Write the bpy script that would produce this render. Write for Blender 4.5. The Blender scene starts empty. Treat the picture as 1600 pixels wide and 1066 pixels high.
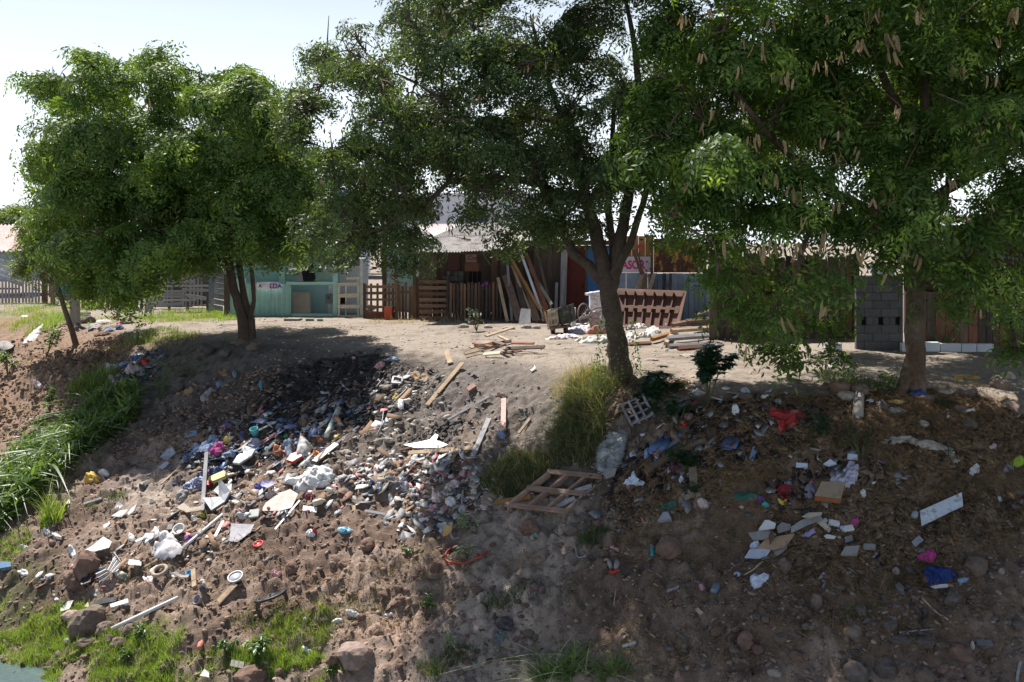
import bpy, math, random, time
import numpy as np
from mathutils import Vector, Matrix

T0 = time.time()
SC = bpy.context.scene
COL = SC.collection
R = math.radians
random.seed(11)
rng = np.random.default_rng(7)

# ------------------------------------------------------------------ camera, sky, sun, exposure
F = 1555.6            # focal length in photograph pixels (35 mm lens)
HOR = 380.0           # photograph row of the horizon
CAMZ = 2.5
cam_d = bpy.data.cameras.new('camera')
cam_d.sensor_width = 36.0
cam_d.lens = 35.0
cam_d.shift_y = -(533.0 - HOR) / 1600.0
cam_d.clip_end = 6000
cam = bpy.data.objects.new('camera', cam_d)
COL.objects.link(cam)
cam.location = (0, 0, CAMZ)
cam.rotation_euler = (R(90), 0, 0)
SC.camera = cam

SUN_AZ = R(-38)       # from +Y towards +X
SUN_EL = R(57)
world = bpy.data.worlds.new('World')
SC.world = world
world.use_nodes = True
wn = world.node_tree
wn.nodes.clear()
sky = wn.nodes.new('ShaderNodeTexSky')
sky.sky_type = 'NISHITA'
sky.sun_disc = False
sky.sun_elevation = SUN_EL
sky.sun_rotation = SUN_AZ
sky.air_density = 1.0
sky.dust_density = 1.0
sky.ozone_density = 1.0
bg = wn.nodes.new('ShaderNodeBackground')
bg.inputs['Strength'].default_value = 0.05
wo = wn.nodes.new('ShaderNodeOutputWorld')
veil = wn.nodes.new('ShaderNodeMix'); veil.data_type = 'RGBA'     # thin bright haze over the whole sky
veil.inputs[7].default_value = (16.8, 18.2, 19.4, 1)
wtc = wn.nodes.new('ShaderNodeTexCoord'); wsep = wn.nodes.new('ShaderNodeSeparateXYZ'); wmr = wn.nodes.new('ShaderNodeMapRange')
wmr.inputs[1].default_value = 0.0; wmr.inputs[2].default_value = 0.42; wmr.inputs[3].default_value = 0.85; wmr.inputs[4].default_value = 0.0
wn.links.new(wtc.outputs['Generated'], wsep.inputs[0]); wn.links.new(wsep.outputs['Z'], wmr.inputs[0]); wn.links.new(wmr.outputs[0], veil.inputs[0])
wn.links.new(sky.outputs[0], veil.inputs[6])
wn.links.new(veil.outputs[2], bg.inputs[0])
wn.links.new(bg.outputs[0], wo.inputs[0])

sun_d = bpy.data.lights.new('sun', 'SUN')
sun_d.energy = 5.0
sun_d.angle = R(0.5)
sun_d.color = (1.0, 0.955, 0.88)
sun = bpy.data.objects.new('sun', sun_d)
COL.objects.link(sun)
tosun = Vector((math.sin(SUN_AZ) * math.cos(SUN_EL), math.cos(SUN_AZ) * math.cos(SUN_EL), math.sin(SUN_EL)))
sun.rotation_euler = tosun.to_track_quat('Z', 'Y').to_euler()
sun.location = (-20, 30, 40)

SC.view_settings.view_transform = 'Standard'
SC.view_settings.look = 'None'
SC.view_settings.gamma = 1
SC.view_settings.use_curve_mapping = False
SC.view_settings.exposure = 0.86
SC.cycles.max_bounces = 8
SC.cycles.transparent_max_bounces = 8
SC.cycles.sample_clamp_indirect = 6

# ------------------------------------------------------------------ noise
_prm = np.random.default_rng(3).random(65536)
def vn(x, y, s=0):
    x = np.asarray(x, float); y = np.asarray(y, float)
    ix = np.floor(x).astype(np.int64); iy = np.floor(y).astype(np.int64)
    fx = x - ix; fy = y - iy
    fx = fx * fx * (3 - 2 * fx); fy = fy * fy * (3 - 2 * fy)
    def h(a, b):
        k = (a * 73856093) ^ (b * 19349663) ^ (s * 83492791 + 977)
        k = (k ^ (k >> 13)) * 1274126177
        return _prm[(k ^ (k >> 16)) & 65535]
    return (h(ix, iy) * (1 - fx) + h(ix + 1, iy) * fx) * (1 - fy) + (h(ix, iy + 1) * (1 - fx) + h(ix + 1, iy + 1) * fx) * fy
def fbm(x, y, s=0, o=3, g=0.5):
    r = 0; a = 1; t = 0
    for i in range(o):
        r = r + a * vn(x * 2 ** i + 17.3 * i, y * 2 ** i - 9.1 * i, s + i); t += a; a *= g
    return r / t - 0.5

# ------------------------------------------------------------------ the lie of the land
# crest of the river bank and its foot (world X -> world Y)
_xs = np.linspace(-60, 40, 1001)
def _smooth(xp, yp, w=9):
    y = np.interp(_xs, xp, yp)
    k = np.hanning(2 * w + 1); k /= k.sum()
    return np.convolve(np.pad(y, w, mode='edge'), k, 'valid')
CREST = _smooth([-60, -18, -14.6, -11, -6.9, -5.0, -3.0, 0.3, 2.0, 4.0, 6.5, 9.1, 40],
                [42, 35, 31.5, 28.5, 26.2, 25.2, 23.8, 21.2, 19.0, 17.7, 17.0, 17.3, 17.5])
FOOT = _smooth([-60, -18, -14, -9, -8.0, -6, -3, 0, 4, 9, 40],
               [30, 22.5, 19.6, 16.9, 15.9, 15.0, 14.2, 13.5, 12.4, 11.8, 11.5])
DROP = 4.3
def bank_t(X, Y):
    yc = np.interp(X, _xs, CREST); yf = np.interp(X, _xs, FOOT)
    return (yc - Y) / (yc - yf)
def Hbase(X, Y):
    X = np.asarray(X, float); Y = np.asarray(Y, float)
    t = bank_t(X, Y)
    s = 0.16
    g = (t + np.sqrt(t * t + s * s)) / 2
    g = np.where(t > 0.5, g + 0.10 * np.sin(np.clip((t - 0.5) * 2, 0, 1) * math.pi) * -0.6, g)
    g = np.minimum(g, 1.3)
    return -DROP * g + 0.05
def H(X, Y):
    X = np.asarray(X, float); Y = np.asarray(Y, float)
    t = bank_t(X, Y)
    b = np.clip((t + 0.12) / 0.3, 0, 1); b = b * b * (3 - 2 * b)
    near = np.clip((70 - np.abs(Y)) / 20, 0, 1)
    z = Hbase(X, Y)
    z = z + near * 0.10 * fbm(X * .35, Y * .35, 5, 3)
    z = z + b * (0.60 * fbm(X * .55, Y * .55, 11, 3) + 0.22 * fbm(X * 2.1, Y * 2.1, 21, 2)
                 + 0.17 * (np.abs(fbm(X * 4.3, Y * 4.3, 31, 2)) * 2 - 0.35) + 0.11 * fbm(X * 9.5, Y * 9.5, 41, 2))
    z = z + (1 - b) * near * 0.025 * fbm(X * 3, Y * 3, 51, 2)
    return z
def Hs(X, Y): return float(H(X, Y))

_Ym = np.concatenate([np.arange(10.5, 32, 0.03), np.arange(32, 75, 0.15)])
def at(px, py):
    """point of the land seen at a photograph pixel"""
    k = _Ym / F
    X = (px - 800) * k
    Z = CAMZ - (py - HOR) * k
    h = H(X, _Ym)
    i = np.argmax(Z < h)
    if i == 0: i = len(_Ym) - 1
    d0 = Z[i - 1] - h[i - 1]; d1 = Z[i] - h[i]
    f = d0 / (d0 - d1) if d0 != d1 else 0
    y = _Ym[i - 1] + f * (_Ym[i] - _Ym[i - 1])
    x = (px - 800) * y / F
    return Vector((x, y, Hs(x, y)))
def P(px, py, D):
    return Vector(((px - 800) * D / F, D, CAMZ - (py - HOR) * D / F))
def nrm(p, e=0.3):
    gx = (Hbase(p[0] + e, p[1]) - Hbase(p[0] - e, p[1])) / (2 * e)
    gy = (Hbase(p[0], p[1] + e) - Hbase(p[0], p[1] - e)) / (2 * e)
    return Vector((-float(gx), -float(gy), 1)).normalized()

# ------------------------------------------------------------------ materials
MATS = {}
def M(name, col, rough=0.85, var=0.25, scale=6.0, bump=0.25, objvar=0.12, metal=0.0, grain=False,
      col2=None, amt=0.5, island=0.0, trans=0.0, spec=0.4, scale2=2.0, hard=0.15, detail=5, alpha=1.0):
    if name in MATS: return MATS[name]
    m = bpy.data.materials.new(name); m.use_nodes = True
    n = m.node_tree.nodes; l = m.node_tree.links
    bs = n['Principled BSDF']
    tc = n.new('ShaderNodeTexCoord')
    src = tc.outputs['Object']
    if grain:
        mp = n.new('ShaderNodeMapping'); mp.inputs['Scale'].default_value = (1, 1, 1)
        l.new(tc.outputs['Generated'], mp.inputs[0]); src = mp.outputs[0]
    nz = n.new('ShaderNodeTexNoise'); nz.inputs['Scale'].default_value = scale; nz.inputs['Detail'].default_value = detail
    nz.inputs['Roughness'].default_value = 0.65
    l.new(src, nz.inputs['Vector'])
    base = n.new('ShaderNodeRGB'); base.outputs[0].default_value = (*col, 1)
    cur = base.outputs[0]
    if col2 is not None:
        n2 = n.new('ShaderNodeTexNoise'); n2.inputs['Scale'].default_value = scale2; n2.inputs['Detail'].default_value = 6
        n2.inputs['Roughness'].default_value = 0.6
        l.new(tc.outputs['Object'], n2.inputs['Vector'])
        mr = n.new('ShaderNodeMapRange'); mr.inputs[1].default_value = amt - hard; mr.inputs[2].default_value = amt + hard
        l.new(n2.outputs[0], mr.inputs[0])
        mx = n.new('ShaderNodeMix'); mx.data_type = 'RGBA'
        l.new(mr.outputs[0], mx.inputs[0]); l.new(cur, mx.inputs[6]); mx.inputs[7].default_value = (*col2, 1)
        cur = mx.outputs[2]
    mr = n.new('ShaderNodeMapRange')
    mr.inputs[1].default_value = 0.25; mr.inputs[2].default_value = 0.75
    mr.inputs[3].default_value = 1 - var; mr.inputs[4].default_value = 1 + var
    l.new(nz.outputs[0], mr.inputs[0])
    val = mr.outputs[0]
    def mul(a, b):
        x = n.new('ShaderNodeMath'); x.operation = 'MULTIPLY'; l.new(a, x.inputs[0]); l.new(b, x.inputs[1]); return x.outputs[0]
    def rangeof(a, lo, hi):
        x = n.new('ShaderNodeMapRange'); x.inputs[3].default_value = lo; x.inputs[4].default_value = hi; l.new(a, x.inputs[0]); return x.outputs[0]
    if objvar:
        oi = n.new('ShaderNodeObjectInfo'); val = mul(val, rangeof(oi.outputs['Random'], 1 - objvar, 1 + objvar))
    if island:
        ge = n.new('ShaderNodeNewGeometry'); val = mul(val, rangeof(ge.outputs['Random Per Island'], 1 - island, 1 + island))
    vm = n.new('ShaderNodeVectorMath'); vm.operation = 'SCALE'
    l.new(cur, vm.inputs[0]); l.new(val, vm.inputs['Scale'])
    l.new(vm.outputs[0], bs.inputs['Base Color'])
    bs.inputs['Roughness'].default_value = rough
    bs.inputs['Metallic'].default_value = metal
    bs.inputs['Specular IOR Level'].default_value = spec
    if alpha < 1: bs.inputs['Alpha'].default_value = alpha
    if bump:
        bp = n.new('ShaderNodeBump'); bp.inputs['Strength'].default_value = bump; bp.inputs['Distance'].default_value = 0.02
        l.new(nz.outputs[0], bp.inputs['Height']); l.new(bp.outputs[0], bs.inputs['Normal'])
    if trans:
        tr = n.new('ShaderNodeBsdfTranslucent'); mxs = n.new('ShaderNodeMixShader'); mxs.inputs[0].default_value = trans
        v2 = n.new('ShaderNodeVectorMath'); v2.operation = 'MULTIPLY'; v2.inputs[1].default_value = (1.9, 1.9, 0.6)
        l.new(vm.outputs[0], v2.inputs[0]); l.new(v2.outputs[0], tr.inputs[0])
        l.new(bs.outputs[0], mxs.inputs[1]); l.new(tr.outputs[0], mxs.inputs[2])
        l.new(mxs.outputs[0], n['Material Output'].inputs[0])
    MATS[name] = m
    return m

# ------------------------------------------------------------------ mesh helpers
def mesh_np(name, V, Fc, mat, smooth=False, cols=None, parent=None, origin=None):
    V = np.asarray(V, np.float32); Fc = np.asarray(Fc, np.int32)
    me = bpy.data.meshes.new(name)
    nf, k = Fc.shape
    if origin is not None: V = V - np.asarray(origin, np.float32)
    me.vertices.add(len(V)); me.vertices.foreach_set('co', V.ravel())
    me.loops.add(nf * k); me.loops.foreach_set('vertex_index', Fc.ravel())
    me.polygons.add(nf); me.polygons.foreach_set('loop_start', np.arange(0, nf * k, k, dtype=np.int32))
    me.polygons.foreach_set('loop_total', np.full(nf, k, np.int32))
    if smooth: me.polygons.foreach_set('use_smooth', np.ones(nf, bool))
    me.update(calc_edges=True)
    if cols is not None:
        ca = me.color_attributes.new('Col', 'FLOAT_COLOR', 'POINT')
        c4 = np.ones((len(V), 4), np.float32); c4[:, :3] = cols
        ca.data.foreach_set('color', c4.ravel())
    if mat: me.materials.append(mat)
    o = bpy.data.objects.new(name, me); COL.objects.link(o)
    if parent is not None:
        o.parent = parent
    if origin is not None and parent is None: o.location = origin
    return o

class MB:
    def __init__(s): s.v = []; s.f = []
    def add(s, vs, fs):
        k = len(s.v); s.v += [tuple(v) for v in vs]; s.f += [tuple(i + k for i in f) for f in fs]
    def hexa(s, p):   # 8 points: bottom 0-3, top 4-7
        s.add(p, [(3, 2, 1, 0), (4, 5, 6, 7), (0, 1, 5, 4), (1, 2, 6, 5), (2, 3, 7, 6), (3, 0, 4, 7)])
    def box(s, c, sz, rot=None):
        c = Vector(c); a, b, d = sz[0] / 2, sz[1] / 2, sz[2] / 2
        p = [Vector(q) for q in ((-a, -b, -d), (a, -b, -d), (a, b, -d), (-a, b, -d), (-a, -b, d), (a, -b, d), (a, b, d), (-a, b, d))]
        if rot is not None: p = [rot @ q for q in p]
        s.hexa([q + c for q in p])
    def beam(s, a, b, w, t, up=Vector((0, -1, 0)), jag=0):
        a = Vector(a); b = Vector(b); d = (b - a).normalized()
        side = d.cross(up)
        if side.length < 1e-3: side = d.cross(Vector((1, 0, 0)))
        side.normalize(); n = side.cross(d).normalized()
        side *= w / 2; n *= t / 2
        j = [random.uniform(-jag, jag) for _ in range(4)]
        s.hexa([a - side - n + d * j[0], a + side - n + d * j[1], a + side + n + d * j[1], a - side + n + d * j[0],
                b - side - n + d * j[2], b + side - n + d * j[3], b + side + n + d * j[3], b - side + n + d * j[2]])
    def tube(s, pts, rad, n=8, cap=True):
        pts = [Vector(p) for p in pts]
        if not hasattr(rad, '__len__'): rad = [rad] * len(pts)
        k = len(s.v); up = Vector((0.13, 0.21, 0.97)); x = None
        for i, p in enumerate(pts):
            d = (pts[min(i + 1, len(pts) - 1)] - pts[max(i - 1, 0)]).normalized()
            if x is None: x = d.orthogonal().normalized()
            else:
                x = (x - d * x.dot(d)).normalized()
            y = d.cross(x)
            for j in range(n):
                a = 2 * math.pi * j / n
                s.v.append(tuple(p + (x * math.cos(a) + y * math.sin(a)) * rad[i]))
        for i in range(len(pts) - 1):
            for j in range(n):
                s.f.append((k + i * n + j, k + i * n + (j + 1) % n, k + (i + 1) * n + (j + 1) % n, k + (i + 1) * n + j))
        if cap:
            s.f.append(tuple(k + j for j in reversed(range(n))))
            s.f.append(tuple(k + (len(pts) - 1) * n + j for j in range(n)))
    def lathe(s, prof, c, axis, n=16, sx=1.0):
        c = Vector(c); axis = Vector(axis).normalized(); x = axis.orthogonal().normalized(); y = axis.cross(x)
        k = len(s.v)
        for r, z in prof:
            for j in range(n):
                a = 2 * math.pi * j / n
                s.v.append(tuple(c + axis * z + (x * math.cos(a) * sx + y * math.sin(a)) * max(r, 1e-4)))
        for i in range(len(prof) - 1):
            for j in range(n):
                s.f.append((k + i * n + j, k + i * n + (j + 1) % n, k + (i + 1) * n + (j + 1) % n, k + (i + 1) * n + j))
    def torus(s, c, axis, Rr, r, n=24, m=8, sq=1.0):
        c = Vector(c); axis = Vector(axis).normalized(); x = axis.orthogonal().normalized(); y = axis.cross(x)
        k = len(s.v)
        for i in range(n):
            a = 2 * math.pi * i / n; d = x * math.cos(a) + y * math.sin(a)
            for j in range(m):
                b = 2 * math.pi * j / m
                s.v.append(tuple(c + d * (Rr + r * math.cos(b)) + axis * r * sq * math.sin(b)))
        for i in range(n):
            for j in range(m):
                s.f.append((k + i * m + j, k + ((i + 1) % n) * m + j, k + ((i + 1) % n) * m + (j + 1) % m, k + i * m + (j + 1) % m))
    def corr(s, p00, p10, p11, p01, waves=8, amp=0.02, th=0.004, rows=1):
        """corrugated sheet; waves counted from p00 to p10"""
        p00, p10, p11, p01 = map(Vector, (p00, p10, p11, p01))
        n = (p10 - p00).cross(p01 - p00).normalized()
        N = waves * 4
        for side in (0, 1):
            k = len(s.v)
            for j in range(rows + 1):
                for i in range(N + 1):
                    u = i / N; v = j / rows
                    a = p00.lerp(p10, u); b = p01.lerp(p11, u)
                    q = a.lerp(b, v) + n * (amp * math.sin(i / 4 * 2 * math.pi) - side * th)
                    s.v.append(tuple(q))
            for j in range(rows):
                for i in range(N):
                    q = [k + j * (N + 1) + i, k + j * (N + 1) + i + 1, k + (j + 1) * (N + 1) + i + 1, k + (j + 1) * (N + 1) + i]
                    s.f.append(tuple(q if side == 0 else q[::-1]))

def wloc(o):
    v = Vector(o.location)
    while o.parent: o = o.parent; v = v + o.location
    return v
def build(name, mb, mat, parent=None, smooth=False, bevel=0.0):
    me = bpy.data.meshes.new(name)
    V = np.array([tuple(v) for v in mb.v], float)
    if parent is None: org = V.mean(axis=0); org[2] = V[:, 2].min()
    else: org = np.array(wloc(parent)[:])
    me.from_pydata((V - org).tolist(), [], mb.f)
    if smooth: me.polygons.foreach_set('use_smooth', np.ones(len(me.polygons), bool))
    if mat: me.materials.append(mat)
    me.update()
    o = bpy.data.objects.new(name, me); COL.objects.link(o)
    if parent is None: o.location = org
    else: o.parent = parent
    if bevel:
        b = o.modifiers.new('b', 'BEVEL'); b.width = bevel; b.segments = 1
    return o
def thing(name, label, cat, loc, group=None):
    o = bpy.data.objects.new(name, None); COL.objects.link(o); o.location = loc; o.empty_display_size = 0.2
    return tag(o, label, cat, group)
def tag(o, label, cat, group=None, kind=None):
    if label: o['label'] = label
    if cat: o['category'] = cat
    if group: o['group'] = group
    if kind: o['kind'] = kind
    return o
# ------------------------------------------------------------------ land
def graded(a, b, step, lo, hi, g=1.18):
    v = list(np.arange(a, b + step / 2, step))
    s = step; x = v[-1]
    while x < hi:
        s = min(s * g, 400); x += s; v.append(x)
    s = step; x = v[0]; w = []
    while x > lo:
        s = min(s * g, 400); x -= s; w.append(x)
    return np.array(w[::-1] + v)
gx = graded(-13.0, 9.6, 0.05, -2500, 2500, 1.035)
gx = np.concatenate([gx[(gx < -13)][::1], gx[gx >= -13]])
gy = np.concatenate([np.arange(-30, 10, 4.0), np.arange(10, 12, 0.25), np.arange(12, 24.5, 0.05), np.arange(24.5, 36, 0.1), np.arange(36, 60, 0.5), graded(60, 62, 1, 60, 4000, 1.3)])
gx = gx[::1]
# thin out the far columns
GX, GY = np.meshgrid(gx, gy)
GZ = H(GX, GY)
V = np.stack([GX.ravel(), GY.ravel(), GZ.ravel()], 1)
nx, ny = len(gx), len(gy)
ii, jj = np.meshgrid(np.arange(nx - 1), np.arange(ny - 1))
a = (jj * nx + ii).ravel()
FQ = np.stack([a, a + 1, a + 1 + nx, a + nx], 1)

def blend(c, col, w):
    w = np.clip(w, 0, 1)[:, None]
    return c * (1 - w) + np.array(col) * w
X, Y = V[:, 0], V[:, 1]
t = bank_t(X, Y)
n1 = fbm(X * .8, Y * .8, 61, 4); n2 = fbm(X * 3, Y * 3, 71, 3); n3 = fbm(X * .3, Y * .3, 81, 3)
c = np.tile(np.array([0.275, 0.205, 0.163]), (len(V), 1))
c = blend(c, (0.175, 0.122, 0.095), (n1 + n2 * .6) * 4 + .35)
c = blend(c, (0.38, 0.31, 0.26), n3 * 5 - .25)
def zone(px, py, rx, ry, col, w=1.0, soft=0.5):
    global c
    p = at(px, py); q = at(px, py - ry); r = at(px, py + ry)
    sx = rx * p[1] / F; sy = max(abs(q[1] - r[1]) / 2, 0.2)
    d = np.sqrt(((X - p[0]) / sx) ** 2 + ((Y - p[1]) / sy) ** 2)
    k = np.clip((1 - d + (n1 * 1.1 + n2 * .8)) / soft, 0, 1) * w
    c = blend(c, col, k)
# upper bank is greyer
c = blend(c, (0.165, 0.14, 0.122), np.clip((0.52 - t) / 0.25 + n1 * 1.5, 0, 1) * np.clip((2.0 - X) / 1.0 + n1 * 3, 0, 1))
c = blend(c, (0.26, 0.17, 0.12), np.clip((-9.5 - X) / 2 + n1 * 2, 0, 1) * .8)       # ochre soil far left
# terrace / dirt track
tr = np.clip((-t - 0.03 + n1 * .16) / 0.08, 0, 1)
c = blend(c, (0.285, 0.24, 0.20), tr)
c = blend(c, (0.20, 0.16, 0.13), tr * np.clip(n2 * 3 + n1 * 3, 0, 1))
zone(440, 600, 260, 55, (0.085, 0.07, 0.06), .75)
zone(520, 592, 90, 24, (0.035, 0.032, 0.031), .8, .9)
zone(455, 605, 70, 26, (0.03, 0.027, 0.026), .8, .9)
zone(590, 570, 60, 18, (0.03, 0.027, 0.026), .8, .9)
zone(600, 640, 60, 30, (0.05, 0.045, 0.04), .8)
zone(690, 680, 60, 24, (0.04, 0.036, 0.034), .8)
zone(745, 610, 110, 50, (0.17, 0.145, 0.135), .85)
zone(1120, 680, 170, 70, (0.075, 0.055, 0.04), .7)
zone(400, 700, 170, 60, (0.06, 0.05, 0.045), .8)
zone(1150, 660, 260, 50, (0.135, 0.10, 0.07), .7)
zone(1300, 900, 420, 190, (0.165, 0.115, 0.085), .85)  # dark brown soil, darkened further to deepen the tree shade
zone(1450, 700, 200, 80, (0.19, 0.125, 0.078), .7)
zone(600, 990, 60, 22, (0.37, 0.26, 0.20), .9)
zone(670, 895, 34, 14, (0.36, 0.26, 0.19), .9)
zone(250, 965, 110, 32, (0.27, 0.195, 0.145), .8)
zone(1000, 835, 60, 18, (0.30, 0.22, 0.15), .6)
zone(820, 880, 50, 16, (0.30, 0.21, 0.14), .7)
for q in ((130, 1010, 170, 45), (400, 1040, 120, 50), (500, 985, 90, 30), (30, 930, 60, 60)):
    zone(*q, (0.075, 0.085, 0.035), .6)
for q in ((290, 495, 80, 12), (60, 490, 60, 12), (260, 525, 70, 12)):
    zone(*q, (0.20, 0.175, 0.075), .7)
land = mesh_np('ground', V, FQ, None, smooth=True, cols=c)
tag(land, 'dirt terrace falling away as a clodded brown river bank', None, None, 'structure')
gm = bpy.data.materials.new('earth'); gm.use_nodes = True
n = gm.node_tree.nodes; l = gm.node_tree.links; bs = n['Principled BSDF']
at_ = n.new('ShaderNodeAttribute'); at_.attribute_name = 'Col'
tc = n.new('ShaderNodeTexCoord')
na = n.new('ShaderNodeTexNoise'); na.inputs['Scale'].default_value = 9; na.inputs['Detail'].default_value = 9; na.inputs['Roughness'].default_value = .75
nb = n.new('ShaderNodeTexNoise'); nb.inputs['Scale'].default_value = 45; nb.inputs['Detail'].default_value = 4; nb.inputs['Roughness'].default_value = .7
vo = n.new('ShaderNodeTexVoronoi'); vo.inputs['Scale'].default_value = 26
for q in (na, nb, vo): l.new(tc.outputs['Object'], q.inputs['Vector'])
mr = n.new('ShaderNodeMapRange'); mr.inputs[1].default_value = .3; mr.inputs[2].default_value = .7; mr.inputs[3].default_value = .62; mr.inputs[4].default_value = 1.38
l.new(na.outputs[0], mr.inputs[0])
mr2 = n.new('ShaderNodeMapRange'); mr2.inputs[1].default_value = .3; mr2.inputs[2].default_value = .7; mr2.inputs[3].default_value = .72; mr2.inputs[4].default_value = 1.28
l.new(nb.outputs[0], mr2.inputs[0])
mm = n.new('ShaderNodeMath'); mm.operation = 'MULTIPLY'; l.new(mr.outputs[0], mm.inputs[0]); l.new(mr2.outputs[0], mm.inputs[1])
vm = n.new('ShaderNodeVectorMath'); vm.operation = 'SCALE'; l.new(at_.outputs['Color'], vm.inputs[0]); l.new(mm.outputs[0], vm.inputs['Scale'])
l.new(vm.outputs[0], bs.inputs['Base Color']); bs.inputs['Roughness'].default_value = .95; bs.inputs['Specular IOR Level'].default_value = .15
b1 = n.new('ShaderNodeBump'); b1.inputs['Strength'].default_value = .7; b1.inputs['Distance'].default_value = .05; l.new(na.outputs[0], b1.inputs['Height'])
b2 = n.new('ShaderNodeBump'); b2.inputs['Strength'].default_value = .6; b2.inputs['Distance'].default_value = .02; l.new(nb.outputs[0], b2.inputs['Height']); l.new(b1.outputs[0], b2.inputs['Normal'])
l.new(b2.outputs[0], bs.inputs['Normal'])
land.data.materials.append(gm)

# river
wy = np.concatenate([np.linspace(-30, 30, 25)]); wx = np.linspace(-60, 60, 41)
WX, WY = np.meshgrid(wx, wy); WV = np.stack([WX.ravel(), WY.ravel(), np.full(WX.size, -4.32)], 1)
i2, j2 = np.meshgrid(np.arange(40), np.arange(24)); a2 = (j2 * 41 + i2).ravel()
wm = M('river_water', (0.09, 0.13, 0.14), rough=0.12, var=.2, scale=14, bump=.12, objvar=0, spec=.6)
tag(mesh_np('water', WV, np.stack([a2, a2 + 1, a2 + 42, a2 + 41], 1), wm, True), 'still river water at the foot of the bank', None, None, 'structure')

# ------------------------------------------------------------------ loose soil and small rubble (uncountable)
_ph = (1 + 5 ** .5) / 2
ICO_V = np.array([(-1, _ph, 0), (1, _ph, 0), (-1, -_ph, 0), (1, -_ph, 0), (0, -1, _ph), (0, 1, _ph), (0, -1, -_ph), (0, 1, -_ph), (_ph, 0, -1), (_ph, 0, 1), (-_ph, 0, -1), (-_ph, 0, 1)], float) / math.sqrt(1 + _ph * _ph)
ICO_F = np.array([(0, 11, 5), (0, 5, 1), (0, 1, 7), (0, 7, 10), (0, 10, 11), (1, 5, 9), (5, 11, 4), (11, 10, 2), (10, 7, 6), (7, 1, 8), (3, 9, 4), (3, 4, 2), (3, 2, 6), (3, 6, 8), (3, 8, 9), (4, 9, 5), (2, 4, 11), (6, 2, 10), (8, 6, 7), (9, 8, 1)])
def ellipse_pts(px, py, rx, ry, n, gauss=False):
    p = at(px, py); q = at(px, py - ry); r = at(px, py + ry)
    sx = rx * p[1] / F; y0, y1 = r[1], q[1]
    if gauss: u = rng.normal(0, .45, (n, 2))
    else:
        th = rng.random(n) * 2 * math.pi; rr = np.sqrt(rng.random(n)); u = np.stack([np.cos(th) * rr, np.sin(th) * rr], 1)
    x = p[0] + u[:, 0] * sx; y = np.where(u[:, 1] > 0, p[1] + u[:, 1] * (y1 - p[1]), p[1] + u[:, 1] * (p[1] - y0))
    return x, y
def clods(name, xs, ys, size, mat, label, flat=.7, sink=.35, spread=.5):
    n = len(xs)
    s = size * np.exp(np.clip(rng.normal(0, spread, n), -1.5, 1.0))
    rot = rng.random(n) * 6.28
    V = ICO_V[None] * (1 + rng.normal(0, .2, (n, 12, 1)))
    V = V * np.stack([rng.uniform(.7, 1.3, n), rng.uniform(.7, 1.3, n), rng.uniform(.6, 1, n) * flat], 1)[:, None, :]
    cr, sr = np.cos(rot)[:, None], np.sin(rot)[:, None]
    x = V[..., 0] * cr - V[..., 1] * sr; y = V[..., 0] * sr + V[..., 1] * cr
    tl = rng.normal(0, .35, n)[:, None]
    z = V[..., 2] * np.cos(tl) + x * np.sin(tl)
    W = np.stack([x, y, z], -1) * s[:, None, None]
    z0 = H(xs, ys) + s * flat * (1 - 2 * sink) * .7
    W = W + np.stack([xs, ys, z0], 1)[:, None, :]
    Fc = ICO_F[None] + (np.arange(n) * 12)[:, None, None]
    return tag(mesh_np(name, W.reshape(-1, 3), Fc.reshape(-1, 3), mat), label, None, None, 'stuff')
def bank_pts(n, x0=-13, x1=10, t0=.1, t1=1.05, pw=1.0):
    xs = rng.uniform(x0, x1, n); tt = t0 + (t1 - t0) * rng.random(n) ** pw
    yc = np.interp(xs, _xs, CREST); yf = np.interp(xs, _xs, FOOT)
    return xs, yc - tt * (yc - yf)
soil = M('soil_clod', (0.26, 0.198, 0.16), rough=1, var=.3, scale=12, bump=.5, objvar=0, island=.45, spec=.1)
soil2 = M('dark_soil_clod', (0.17, 0.12, 0.094), rough=1, var=.3, scale=12, bump=.5, objvar=0, island=.45, spec=.1)
xs, ys = bank_pts(16000, t0=.35, pw=.8)
clods('soil_rubble', xs, ys, .018, soil, 'loose reddish brown clods covering the bank')
for z_, n_ in (((60, 620, 130, 70), 2600), ((30, 560, 60, 40), 700), ((320, 650, 140, 60), 1500)):
    clods('soil_rubble', *ellipse_pts(*z_, n_), .03, M('ochre_clod', (0.24, 0.165, 0.12), rough=1, var=.3, scale=12, objvar=0, island=.4, spec=.1), 'small earth clods on the upper left slope')
xs, ys = bank_pts(3800, t0=.3, pw=.8)
k = fbm(xs * .8, ys * .8, 99, 2) > -.02
clods('dark_soil_rubble', xs[k], ys[k], .032, soil2, 'bigger dark clods of dug earth on the bank', spread=.4)
xs, ys = bank_pts(1700, x0=2, x1=10, t0=.35)
clods('stone_rubble', xs, ys, .026, M('grey_stone', (0.12, 0.108, 0.102), rough=.9, objvar=0, island=.4), 'small grey stones in the dark soil of the right bank')
xs, ys = bank_pts(1600, x0=-6.5, x1=2, t0=.02, t1=.5)
clods('gravel', xs, ys, .022, M('grey_gravel', (0.26, 0.24, 0.225), rough=.9, objvar=0, island=.4), 'fine grey gravel on the upper slope')
xs = rng.uniform(-14, 9, 1500); ys = np.interp(xs, _xs, CREST) + rng.uniform(0.1, 6, 1500)
clods('path_grit', xs, ys, .018, M('path_grit', (0.36, 0.31, 0.26), rough=.95, objvar=0, island=.3), 'grit lying on the pale dirt track')

print('land', time.time() - T0)
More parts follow.
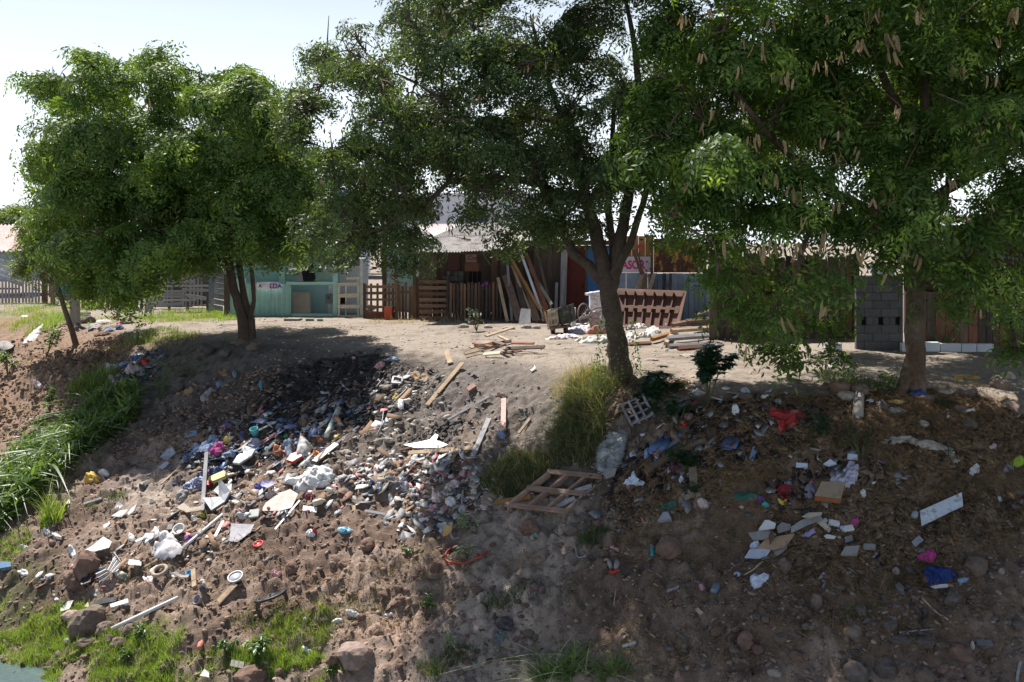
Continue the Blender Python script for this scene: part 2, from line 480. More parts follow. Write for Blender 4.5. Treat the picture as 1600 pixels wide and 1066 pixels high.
# ------------------------------------------------------------------ trees
def rosette(seed, fr=6, pairs=4, L=.30, ll=.105, lw=.036, droop=.75):
    """one spray of feather leaves, unit size, as quads"""
    r = np.random.default_rng(seed); V = []
    for k in range(fr):
        az = 2 * math.pi * (k + r.uniform(-.3, .3)) / fr
        el = r.uniform(-.15, .45); Lk = L * r.uniform(.75, 1.2)
        dx = np.array([math.cos(az), math.sin(az), 0]); sd = np.array([-math.sin(az), math.cos(az), 0])
        def pt(u):
            return dx * Lk * u * math.cos(el) + np.array([0, 0, Lk * (u * math.sin(el) - droop * u * u)])
        for i in range(pairs + 1):
            u = .28 + .72 * i / pairs; c0 = pt(u)
            tang = pt(u + .01) - pt(u); tang /= np.linalg.norm(tang)
            sides = (-1, 1) if i < pairs else (0,)
            for sg in sides:
                d = tang * (.55 if sg else 1) + sd * sg * .85 + np.array([0, 0, r.uniform(-.35, .15)])
                d += r.normal(0, .12, 3); d /= np.linalg.norm(d)
                w = np.cross(d, np.array([0, 0, 1]) + r.normal(0, .35, 3)); w /= np.linalg.norm(w)
                a = ll * r.uniform(.8, 1.2); b = lw * r.uniform(.8, 1.2)
                V.append([c0, c0 + d * a * .5 + w * b / 2, c0 + d * a, c0 + d * a * .5 - w * b / 2])
    return np.array(V)   # (q,4,3)
ROS = [rosette(100 + i) for i in range(8)]

def crown_mesh(name, C, N, S, mat, parent, templates=ROS):
    """C centres (n,3), N up-vectors (n,3), S scales"""
    out = []
    which = rng.integers(0, len(templates), len(C))
    for k, tpl in enumerate(templates):
        m = which == k
        if not m.any(): continue
        c_, n_, s_ = C[m], N[m], S[m]
        n_ = n_ / np.linalg.norm(n_, axis=1, keepdims=True)
        ref = rng.normal(0, 1, (len(c_), 3)); x_ = np.cross(n_, ref); x_ /= np.linalg.norm(x_, axis=1, keepdims=True)
        y_ = np.cross(n_, x_)
        B = np.stack([x_, y_, n_], 1)              # rows = basis
        W = np.einsum('qvi,nij->nqvj', tpl, B) * s_[:, None, None, None] + c_[:, None, None, :]
        out.append(W.reshape(-1, 3))
    V = np.concatenate(out); nf = len(V) // 4
    Fc = np.arange(nf * 4).reshape(nf, 4)
    o = mesh_np(name, V, Fc, mat, origin=parent.location, parent=parent)
    tag(o, None, None, None, 'stuff')
    return nf

def grow(root, base_pts, base_r, forks, blobs, leafmat, barkmat, dens=30, rs=1.0, up=.6, fork_names='limb', twig_r=.022, limb_r=.07, layers=2, depth=1.2, n_limb=14, layer=.6):
    """root thing; base_pts trunk line(s); forks = list of start points for limbs; blobs (Vector, radius m)"""
    tb = MB()
    for pts, rr in zip(base_pts, base_r):
        # resample with wiggle
        q = []; rad = []
        for i in range(len(pts) - 1):
            for s in range(4):
                u = s / 4; p = Vector(pts[i]).lerp(Vector(pts[i + 1]), u); w = rr[i] * .12
                q.append(p + Vector((random.uniform(-w, w), random.uniform(-w, w), 0))); rad.append((rr[i] * (1 - u) + rr[i + 1] * u) * random.uniform(.94, 1.07))
        q.append(Vector(pts[-1])); rad.append(rr[-1])
        tb.tube(q, rad, 12)
    o = build('trunk', tb, barkmat, root, True)
    # limbs
    order = sorted(range(len(blobs)), key=lambda i: min((f_[0] - blobs[i][0]).length for f_ in forks))
    tw = MB(); nl = 0; done = []
    for rank, i in enumerate(order):
        c_, r_ = blobs[i]
        f = min(forks + done, key=lambda p: (p[0] - c_).length * (1.0 if p[1] > .04 else 1.25) + (0.8 * max(0, p[0].z - c_.z)))
        done.append((c_, min(.038, f[1] * .8)))
        a, fr = f
        d = c_ - a; L = d.length
        mid = a + d * .45 + Vector((0, 0, L * .13)) + Vector([random.uniform(-1, 1) * L * .07 for _ in range(3)])
        pts = []; rad = []; k = 9
        for s in range(k + 1):
            u = s / k; p = a * (1 - u) ** 2 + mid * 2 * u * (1 - u) + c_ * u * u
            p = p + Vector([random.uniform(-1, 1) * .035 * L * (u * (1 - u) * 2) for _ in range(3)])
            pts.append(p); rad.append(max(fr * (1 - u) ** .8, .014))
        if nl < n_limb and L > .8 and fr > .045:
            mb = MB(); mb.tube(pts, rad, 8); build('limb', mb, barkmat, root, True); nl += 1
        else: tw.tube(pts, [x * .75 for x in rad], 5)
        for s in range(7):
            e = c_ + Vector([random.gauss(0, .5) * r_ for _ in range(3)]); m0 = pts[random.randint(5, 8)]
            mm_ = m0.lerp(e, .5) + Vector((0, 0, .08 * r_))
            tw.tube([m0, mm_, e], [twig_r, twig_r * .7, twig_r * .35], 4)
    tag(build('twigs', tw, barkmat, root, True), None, None, None, 'stuff')
    Cs = []; Ns = []; Ss = []
    for c_, r_ in blobs:
        k = max(6, int(dens * r_ ** 2.2))
        # sub-clumps: small layered umbrellas
        sub = max(3, int(k / 15))
        sc = rng.normal(0, 1, (sub, 3)); sc /= np.linalg.norm(sc, axis=1, keepdims=True)
        sc = sc * (rng.random((sub, 1)) ** .45) * np.where(rng.random((sub, 1)) < .25, 1.45, 1.0) * r_ * np.array([1.08, depth, .62]) + np.array(c_)
        sc[:, 2] = np.round(sc[:, 2] / layer + c_[0] * .2) * layer - c_[0] * .2 * layer + rng.normal(0, .05, sub)
        idx = rng.integers(0, sub, k)
        off = rng.normal(0, 1, (k, 3)) * np.array([.36, .36, .05]) * (r_ ** .5)
        off[:, 2] -= (off[:, 0] ** 2 + off[:, 1] ** 2) * .8
        pc = sc[idx] + off
        outw = (sc[idx] - np.array(c_)) / max(r_, .1) * .75 + off * 1.1
        Cs.append(pc); Ns.append(np.array([0, 0, 1]) * up + outw + rng.normal(0, .22, (k, 3))); Ss.append(rng.uniform(.75, 1.25, k) * rs)
    Cs = np.concatenate(Cs); Ns = np.concatenate(Ns); Ss = np.concatenate(Ss)
    nf = crown_mesh('crown', Cs, Ns, Ss, leafmat, root)
    print(root.name, 'rosettes', len(Cs), 'quads', nf)

def blob_list(lst, D, spread, pxm=None, copies=2):
    out = []
    for b in lst:
        x, y, r = b[:3]; dd = b[3] if len(b) > 3 else None
        for k in range(copies):
            d = D + (dd if dd is not None and k == 0 else random.uniform(-spread, spread))
            p = P(x + random.uniform(-.25, .25) * r * (k > 0), y + random.uniform(-.25, .25) * r * (k > 0), d)
            out.append((p, r * d / F * random.uniform(.9, 1.1)))
    return out

bark = M('brown_bark', (0.075, 0.050, 0.036), rough=.95, var=.4, scale=14, bump=.8, objvar=.05, col2=(0.11, 0.08, 0.06), amt=.55)
bark2 = M('grey_brown_bark', (0.10, 0.062, 0.042), rough=.95, var=.4, scale=14, bump=.8, objvar=.05, col2=(0.20, 0.15, 0.115), amt=.6)
leafA = M('bright_leaf', (0.10, 0.165, 0.038), rough=.5, var=.2, scale=1.2, bump=0, objvar=0, island=.3, trans=.30, spec=.3, col2=(0.22, 0.29, 0.06), amt=.58, scale2=1.3, hard=.06)
leafB = M('grey_green_leaf', (0.075, 0.108, 0.04), rough=.5, var=.22, scale=1.2, bump=0, objvar=0, island=.35, trans=.3, spec=.3)
leafC = M('deep_leaf', (0.072, 0.125, 0.024), rough=.5, var=.2, scale=1.2, bump=0, objvar=0, island=.3, trans=.32, spec=.3, col2=(0.24, 0.33, 0.06), amt=.59, scale2=1.6, hard=.06)

# left tree
DL = 26.0
b0 = at(386, 530); DL = b0[1]
rt = thing('shade_tree', 'bushy bright green tree in front of the teal house, two trunks', 'tree', b0)
q = lambda x, y, d=0: P(x, y, DL + d)
lb = [(75, 125, 24), (105, 150, 30), (140, 100, 24), (168, 128, 36), (245, 98, 28), (262, 135, 36), (205, 185, 52), (130, 205, 50), (330, 150, 40), (395, 155, 42),
      (350, 205, 62), (300, 225, 60), (435, 190, 42), (240, 235, 66), (85, 250, 34), (115, 285, 46), (180, 290, 66), (260, 300, 70), (340, 300, 70), (420, 275, 58), (470, 290, 42), (440, 235, 45),
      (85, 325, 30), (140, 365, 52), (215, 375, 62), (300, 362, 54), (380, 355, 54), (450, 350, 50), (495, 330, 32), (130, 425, 34), (190, 425, 42), (215, 412, 32),
      (335, 388, 28), (420, 385, 28), (465, 370, 26), (195, 450, 22), (150, 446, 20), (385, 120, 20)]
lb = blob_list(lb, DL, 2.6, copies=2) + blob_list([(48, 120, 12), (62, 132, 15), (90, 128, 16), (122, 88, 13), (252, 80, 13), (283, 108, 15), (225, 95, 13), (62, 240, 15), (66, 300, 15), (60, 265, 12), (72, 205, 15), (352, 122, 15), (452, 158, 18), (300, 150, 15), (70, 335, 16), (55, 318, 12), (185, 100, 14), (320, 118, 13), (415, 130, 13), (520, 318, 15), (90, 400, 16), (105, 190, 14)], DL, 1.5, copies=1)
forks = [(q(356, 405), .13), (q(372, 400, .3), .10), (q(393, 400, -.2), .07), (q(345, 340, .2), .08), (q(300, 330), .07), (q(400, 330), .07), (q(240, 260), .05), (q(330, 240), .05)]
grow(rt, [[b0 - Vector((0, 0, .3)), q(378, 495), q(366, 455), q(356, 405), q(348, 350), q(335, 260), q(330, 190)],
          [b0 + Vector((.12, 0, -.3)), q(392, 500, .1), q(382, 470, .1), q(372, 400, .3), q(385, 340, .3), q(400, 230, .4)],
          [q(390, 497), q(397, 470), q(394, 430), q(390, 400), q(402, 360), q(430, 300)],
          [q(355, 408), q(325, 370), q(290, 330), q(240, 265), q(180, 190)]],
     [[.19, .14, .125, .11, .09, .06, .03], [.13, .105, .095, .08, .06, .03], [.07, .06, .06, .05, .05, .03], [.10, .09, .07, .05, .03]],
     forks, lb, leafA, bark, dens=108, rs=1.25, n_limb=16)

# middle tree
b1 = at(967, 592); DM = b1[1]; print('DM', DM)
rt2 = thing('shade_tree', 'tall dark tree on the crest whose trunk forks above the rubbish', 'tree', b1)
q = lambda x, y, d=0: P(x, y, DM + d)
mbl = [(515, 78, 26), (545, 85, 34), (585, 105, 34), (600, 135, 34), (505, 100, 18), (640, 30, 34), (660, 60, 36), (690, 20, 40), (740, 50, 46), (770, 110, 46), (690, 95, 38), (690, 150, 42), (640, 160, 24), (640, 205, 32),
       (560, 225, 32), (515, 235, 24), (600, 240, 34), (530, 275, 30), (575, 290, 36), (560, 345, 36), (620, 285, 26), (490, 365, 30), (535, 385, 24), (590, 385, 24), (620, 360, 34), (640, 330, 24), (640, 395, 16), (655, 380, 16),
       (700, 215, 38), (755, 185, 46), (760, 240, 46), (715, 260, 32), (800, 60, 46), (830, 110, 46), (820, 190, 48), (835, 250, 46), (770, 285, 32), (745, 300, 26), (820, 310, 36), (870, 300, 38), (740, 335, 18),
       (880, 340, 36), (830, 355, 24), (790, 370, 18), (905, 240, 48), (900, 170, 42), (870, 60, 44), (920, 90, 44), (920, 20, 44), (965, 130, 32), (1000, 190, 44), (975, 260, 40), (1010, 255, 34), (940, 300, 30), (1020, 130, 34), (920, 350, 18),
       (560, 300, 38), (605, 275, 34), (655, 245, 32), (535, 325, 32), (600, 325, 34), (625, 180, 30), (580, 190, 26), (640, 300, 26), (690, 190, 36), (480, 175, 24), (470, 220, 24),  (1045, 40, 30), (560, 60, 20), (470, 150, 26), (500, 140, 24), (455, 185, 26),
       (760, -30, 52), (830, -60, 60), (900, -80, 62), (980, -60, 62), (1050, -80, 60), (860, -150, 62), (950, -170, 66), (1040, -170, 60), (700, -40, 42), (780, -120, 52), (900, -240, 60), (1000, -250, 60), (640, -20, 34)]
mbl = blob_list(mbl, DM, 1.9, copies=2)
forks = [(q(893, 395), .10), (q(875, 350), .08), (q(850, 290), .08), (q(935, 390), .10), (q(915, 320, -.3), .09), (q(880, 200, .3), .06), (q(850, 120, .4), .05), (q(975, 335), .10), (q(990, 250), .09),
         (q(1000, 150), .07), (q(1010, 60), .05), (q(700, 285, -.4), .05), (q(650, 335, -.4), .04), (q(760, 200, -.3), .05), (q(650, 130, -.3), .04), (q(600, 330, -.4), .03), (q(960, -40), .05)]
grow(rt2, [[b1 - Vector((0, 0, .5)), q(968, 560), q(960, 510), q(953, 465), q(945, 430), q(938, 395), q(930, 355), q(915, 310, -.3), q(900, 250), q(880, 190, .3), q(850, 110, .4), q(830, 30, .4)],
           [q(950, 460), q(962, 420), q(968, 380), q(978, 330), q(990, 250), q(1000, 150), q(990, 60), q(965, -60)],
           [q(946, 445), q(920, 415), q(895, 395), q(878, 355), q(852, 290), q(800, 250, -.3), q(755, 205, -.3), q(660, 135, -.3)],
           [q(958, 425, .1), q(958, 380, .2), q(950, 330, .3), q(955, 250, .4), q(960, 150, .4)],
           [q(958, 430, -.1), q(985, 380, -.1), q(1010, 300, -.2), q(1040, 180, -.2)],
           [q(852, 290), q(770, 275, -.3), q(700, 285, -.4), q(655, 330, -.4), q(610, 350, -.4), q(560, 370, -.4)]],
     [[.30, .215, .19, .175, .155, .15, .13, .11, .09, .07, .05, .03], [.14, .13, .12, .105, .09, .075, .05, .035], [.13, .11, .10, .085, .07, .06, .045, .03], [.09, .08, .07, .055, .035], [.10, .08, .06, .035], [.06, .05, .05, .045, .035, .02]],
     forks, mbl, leafB, bark, dens=115, rs=.95, up=.45, n_limb=22)

# right tree
b2 = at(1432, 612); DR = b2[1]; print('DR', DR)
rt3 = thing('shade_tree', 'huge low-hanging green tree full of dry seed pods at the right', 'tree', b2)
q = lambda x, y, d=0: P(x, y, DR + d)
rbl = []
for yy in range(-196, 330, 78):
    for xx in range(1060, 1840, 84):
        if 1470 < xx < 1560 and 255 < yy < 345: continue
        if xx < 1100 and yy > 200: continue
        rbl.append((xx + random.uniform(-26, 26), yy + random.uniform(-24, 24), random.uniform(46, 66)))
rbl += [(1080, 240, 44), (1120, 290, 44), (1060, 290, 34), (1090, 180, 44), (1150, 240, 40), (1060, 330, 28), (1112, 372, 24), (1130, 330, 44), (1190, 340, 46), (1250, 330, 46), (1315, 335, 46), (1380, 340, 46), (1420, 360, 42), (1130, 400, 26),
        (1210, 430, 34), (1265, 425, 34), (1310, 430, 30), (1150, 440, 30), (1230, 460, 34), (1300, 480, 34), (1180, 500, 28), (1260, 505, 34), (1295, 548, 22), (1235, 548, 12), (1215, 575, 12), 
        (1390, 420, 26), (1470, 420, 30), (1500, 400, 30), (1540, 430, 34), (1590, 420, 34), (1490, 460, 24), (1560, 350, 26), (1600, 340, 40), (1590, 500, 28), (1590, 560, 22), (1640, 480, 40),
        (1145, 475, 20), (1175, 525, 20), (1125, 430, 22), (1205, 490, 26), (1180, 465, 28), (1420, 390, 26), (1460, 380, 26), (1520, 370, 30), (1500, 440, 30), (1570, 460, 30),  (1460, 330, 26), (1050, 352, 12)]
random.shuffle(rbl); low_ = [(x_, y_, r_ * .8) for x_, y_, r_ in rbl if y_ > 405]; rbl = blob_list([b_ for b_ in rbl if b_[1] <= 405 and not (b_[1] < 330 and random.random() < .10)], DR - .6, 2.4, copies=2) + blob_list(low_, DR - .8, 1.6, copies=1)
for x_, y_, d_ in ((1120, 60, 4), (1230, 130, 5), (1330, 180, 4.5), (1420, 120, 5.5), (1520, 150, 5), (1600, 200, 4.5), (1700, 160, 5), (1180, 200, 6), (1300, 60, 6.5), (1400, 210, 6.5), (1650, 80, 6), (1480, 60, 7), (1560, 30, 4)):
    rbl.append((P(x_, y_, DR + d_), 1.15))
forks = [(q(1436, 420), .12), (q(1440, 350), .11), (q(1444, 250), .10), (q(1448, 120), .08), (q(1300, 300, -.6), .07), (q(1200, 200, -.5), .06), (q(1560, 250, -.5), .07), (q(1620, 100), .05), (q(1350, 60), .05), (q(1200, 20), .05), (q(1250, 400, -1.2), .04), (q(1120, 320, -.8), .04), (q(1560, 400, -.8), .04)]
grow(rt3, [[b2 - Vector((0, 0, .5)), q(1430, 575), q(1428, 520), q(1430, 460), q(1436, 410), q(1440, 340), q(1444, 240), q(1448, 120), q(1450, -40), q(1440, -200)],
           [q(1385, 640, -.35), q(1403, 618, -.2), q(1420, 585), q(1427, 560)],
           [q(1438, 380), q(1400, 350, -.3), q(1300, 300, -.6), q(1200, 210, -.5), q(1130, 120, -.5)],
           [q(1442, 320), q(1490, 290, -.2), q(1560, 250, -.5), q(1620, 110)],
           [q(1444, 250), q(1400, 160, .3), q(1350, 60), q(1220, -20)],
           [q(1436, 410), q(1450, 370, .2), q(1475, 320, .5), q(1500, 200, .8)],
           [q(1300, 300, -.6), q(1270, 350, -1), q(1250, 400, -1.2), q(1240, 470, -1.3)]],
     [[.23, .17, .16, .155, .145, .13, .12, .09, .06, .03], [.05, .09, .13, .14], [.11, .10, .08, .06, .03], [.10, .09, .07, .04], [.09, .08, .06, .03], [.09, .08, .06, .03], [.05, .045, .04, .02]],
     forks, rbl, leafC, bark2, dens=110, rs=1.12, n_limb=26)

# seed pods
podm = M('dry_seed_pod', (0.36, 0.25, 0.14), rough=.7, var=.6, scale=45, bump=.3, objvar=.3, trans=.3)
def pod_mesh():
    n = 6; V = []; Fq = []
    prof = [(0, .0), (.35, .12), (.5, .3), (.5, .55), (.45, .8), (.1, 1.0)]
    for w, u in prof:
        V += [(-w * .046, .05 * u * u, -u * .25), (.01 * u, -.004 + .05 * u * u, -u * .25), (w * .046, .05 * u * u, -u * .25), (0, .004 + .05 * u * u, -u * .25)]
    for i in range(len(prof) - 1):
        for j in range(4): Fq.append((i * 4 + j, i * 4 + (j + 1) % 4, i * 4 + 4 + (j + 1) % 4, i * 4 + 4 + j))
    me = bpy.data.meshes.new('seed_pod'); me.from_pydata(V, [], Fq); me.materials.append(podm); return me
PODME = pod_mesh()
def pods(root, D, lst):
    for x, y, n_, sc, dd in lst:
        for k in range(n_):
            o = bpy.data.objects.new('seed_pod', PODME); COL.objects.link(o); o.parent = root
            p = P(x + random.uniform(-1, 1) * 5 * n_ ** .5 * sc, y + random.uniform(-5, 5) * sc, D + dd + random.uniform(-.25, .25))
            o.location = p - root.location; s = sc * random.uniform(.6, 1.05); o.scale = (s * 1.15, s, s)
            o.rotation_euler = (random.uniform(-.3, .3), random.uniform(-.35, .35), random.uniform(-3, 3))
pods(rt3, DR, [(1130, 372, 2, 1.2, -3), (1185, 385, 3, 1.3, -3), (1208, 378, 2, 1.2, -3), (1243, 380, 4, 1.2, -3), (1290, 360, 3, 1.2, -3), (1345, 395, 3, 1, -3), (1228, 495, 2, 1.1, -3.2), (1283, 478, 3, 1, -3.2),
               (1390, 425, 2, 1, -2.6), (1165, 545, 1, 1.1, -3.4), (1420, 385, 3, 1, -2.4), (1530, 480, 2, .8, -2.4), (1070, 280, 4, .9, -2.6), (1170, 250, 5, 1, -2.8), (1205, 268, 4, 1, -2.8), (1240, 290, 4, 1.1, -2.8),
               (1205, 30, 4, 1.2, -2.6), (1192, 70, 4, 1.2, -2.6), (1170, 65, 2, 1.2, -2.6), (1365, 15, 7, 1.2, -2.4), (1385, 50, 7, 1.2, -2.4), (1350, 65, 5, 1.1, -2.4), (1400, 75, 5, 1.2, -2.4), (1450, 60, 4, .9, -2.4), (1285, 215, 2, .8, -2.8), (1310, 205, 1, .7, -2.8),
               (1550, 175, 5, 1, -2.5), (1575, 190, 5, 1.1, -2.5), (1600, 195, 5, 1, -2.5), (1530, 200, 3, .9, -2.5), (1420, 190, 3, .9, -2.2), (1155, 105, 3, 1, -2.5), (1590, 20, 5, 1.1, -2.2), (1560, 60, 3, 1, -2.2), (1020, 200, 3, .8, -1.5), (1225, 115, 3, .9, -2.4), (1258, 335, 2, 1.2, -3), (1310, 320, 2, 1, -3), (1440, 400, 3, .9, -2.2)])
pods(rt3, DR, [(random.uniform(1040, 1600), random.uniform(-5, 330), random.randint(3, 6), random.uniform(.7, 1), random.uniform(-3.0, -2.3)) for _ in range(26)])
pods(rt2, DM, [(595, 130, 3, .9, -1), (615, 150, 3, .9, -1), (640, 150, 3, 1, -1), (685, 10, 2, 1, -1), (690, 50, 2, 1, -1.2), (820, 100, 3, .9, -1.5), (745, 150, 3, 1, -1.5), (570, 270, 4, .9, -1), (500, 270, 4, 1, -1), (640, 205, 1, 1, -1), (750, 240, 4, .9, -1.5), (860, 100, 2, 1, -1.5), (990, 150, 3, .8, -1.5), (830, 20, 4, 1, -1.5), (700, 350, 2, 1, -1.6), (838, 90, 2, 1, -1.5), (1030, 200, 4, .9, -1.4)])
pods(rt, DL, [(365, 165, 5, 1, -2.4), (232, 160, 3, 1, -2.2), (270, 330, 2, .9, -2.6), (205, 400, 2, 1, -2.4), (190, 290, 2, .8, -2.6), (358, 355, 1, 1, -2.6), (155, 375, 2, 1, -2.2), (285, 430, 2, 1, -1.5), (225, 405, 1, 1, -2.4), (400, 185, 3, .8, -2.4), (140, 160, 3, .8, -1), (505, 320, 2, .9, -1)])
print('trees', time.time() - T0)
# ------------------------------------------------------------------ buildings, fences
def rect(root, name, x0, y0, x1, y1, D, th, mat, rot=0, slant=0, label=None, cat=None, bevel=0.0):
    """board whose front face covers a photograph rectangle at distance D; slant shifts the top sideways (pixels)"""
    mb = MB()
    a = P(x0, y1, D); b = P(x1, y1, D); c_ = P(x1 + slant, y0, D); d = P(x0 + slant, y0, D); t_ = Vector((0, th, 0))
    mb.hexa([a, b, b + t_, a + t_, d, c_, c_ + t_, d + t_])
    o = build(name, mb, mat, root, bevel=bevel)
    if cat: tag(o, label, cat)
    elif label: o['label'] = label
    return o
def bar(root, name, a, b, w, th, mat, D=None, jag=0, up=None):
    """a, b = (x, y, D); w px wide, th m thick"""
    mb = MB(); A = P(*a); B = P(*b)
    mb.beam(A, B, w * a[2] / F, th, up or Vector((0, -1, 0)), jag)
    return build(name, mb, mat, root)
def gnd(x, y, D):  # foot of a thing on the terrace
    p = P(x, y, D); return Vector((p.x, p.y, Hs(p.x, p.y)))
def gy_(x, D):   # photograph row of the terrace at column x, distance D
    z = Hs((x - 800) * D / F, D); return HOR + (CAMZ - z) * F / D

teal = M('teal_paint', (0.27, 0.50, 0.47), rough=.8, var=.14, scale=3, bump=.1, col2=(0.33, 0.50, 0.46), amt=.5)
teal2 = M('pale_teal_paint', (0.34, 0.56, 0.52), rough=.8, var=.1, scale=3, bump=.1)
tealw = M('faded_teal_wall', (0.30, 0.50, 0.50), rough=.9, var=.1, scale=2, bump=.1, col2=(0.28, 0.38, 0.38), amt=.55)
cream = M('cream_paint', (0.55, 0.50, 0.38), rough=.8, var=.15, scale=5, objvar=.05)
white = M('chalky_white', (0.66, 0.66, 0.66), rough=.85, var=.12, scale=4, objvar=.08)
whiteb = M('bluish_white', (0.55, 0.58, 0.64), rough=.8, var=.15, scale=4, objvar=.08)
wdark = M('dark_weathered_wood', (0.085, 0.065, 0.055), rough=.95, var=.4, scale=3, bump=.5, objvar=.35, grain=True)
wbrown = M('brown_wood', (0.16, 0.10, 0.07), rough=.95, var=.35, scale=3, bump=.5, objvar=.3, grain=True)
wgrey = M('silvered_wood', (0.27, 0.265, 0.28), rough=.95, var=.35, scale=3, bump=.5, objvar=.25, grain=True)
wtan = M('tan_wood', (0.42, 0.31, 0.21), rough=.9, var=.3, scale=3, bump=.4, objvar=.25, grain=True)
wred = M('reddish_wood', (0.20, 0.085, 0.055), rough=.9, var=.3, scale=3, bump=.4, objvar=.25, grain=True)
worange = M('orange_wood', (0.30, 0.15, 0.06), rough=.9, var=.3, scale=3, bump=.3, objvar=.15, grain=True)
concr = M('concrete', (0.24, 0.225, 0.20), rough=.95, var=.25, scale=8, bump=.4, objvar=.1)
blockm = M('grey_block', (0.095, 0.093, 0.098), rough=.95, var=.25, scale=9, bump=.4, objvar=.14)
mortar = M('mortar', (0.09, 0.09, 0.09), rough=1, var=.2)
galv = M('galvanised_sheet', (0.42, 0.43, 0.46), rough=.5, var=.2, scale=3, metal=.35, col2=(0.30, 0.25, 0.22), amt=.6, bump=.1)
roofm = M('white_rusty_roof_sheet', (0.56, 0.53, 0.50), rough=.7, var=.25, scale=6, metal=.1, col2=(0.30, 0.24, 0.21), amt=.60, scale2=3.5, bump=.3, objvar=.15, hard=.08)
rust = M('rust_sheet', (0.075, 0.034, 0.026), rough=.85, var=.3, scale=5, col2=(0.42, 0.20, 0.055), amt=.54, scale2=2.6, hard=.03, bump=.3, objvar=0)
rustd = M('dark_rust_sheet', (0.07, 0.033, 0.024), rough=.9, var=.4, scale=4, bump=.3)
bluew = M('pale_blue_sheet', (0.22, 0.29, 0.38), rough=.7, var=.25, scale=4, bump=.15, objvar=.15)
blue = M('blue_paint', (0.035, 0.13, 0.32), rough=.7, var=.25, scale=4)
redd = M('dark_red_door', (0.10, 0.02, 0.015), rough=.8, var=.3, scale=4)
dark = M('dark_parts_and_shade', (0.02, 0.018, 0.017), rough=1, var=.3)  # near-black for dark parts; also painted shade in openings and gaps
brownm = M('brown_steel', (0.12, 0.055, 0.036), rough=.75, var=.3, scale=5, bump=.2, objvar=.15, col2=(0.17, 0.088, 0.06), amt=.55)

# far pale buildings and trees behind the shacks
t = thing('pale_building', 'pale lilac building far behind the corrugated roof', 'building', gnd(700, 430, 75))
rect(t, 'wall', 596, 306, 850, 440, 75, 8, M('pale_render', (0.62, 0.63, 0.70), rough=.9, var=.05, scale=.3, objvar=0))
rect(t, 'parapet', 593, 302, 853, 308, 74.85, 8.3, M('pale_render_edge', (0.58, 0.58, 0.63), rough=.9, var=.05, objvar=0))
for xw in (675, 684): rect(t, 'window', xw - 3, 338, xw + 3, 345, 74.96, .1, dark)
for xw in (735, 790): rect(t, 'window', xw - 4, 334, xw + 4, 345, 74.96, .1, dark)
t = thing('smooth_roof_house', 'low house with a smooth pale pink metal roof behind the wooden shack', 'house', gnd(700, 460, 43))
rect(t, 'wall', 600, 388, 760, 445, 40, 5, M('pinkish_wall', (0.42, 0.37, 0.36), rough=.9))
mb = MB(); a_, b_, c_, d_ = P(575, 386, 39), P(790, 386, 39), P(775, 350, 47), P(655, 350, 47)
mb.corr(a_, b_, c_, d_, 40, .02, .01); build('roof', mb, M('pale_pink_roof', (0.60, 0.54, 0.53), rough=.6, var=.1, scale=2), t)
t = thing('pale_building', 'whitish wall seen through the middle of the left tree', 'building', gnd(450, 430, 70))
rect(t, 'wall', 392, 318, 560, 430, 70, 6, M('white_render', (0.52, 0.53, 0.56), rough=.9, var=.06))
rect(t, 'roof_edge', 389, 314, 563, 320, 69.8, 6.4, white)
for xw, D_, lab in ((536, 46, 'round blue water tank above the leaves behind the white gate'), (748, 38.5, 'blue water tank on a stand behind the corrugated roof')):
    t = thing('water_tank', lab, 'water tank', gnd(xw, 440, D_))
    r_ = 10 if D_ == 46 else 14
    cz = P(xw, 308 if D_ == 46 else 352, D_); rm = r_ * D_ / F
    mb = MB(); mb.lathe([(0, -rm), (rm, -rm), (rm * 1.04, -rm * .3), (rm, .2 * rm), (rm * 1.04, rm * .5), (rm * .7, rm * 1.0), (rm * .2, rm * 1.2), (0, rm * 1.2)], cz, (0, 0, 1), 20)
    build('drum', mb, M('blue_plastic_tank', (0.06, 0.17, 0.42), rough=.5, var=.1), t, True)
    for sx in (-.7, .7): rect(t, 'leg', xw + sx * r_ - 1, (318 if D_ == 46 else 366), xw + sx * r_ + 1, gy_(xw, D_), D_, .06, dark)

# --- teal house
D = 35.0
t = thing('teal_house', 'teal painted house behind the teal sheet fence', 'house', gnd(450, 495, D))
g0 = gy_(450, D)
rect(t, 'wall', 352, 380, 527, g0, D, .15, tealw)
rect(t, 'wall', 352, 380, 527, g0, D + 5, .15, tealw)
for xx in (352, 526): 
    mb = MB(); a_ = P(xx, g0, D + .16); b_ = P(xx, 380, D + 5); mb.box(((a_.x), (a_.y + 4.98 + a_.y) / 2, (a_.z + b_.z) / 2), (.12, 4.8, abs(b_.z - a_.z))); build('wall', mb, tealw, t)
mb = MB(); mb.corr(P(340, 384, D - .5), P(540, 384, D - .5), P(540, 368, D + 5.4), P(340, 368, D + 5.4), 30, .025, .01); build('roof', mb, galv, t)
rect(t, 'pilaster', 436, 384, 445, g0, D - .12, .115, teal2)
rect(t, 'ledge', 352, 439, 527, 442, D - .10, .095, teal2)
tag(rect(None, 'banner_curtain', 450, 404, 461, 424, D - .2, .02, whiteb), 'small pale cloth hanging by the teal pillar', 'cloth')
mb = MB(); mb.corr(P(474, 440, D - .6), P(494, 440, D - .6), P(488, 404, D - .2), P(468, 404, D - .2), 6, .03, .01, 4)
tag(build('hanging_cloth', mb, M('charcoal_cloth', (0.035, 0.032, 0.04), rough=.95), None), 'dark ribbed cloth hanging on the teal house wall', 'cloth')
tag(rect(None, 'hanging_cloth', 464, 405, 473, 441, D - .3, .02, M('mauve_cloth', (0.42, 0.35, 0.38), rough=.95)), 'mauve strip of cloth beside the dark hanging cloth', 'cloth')
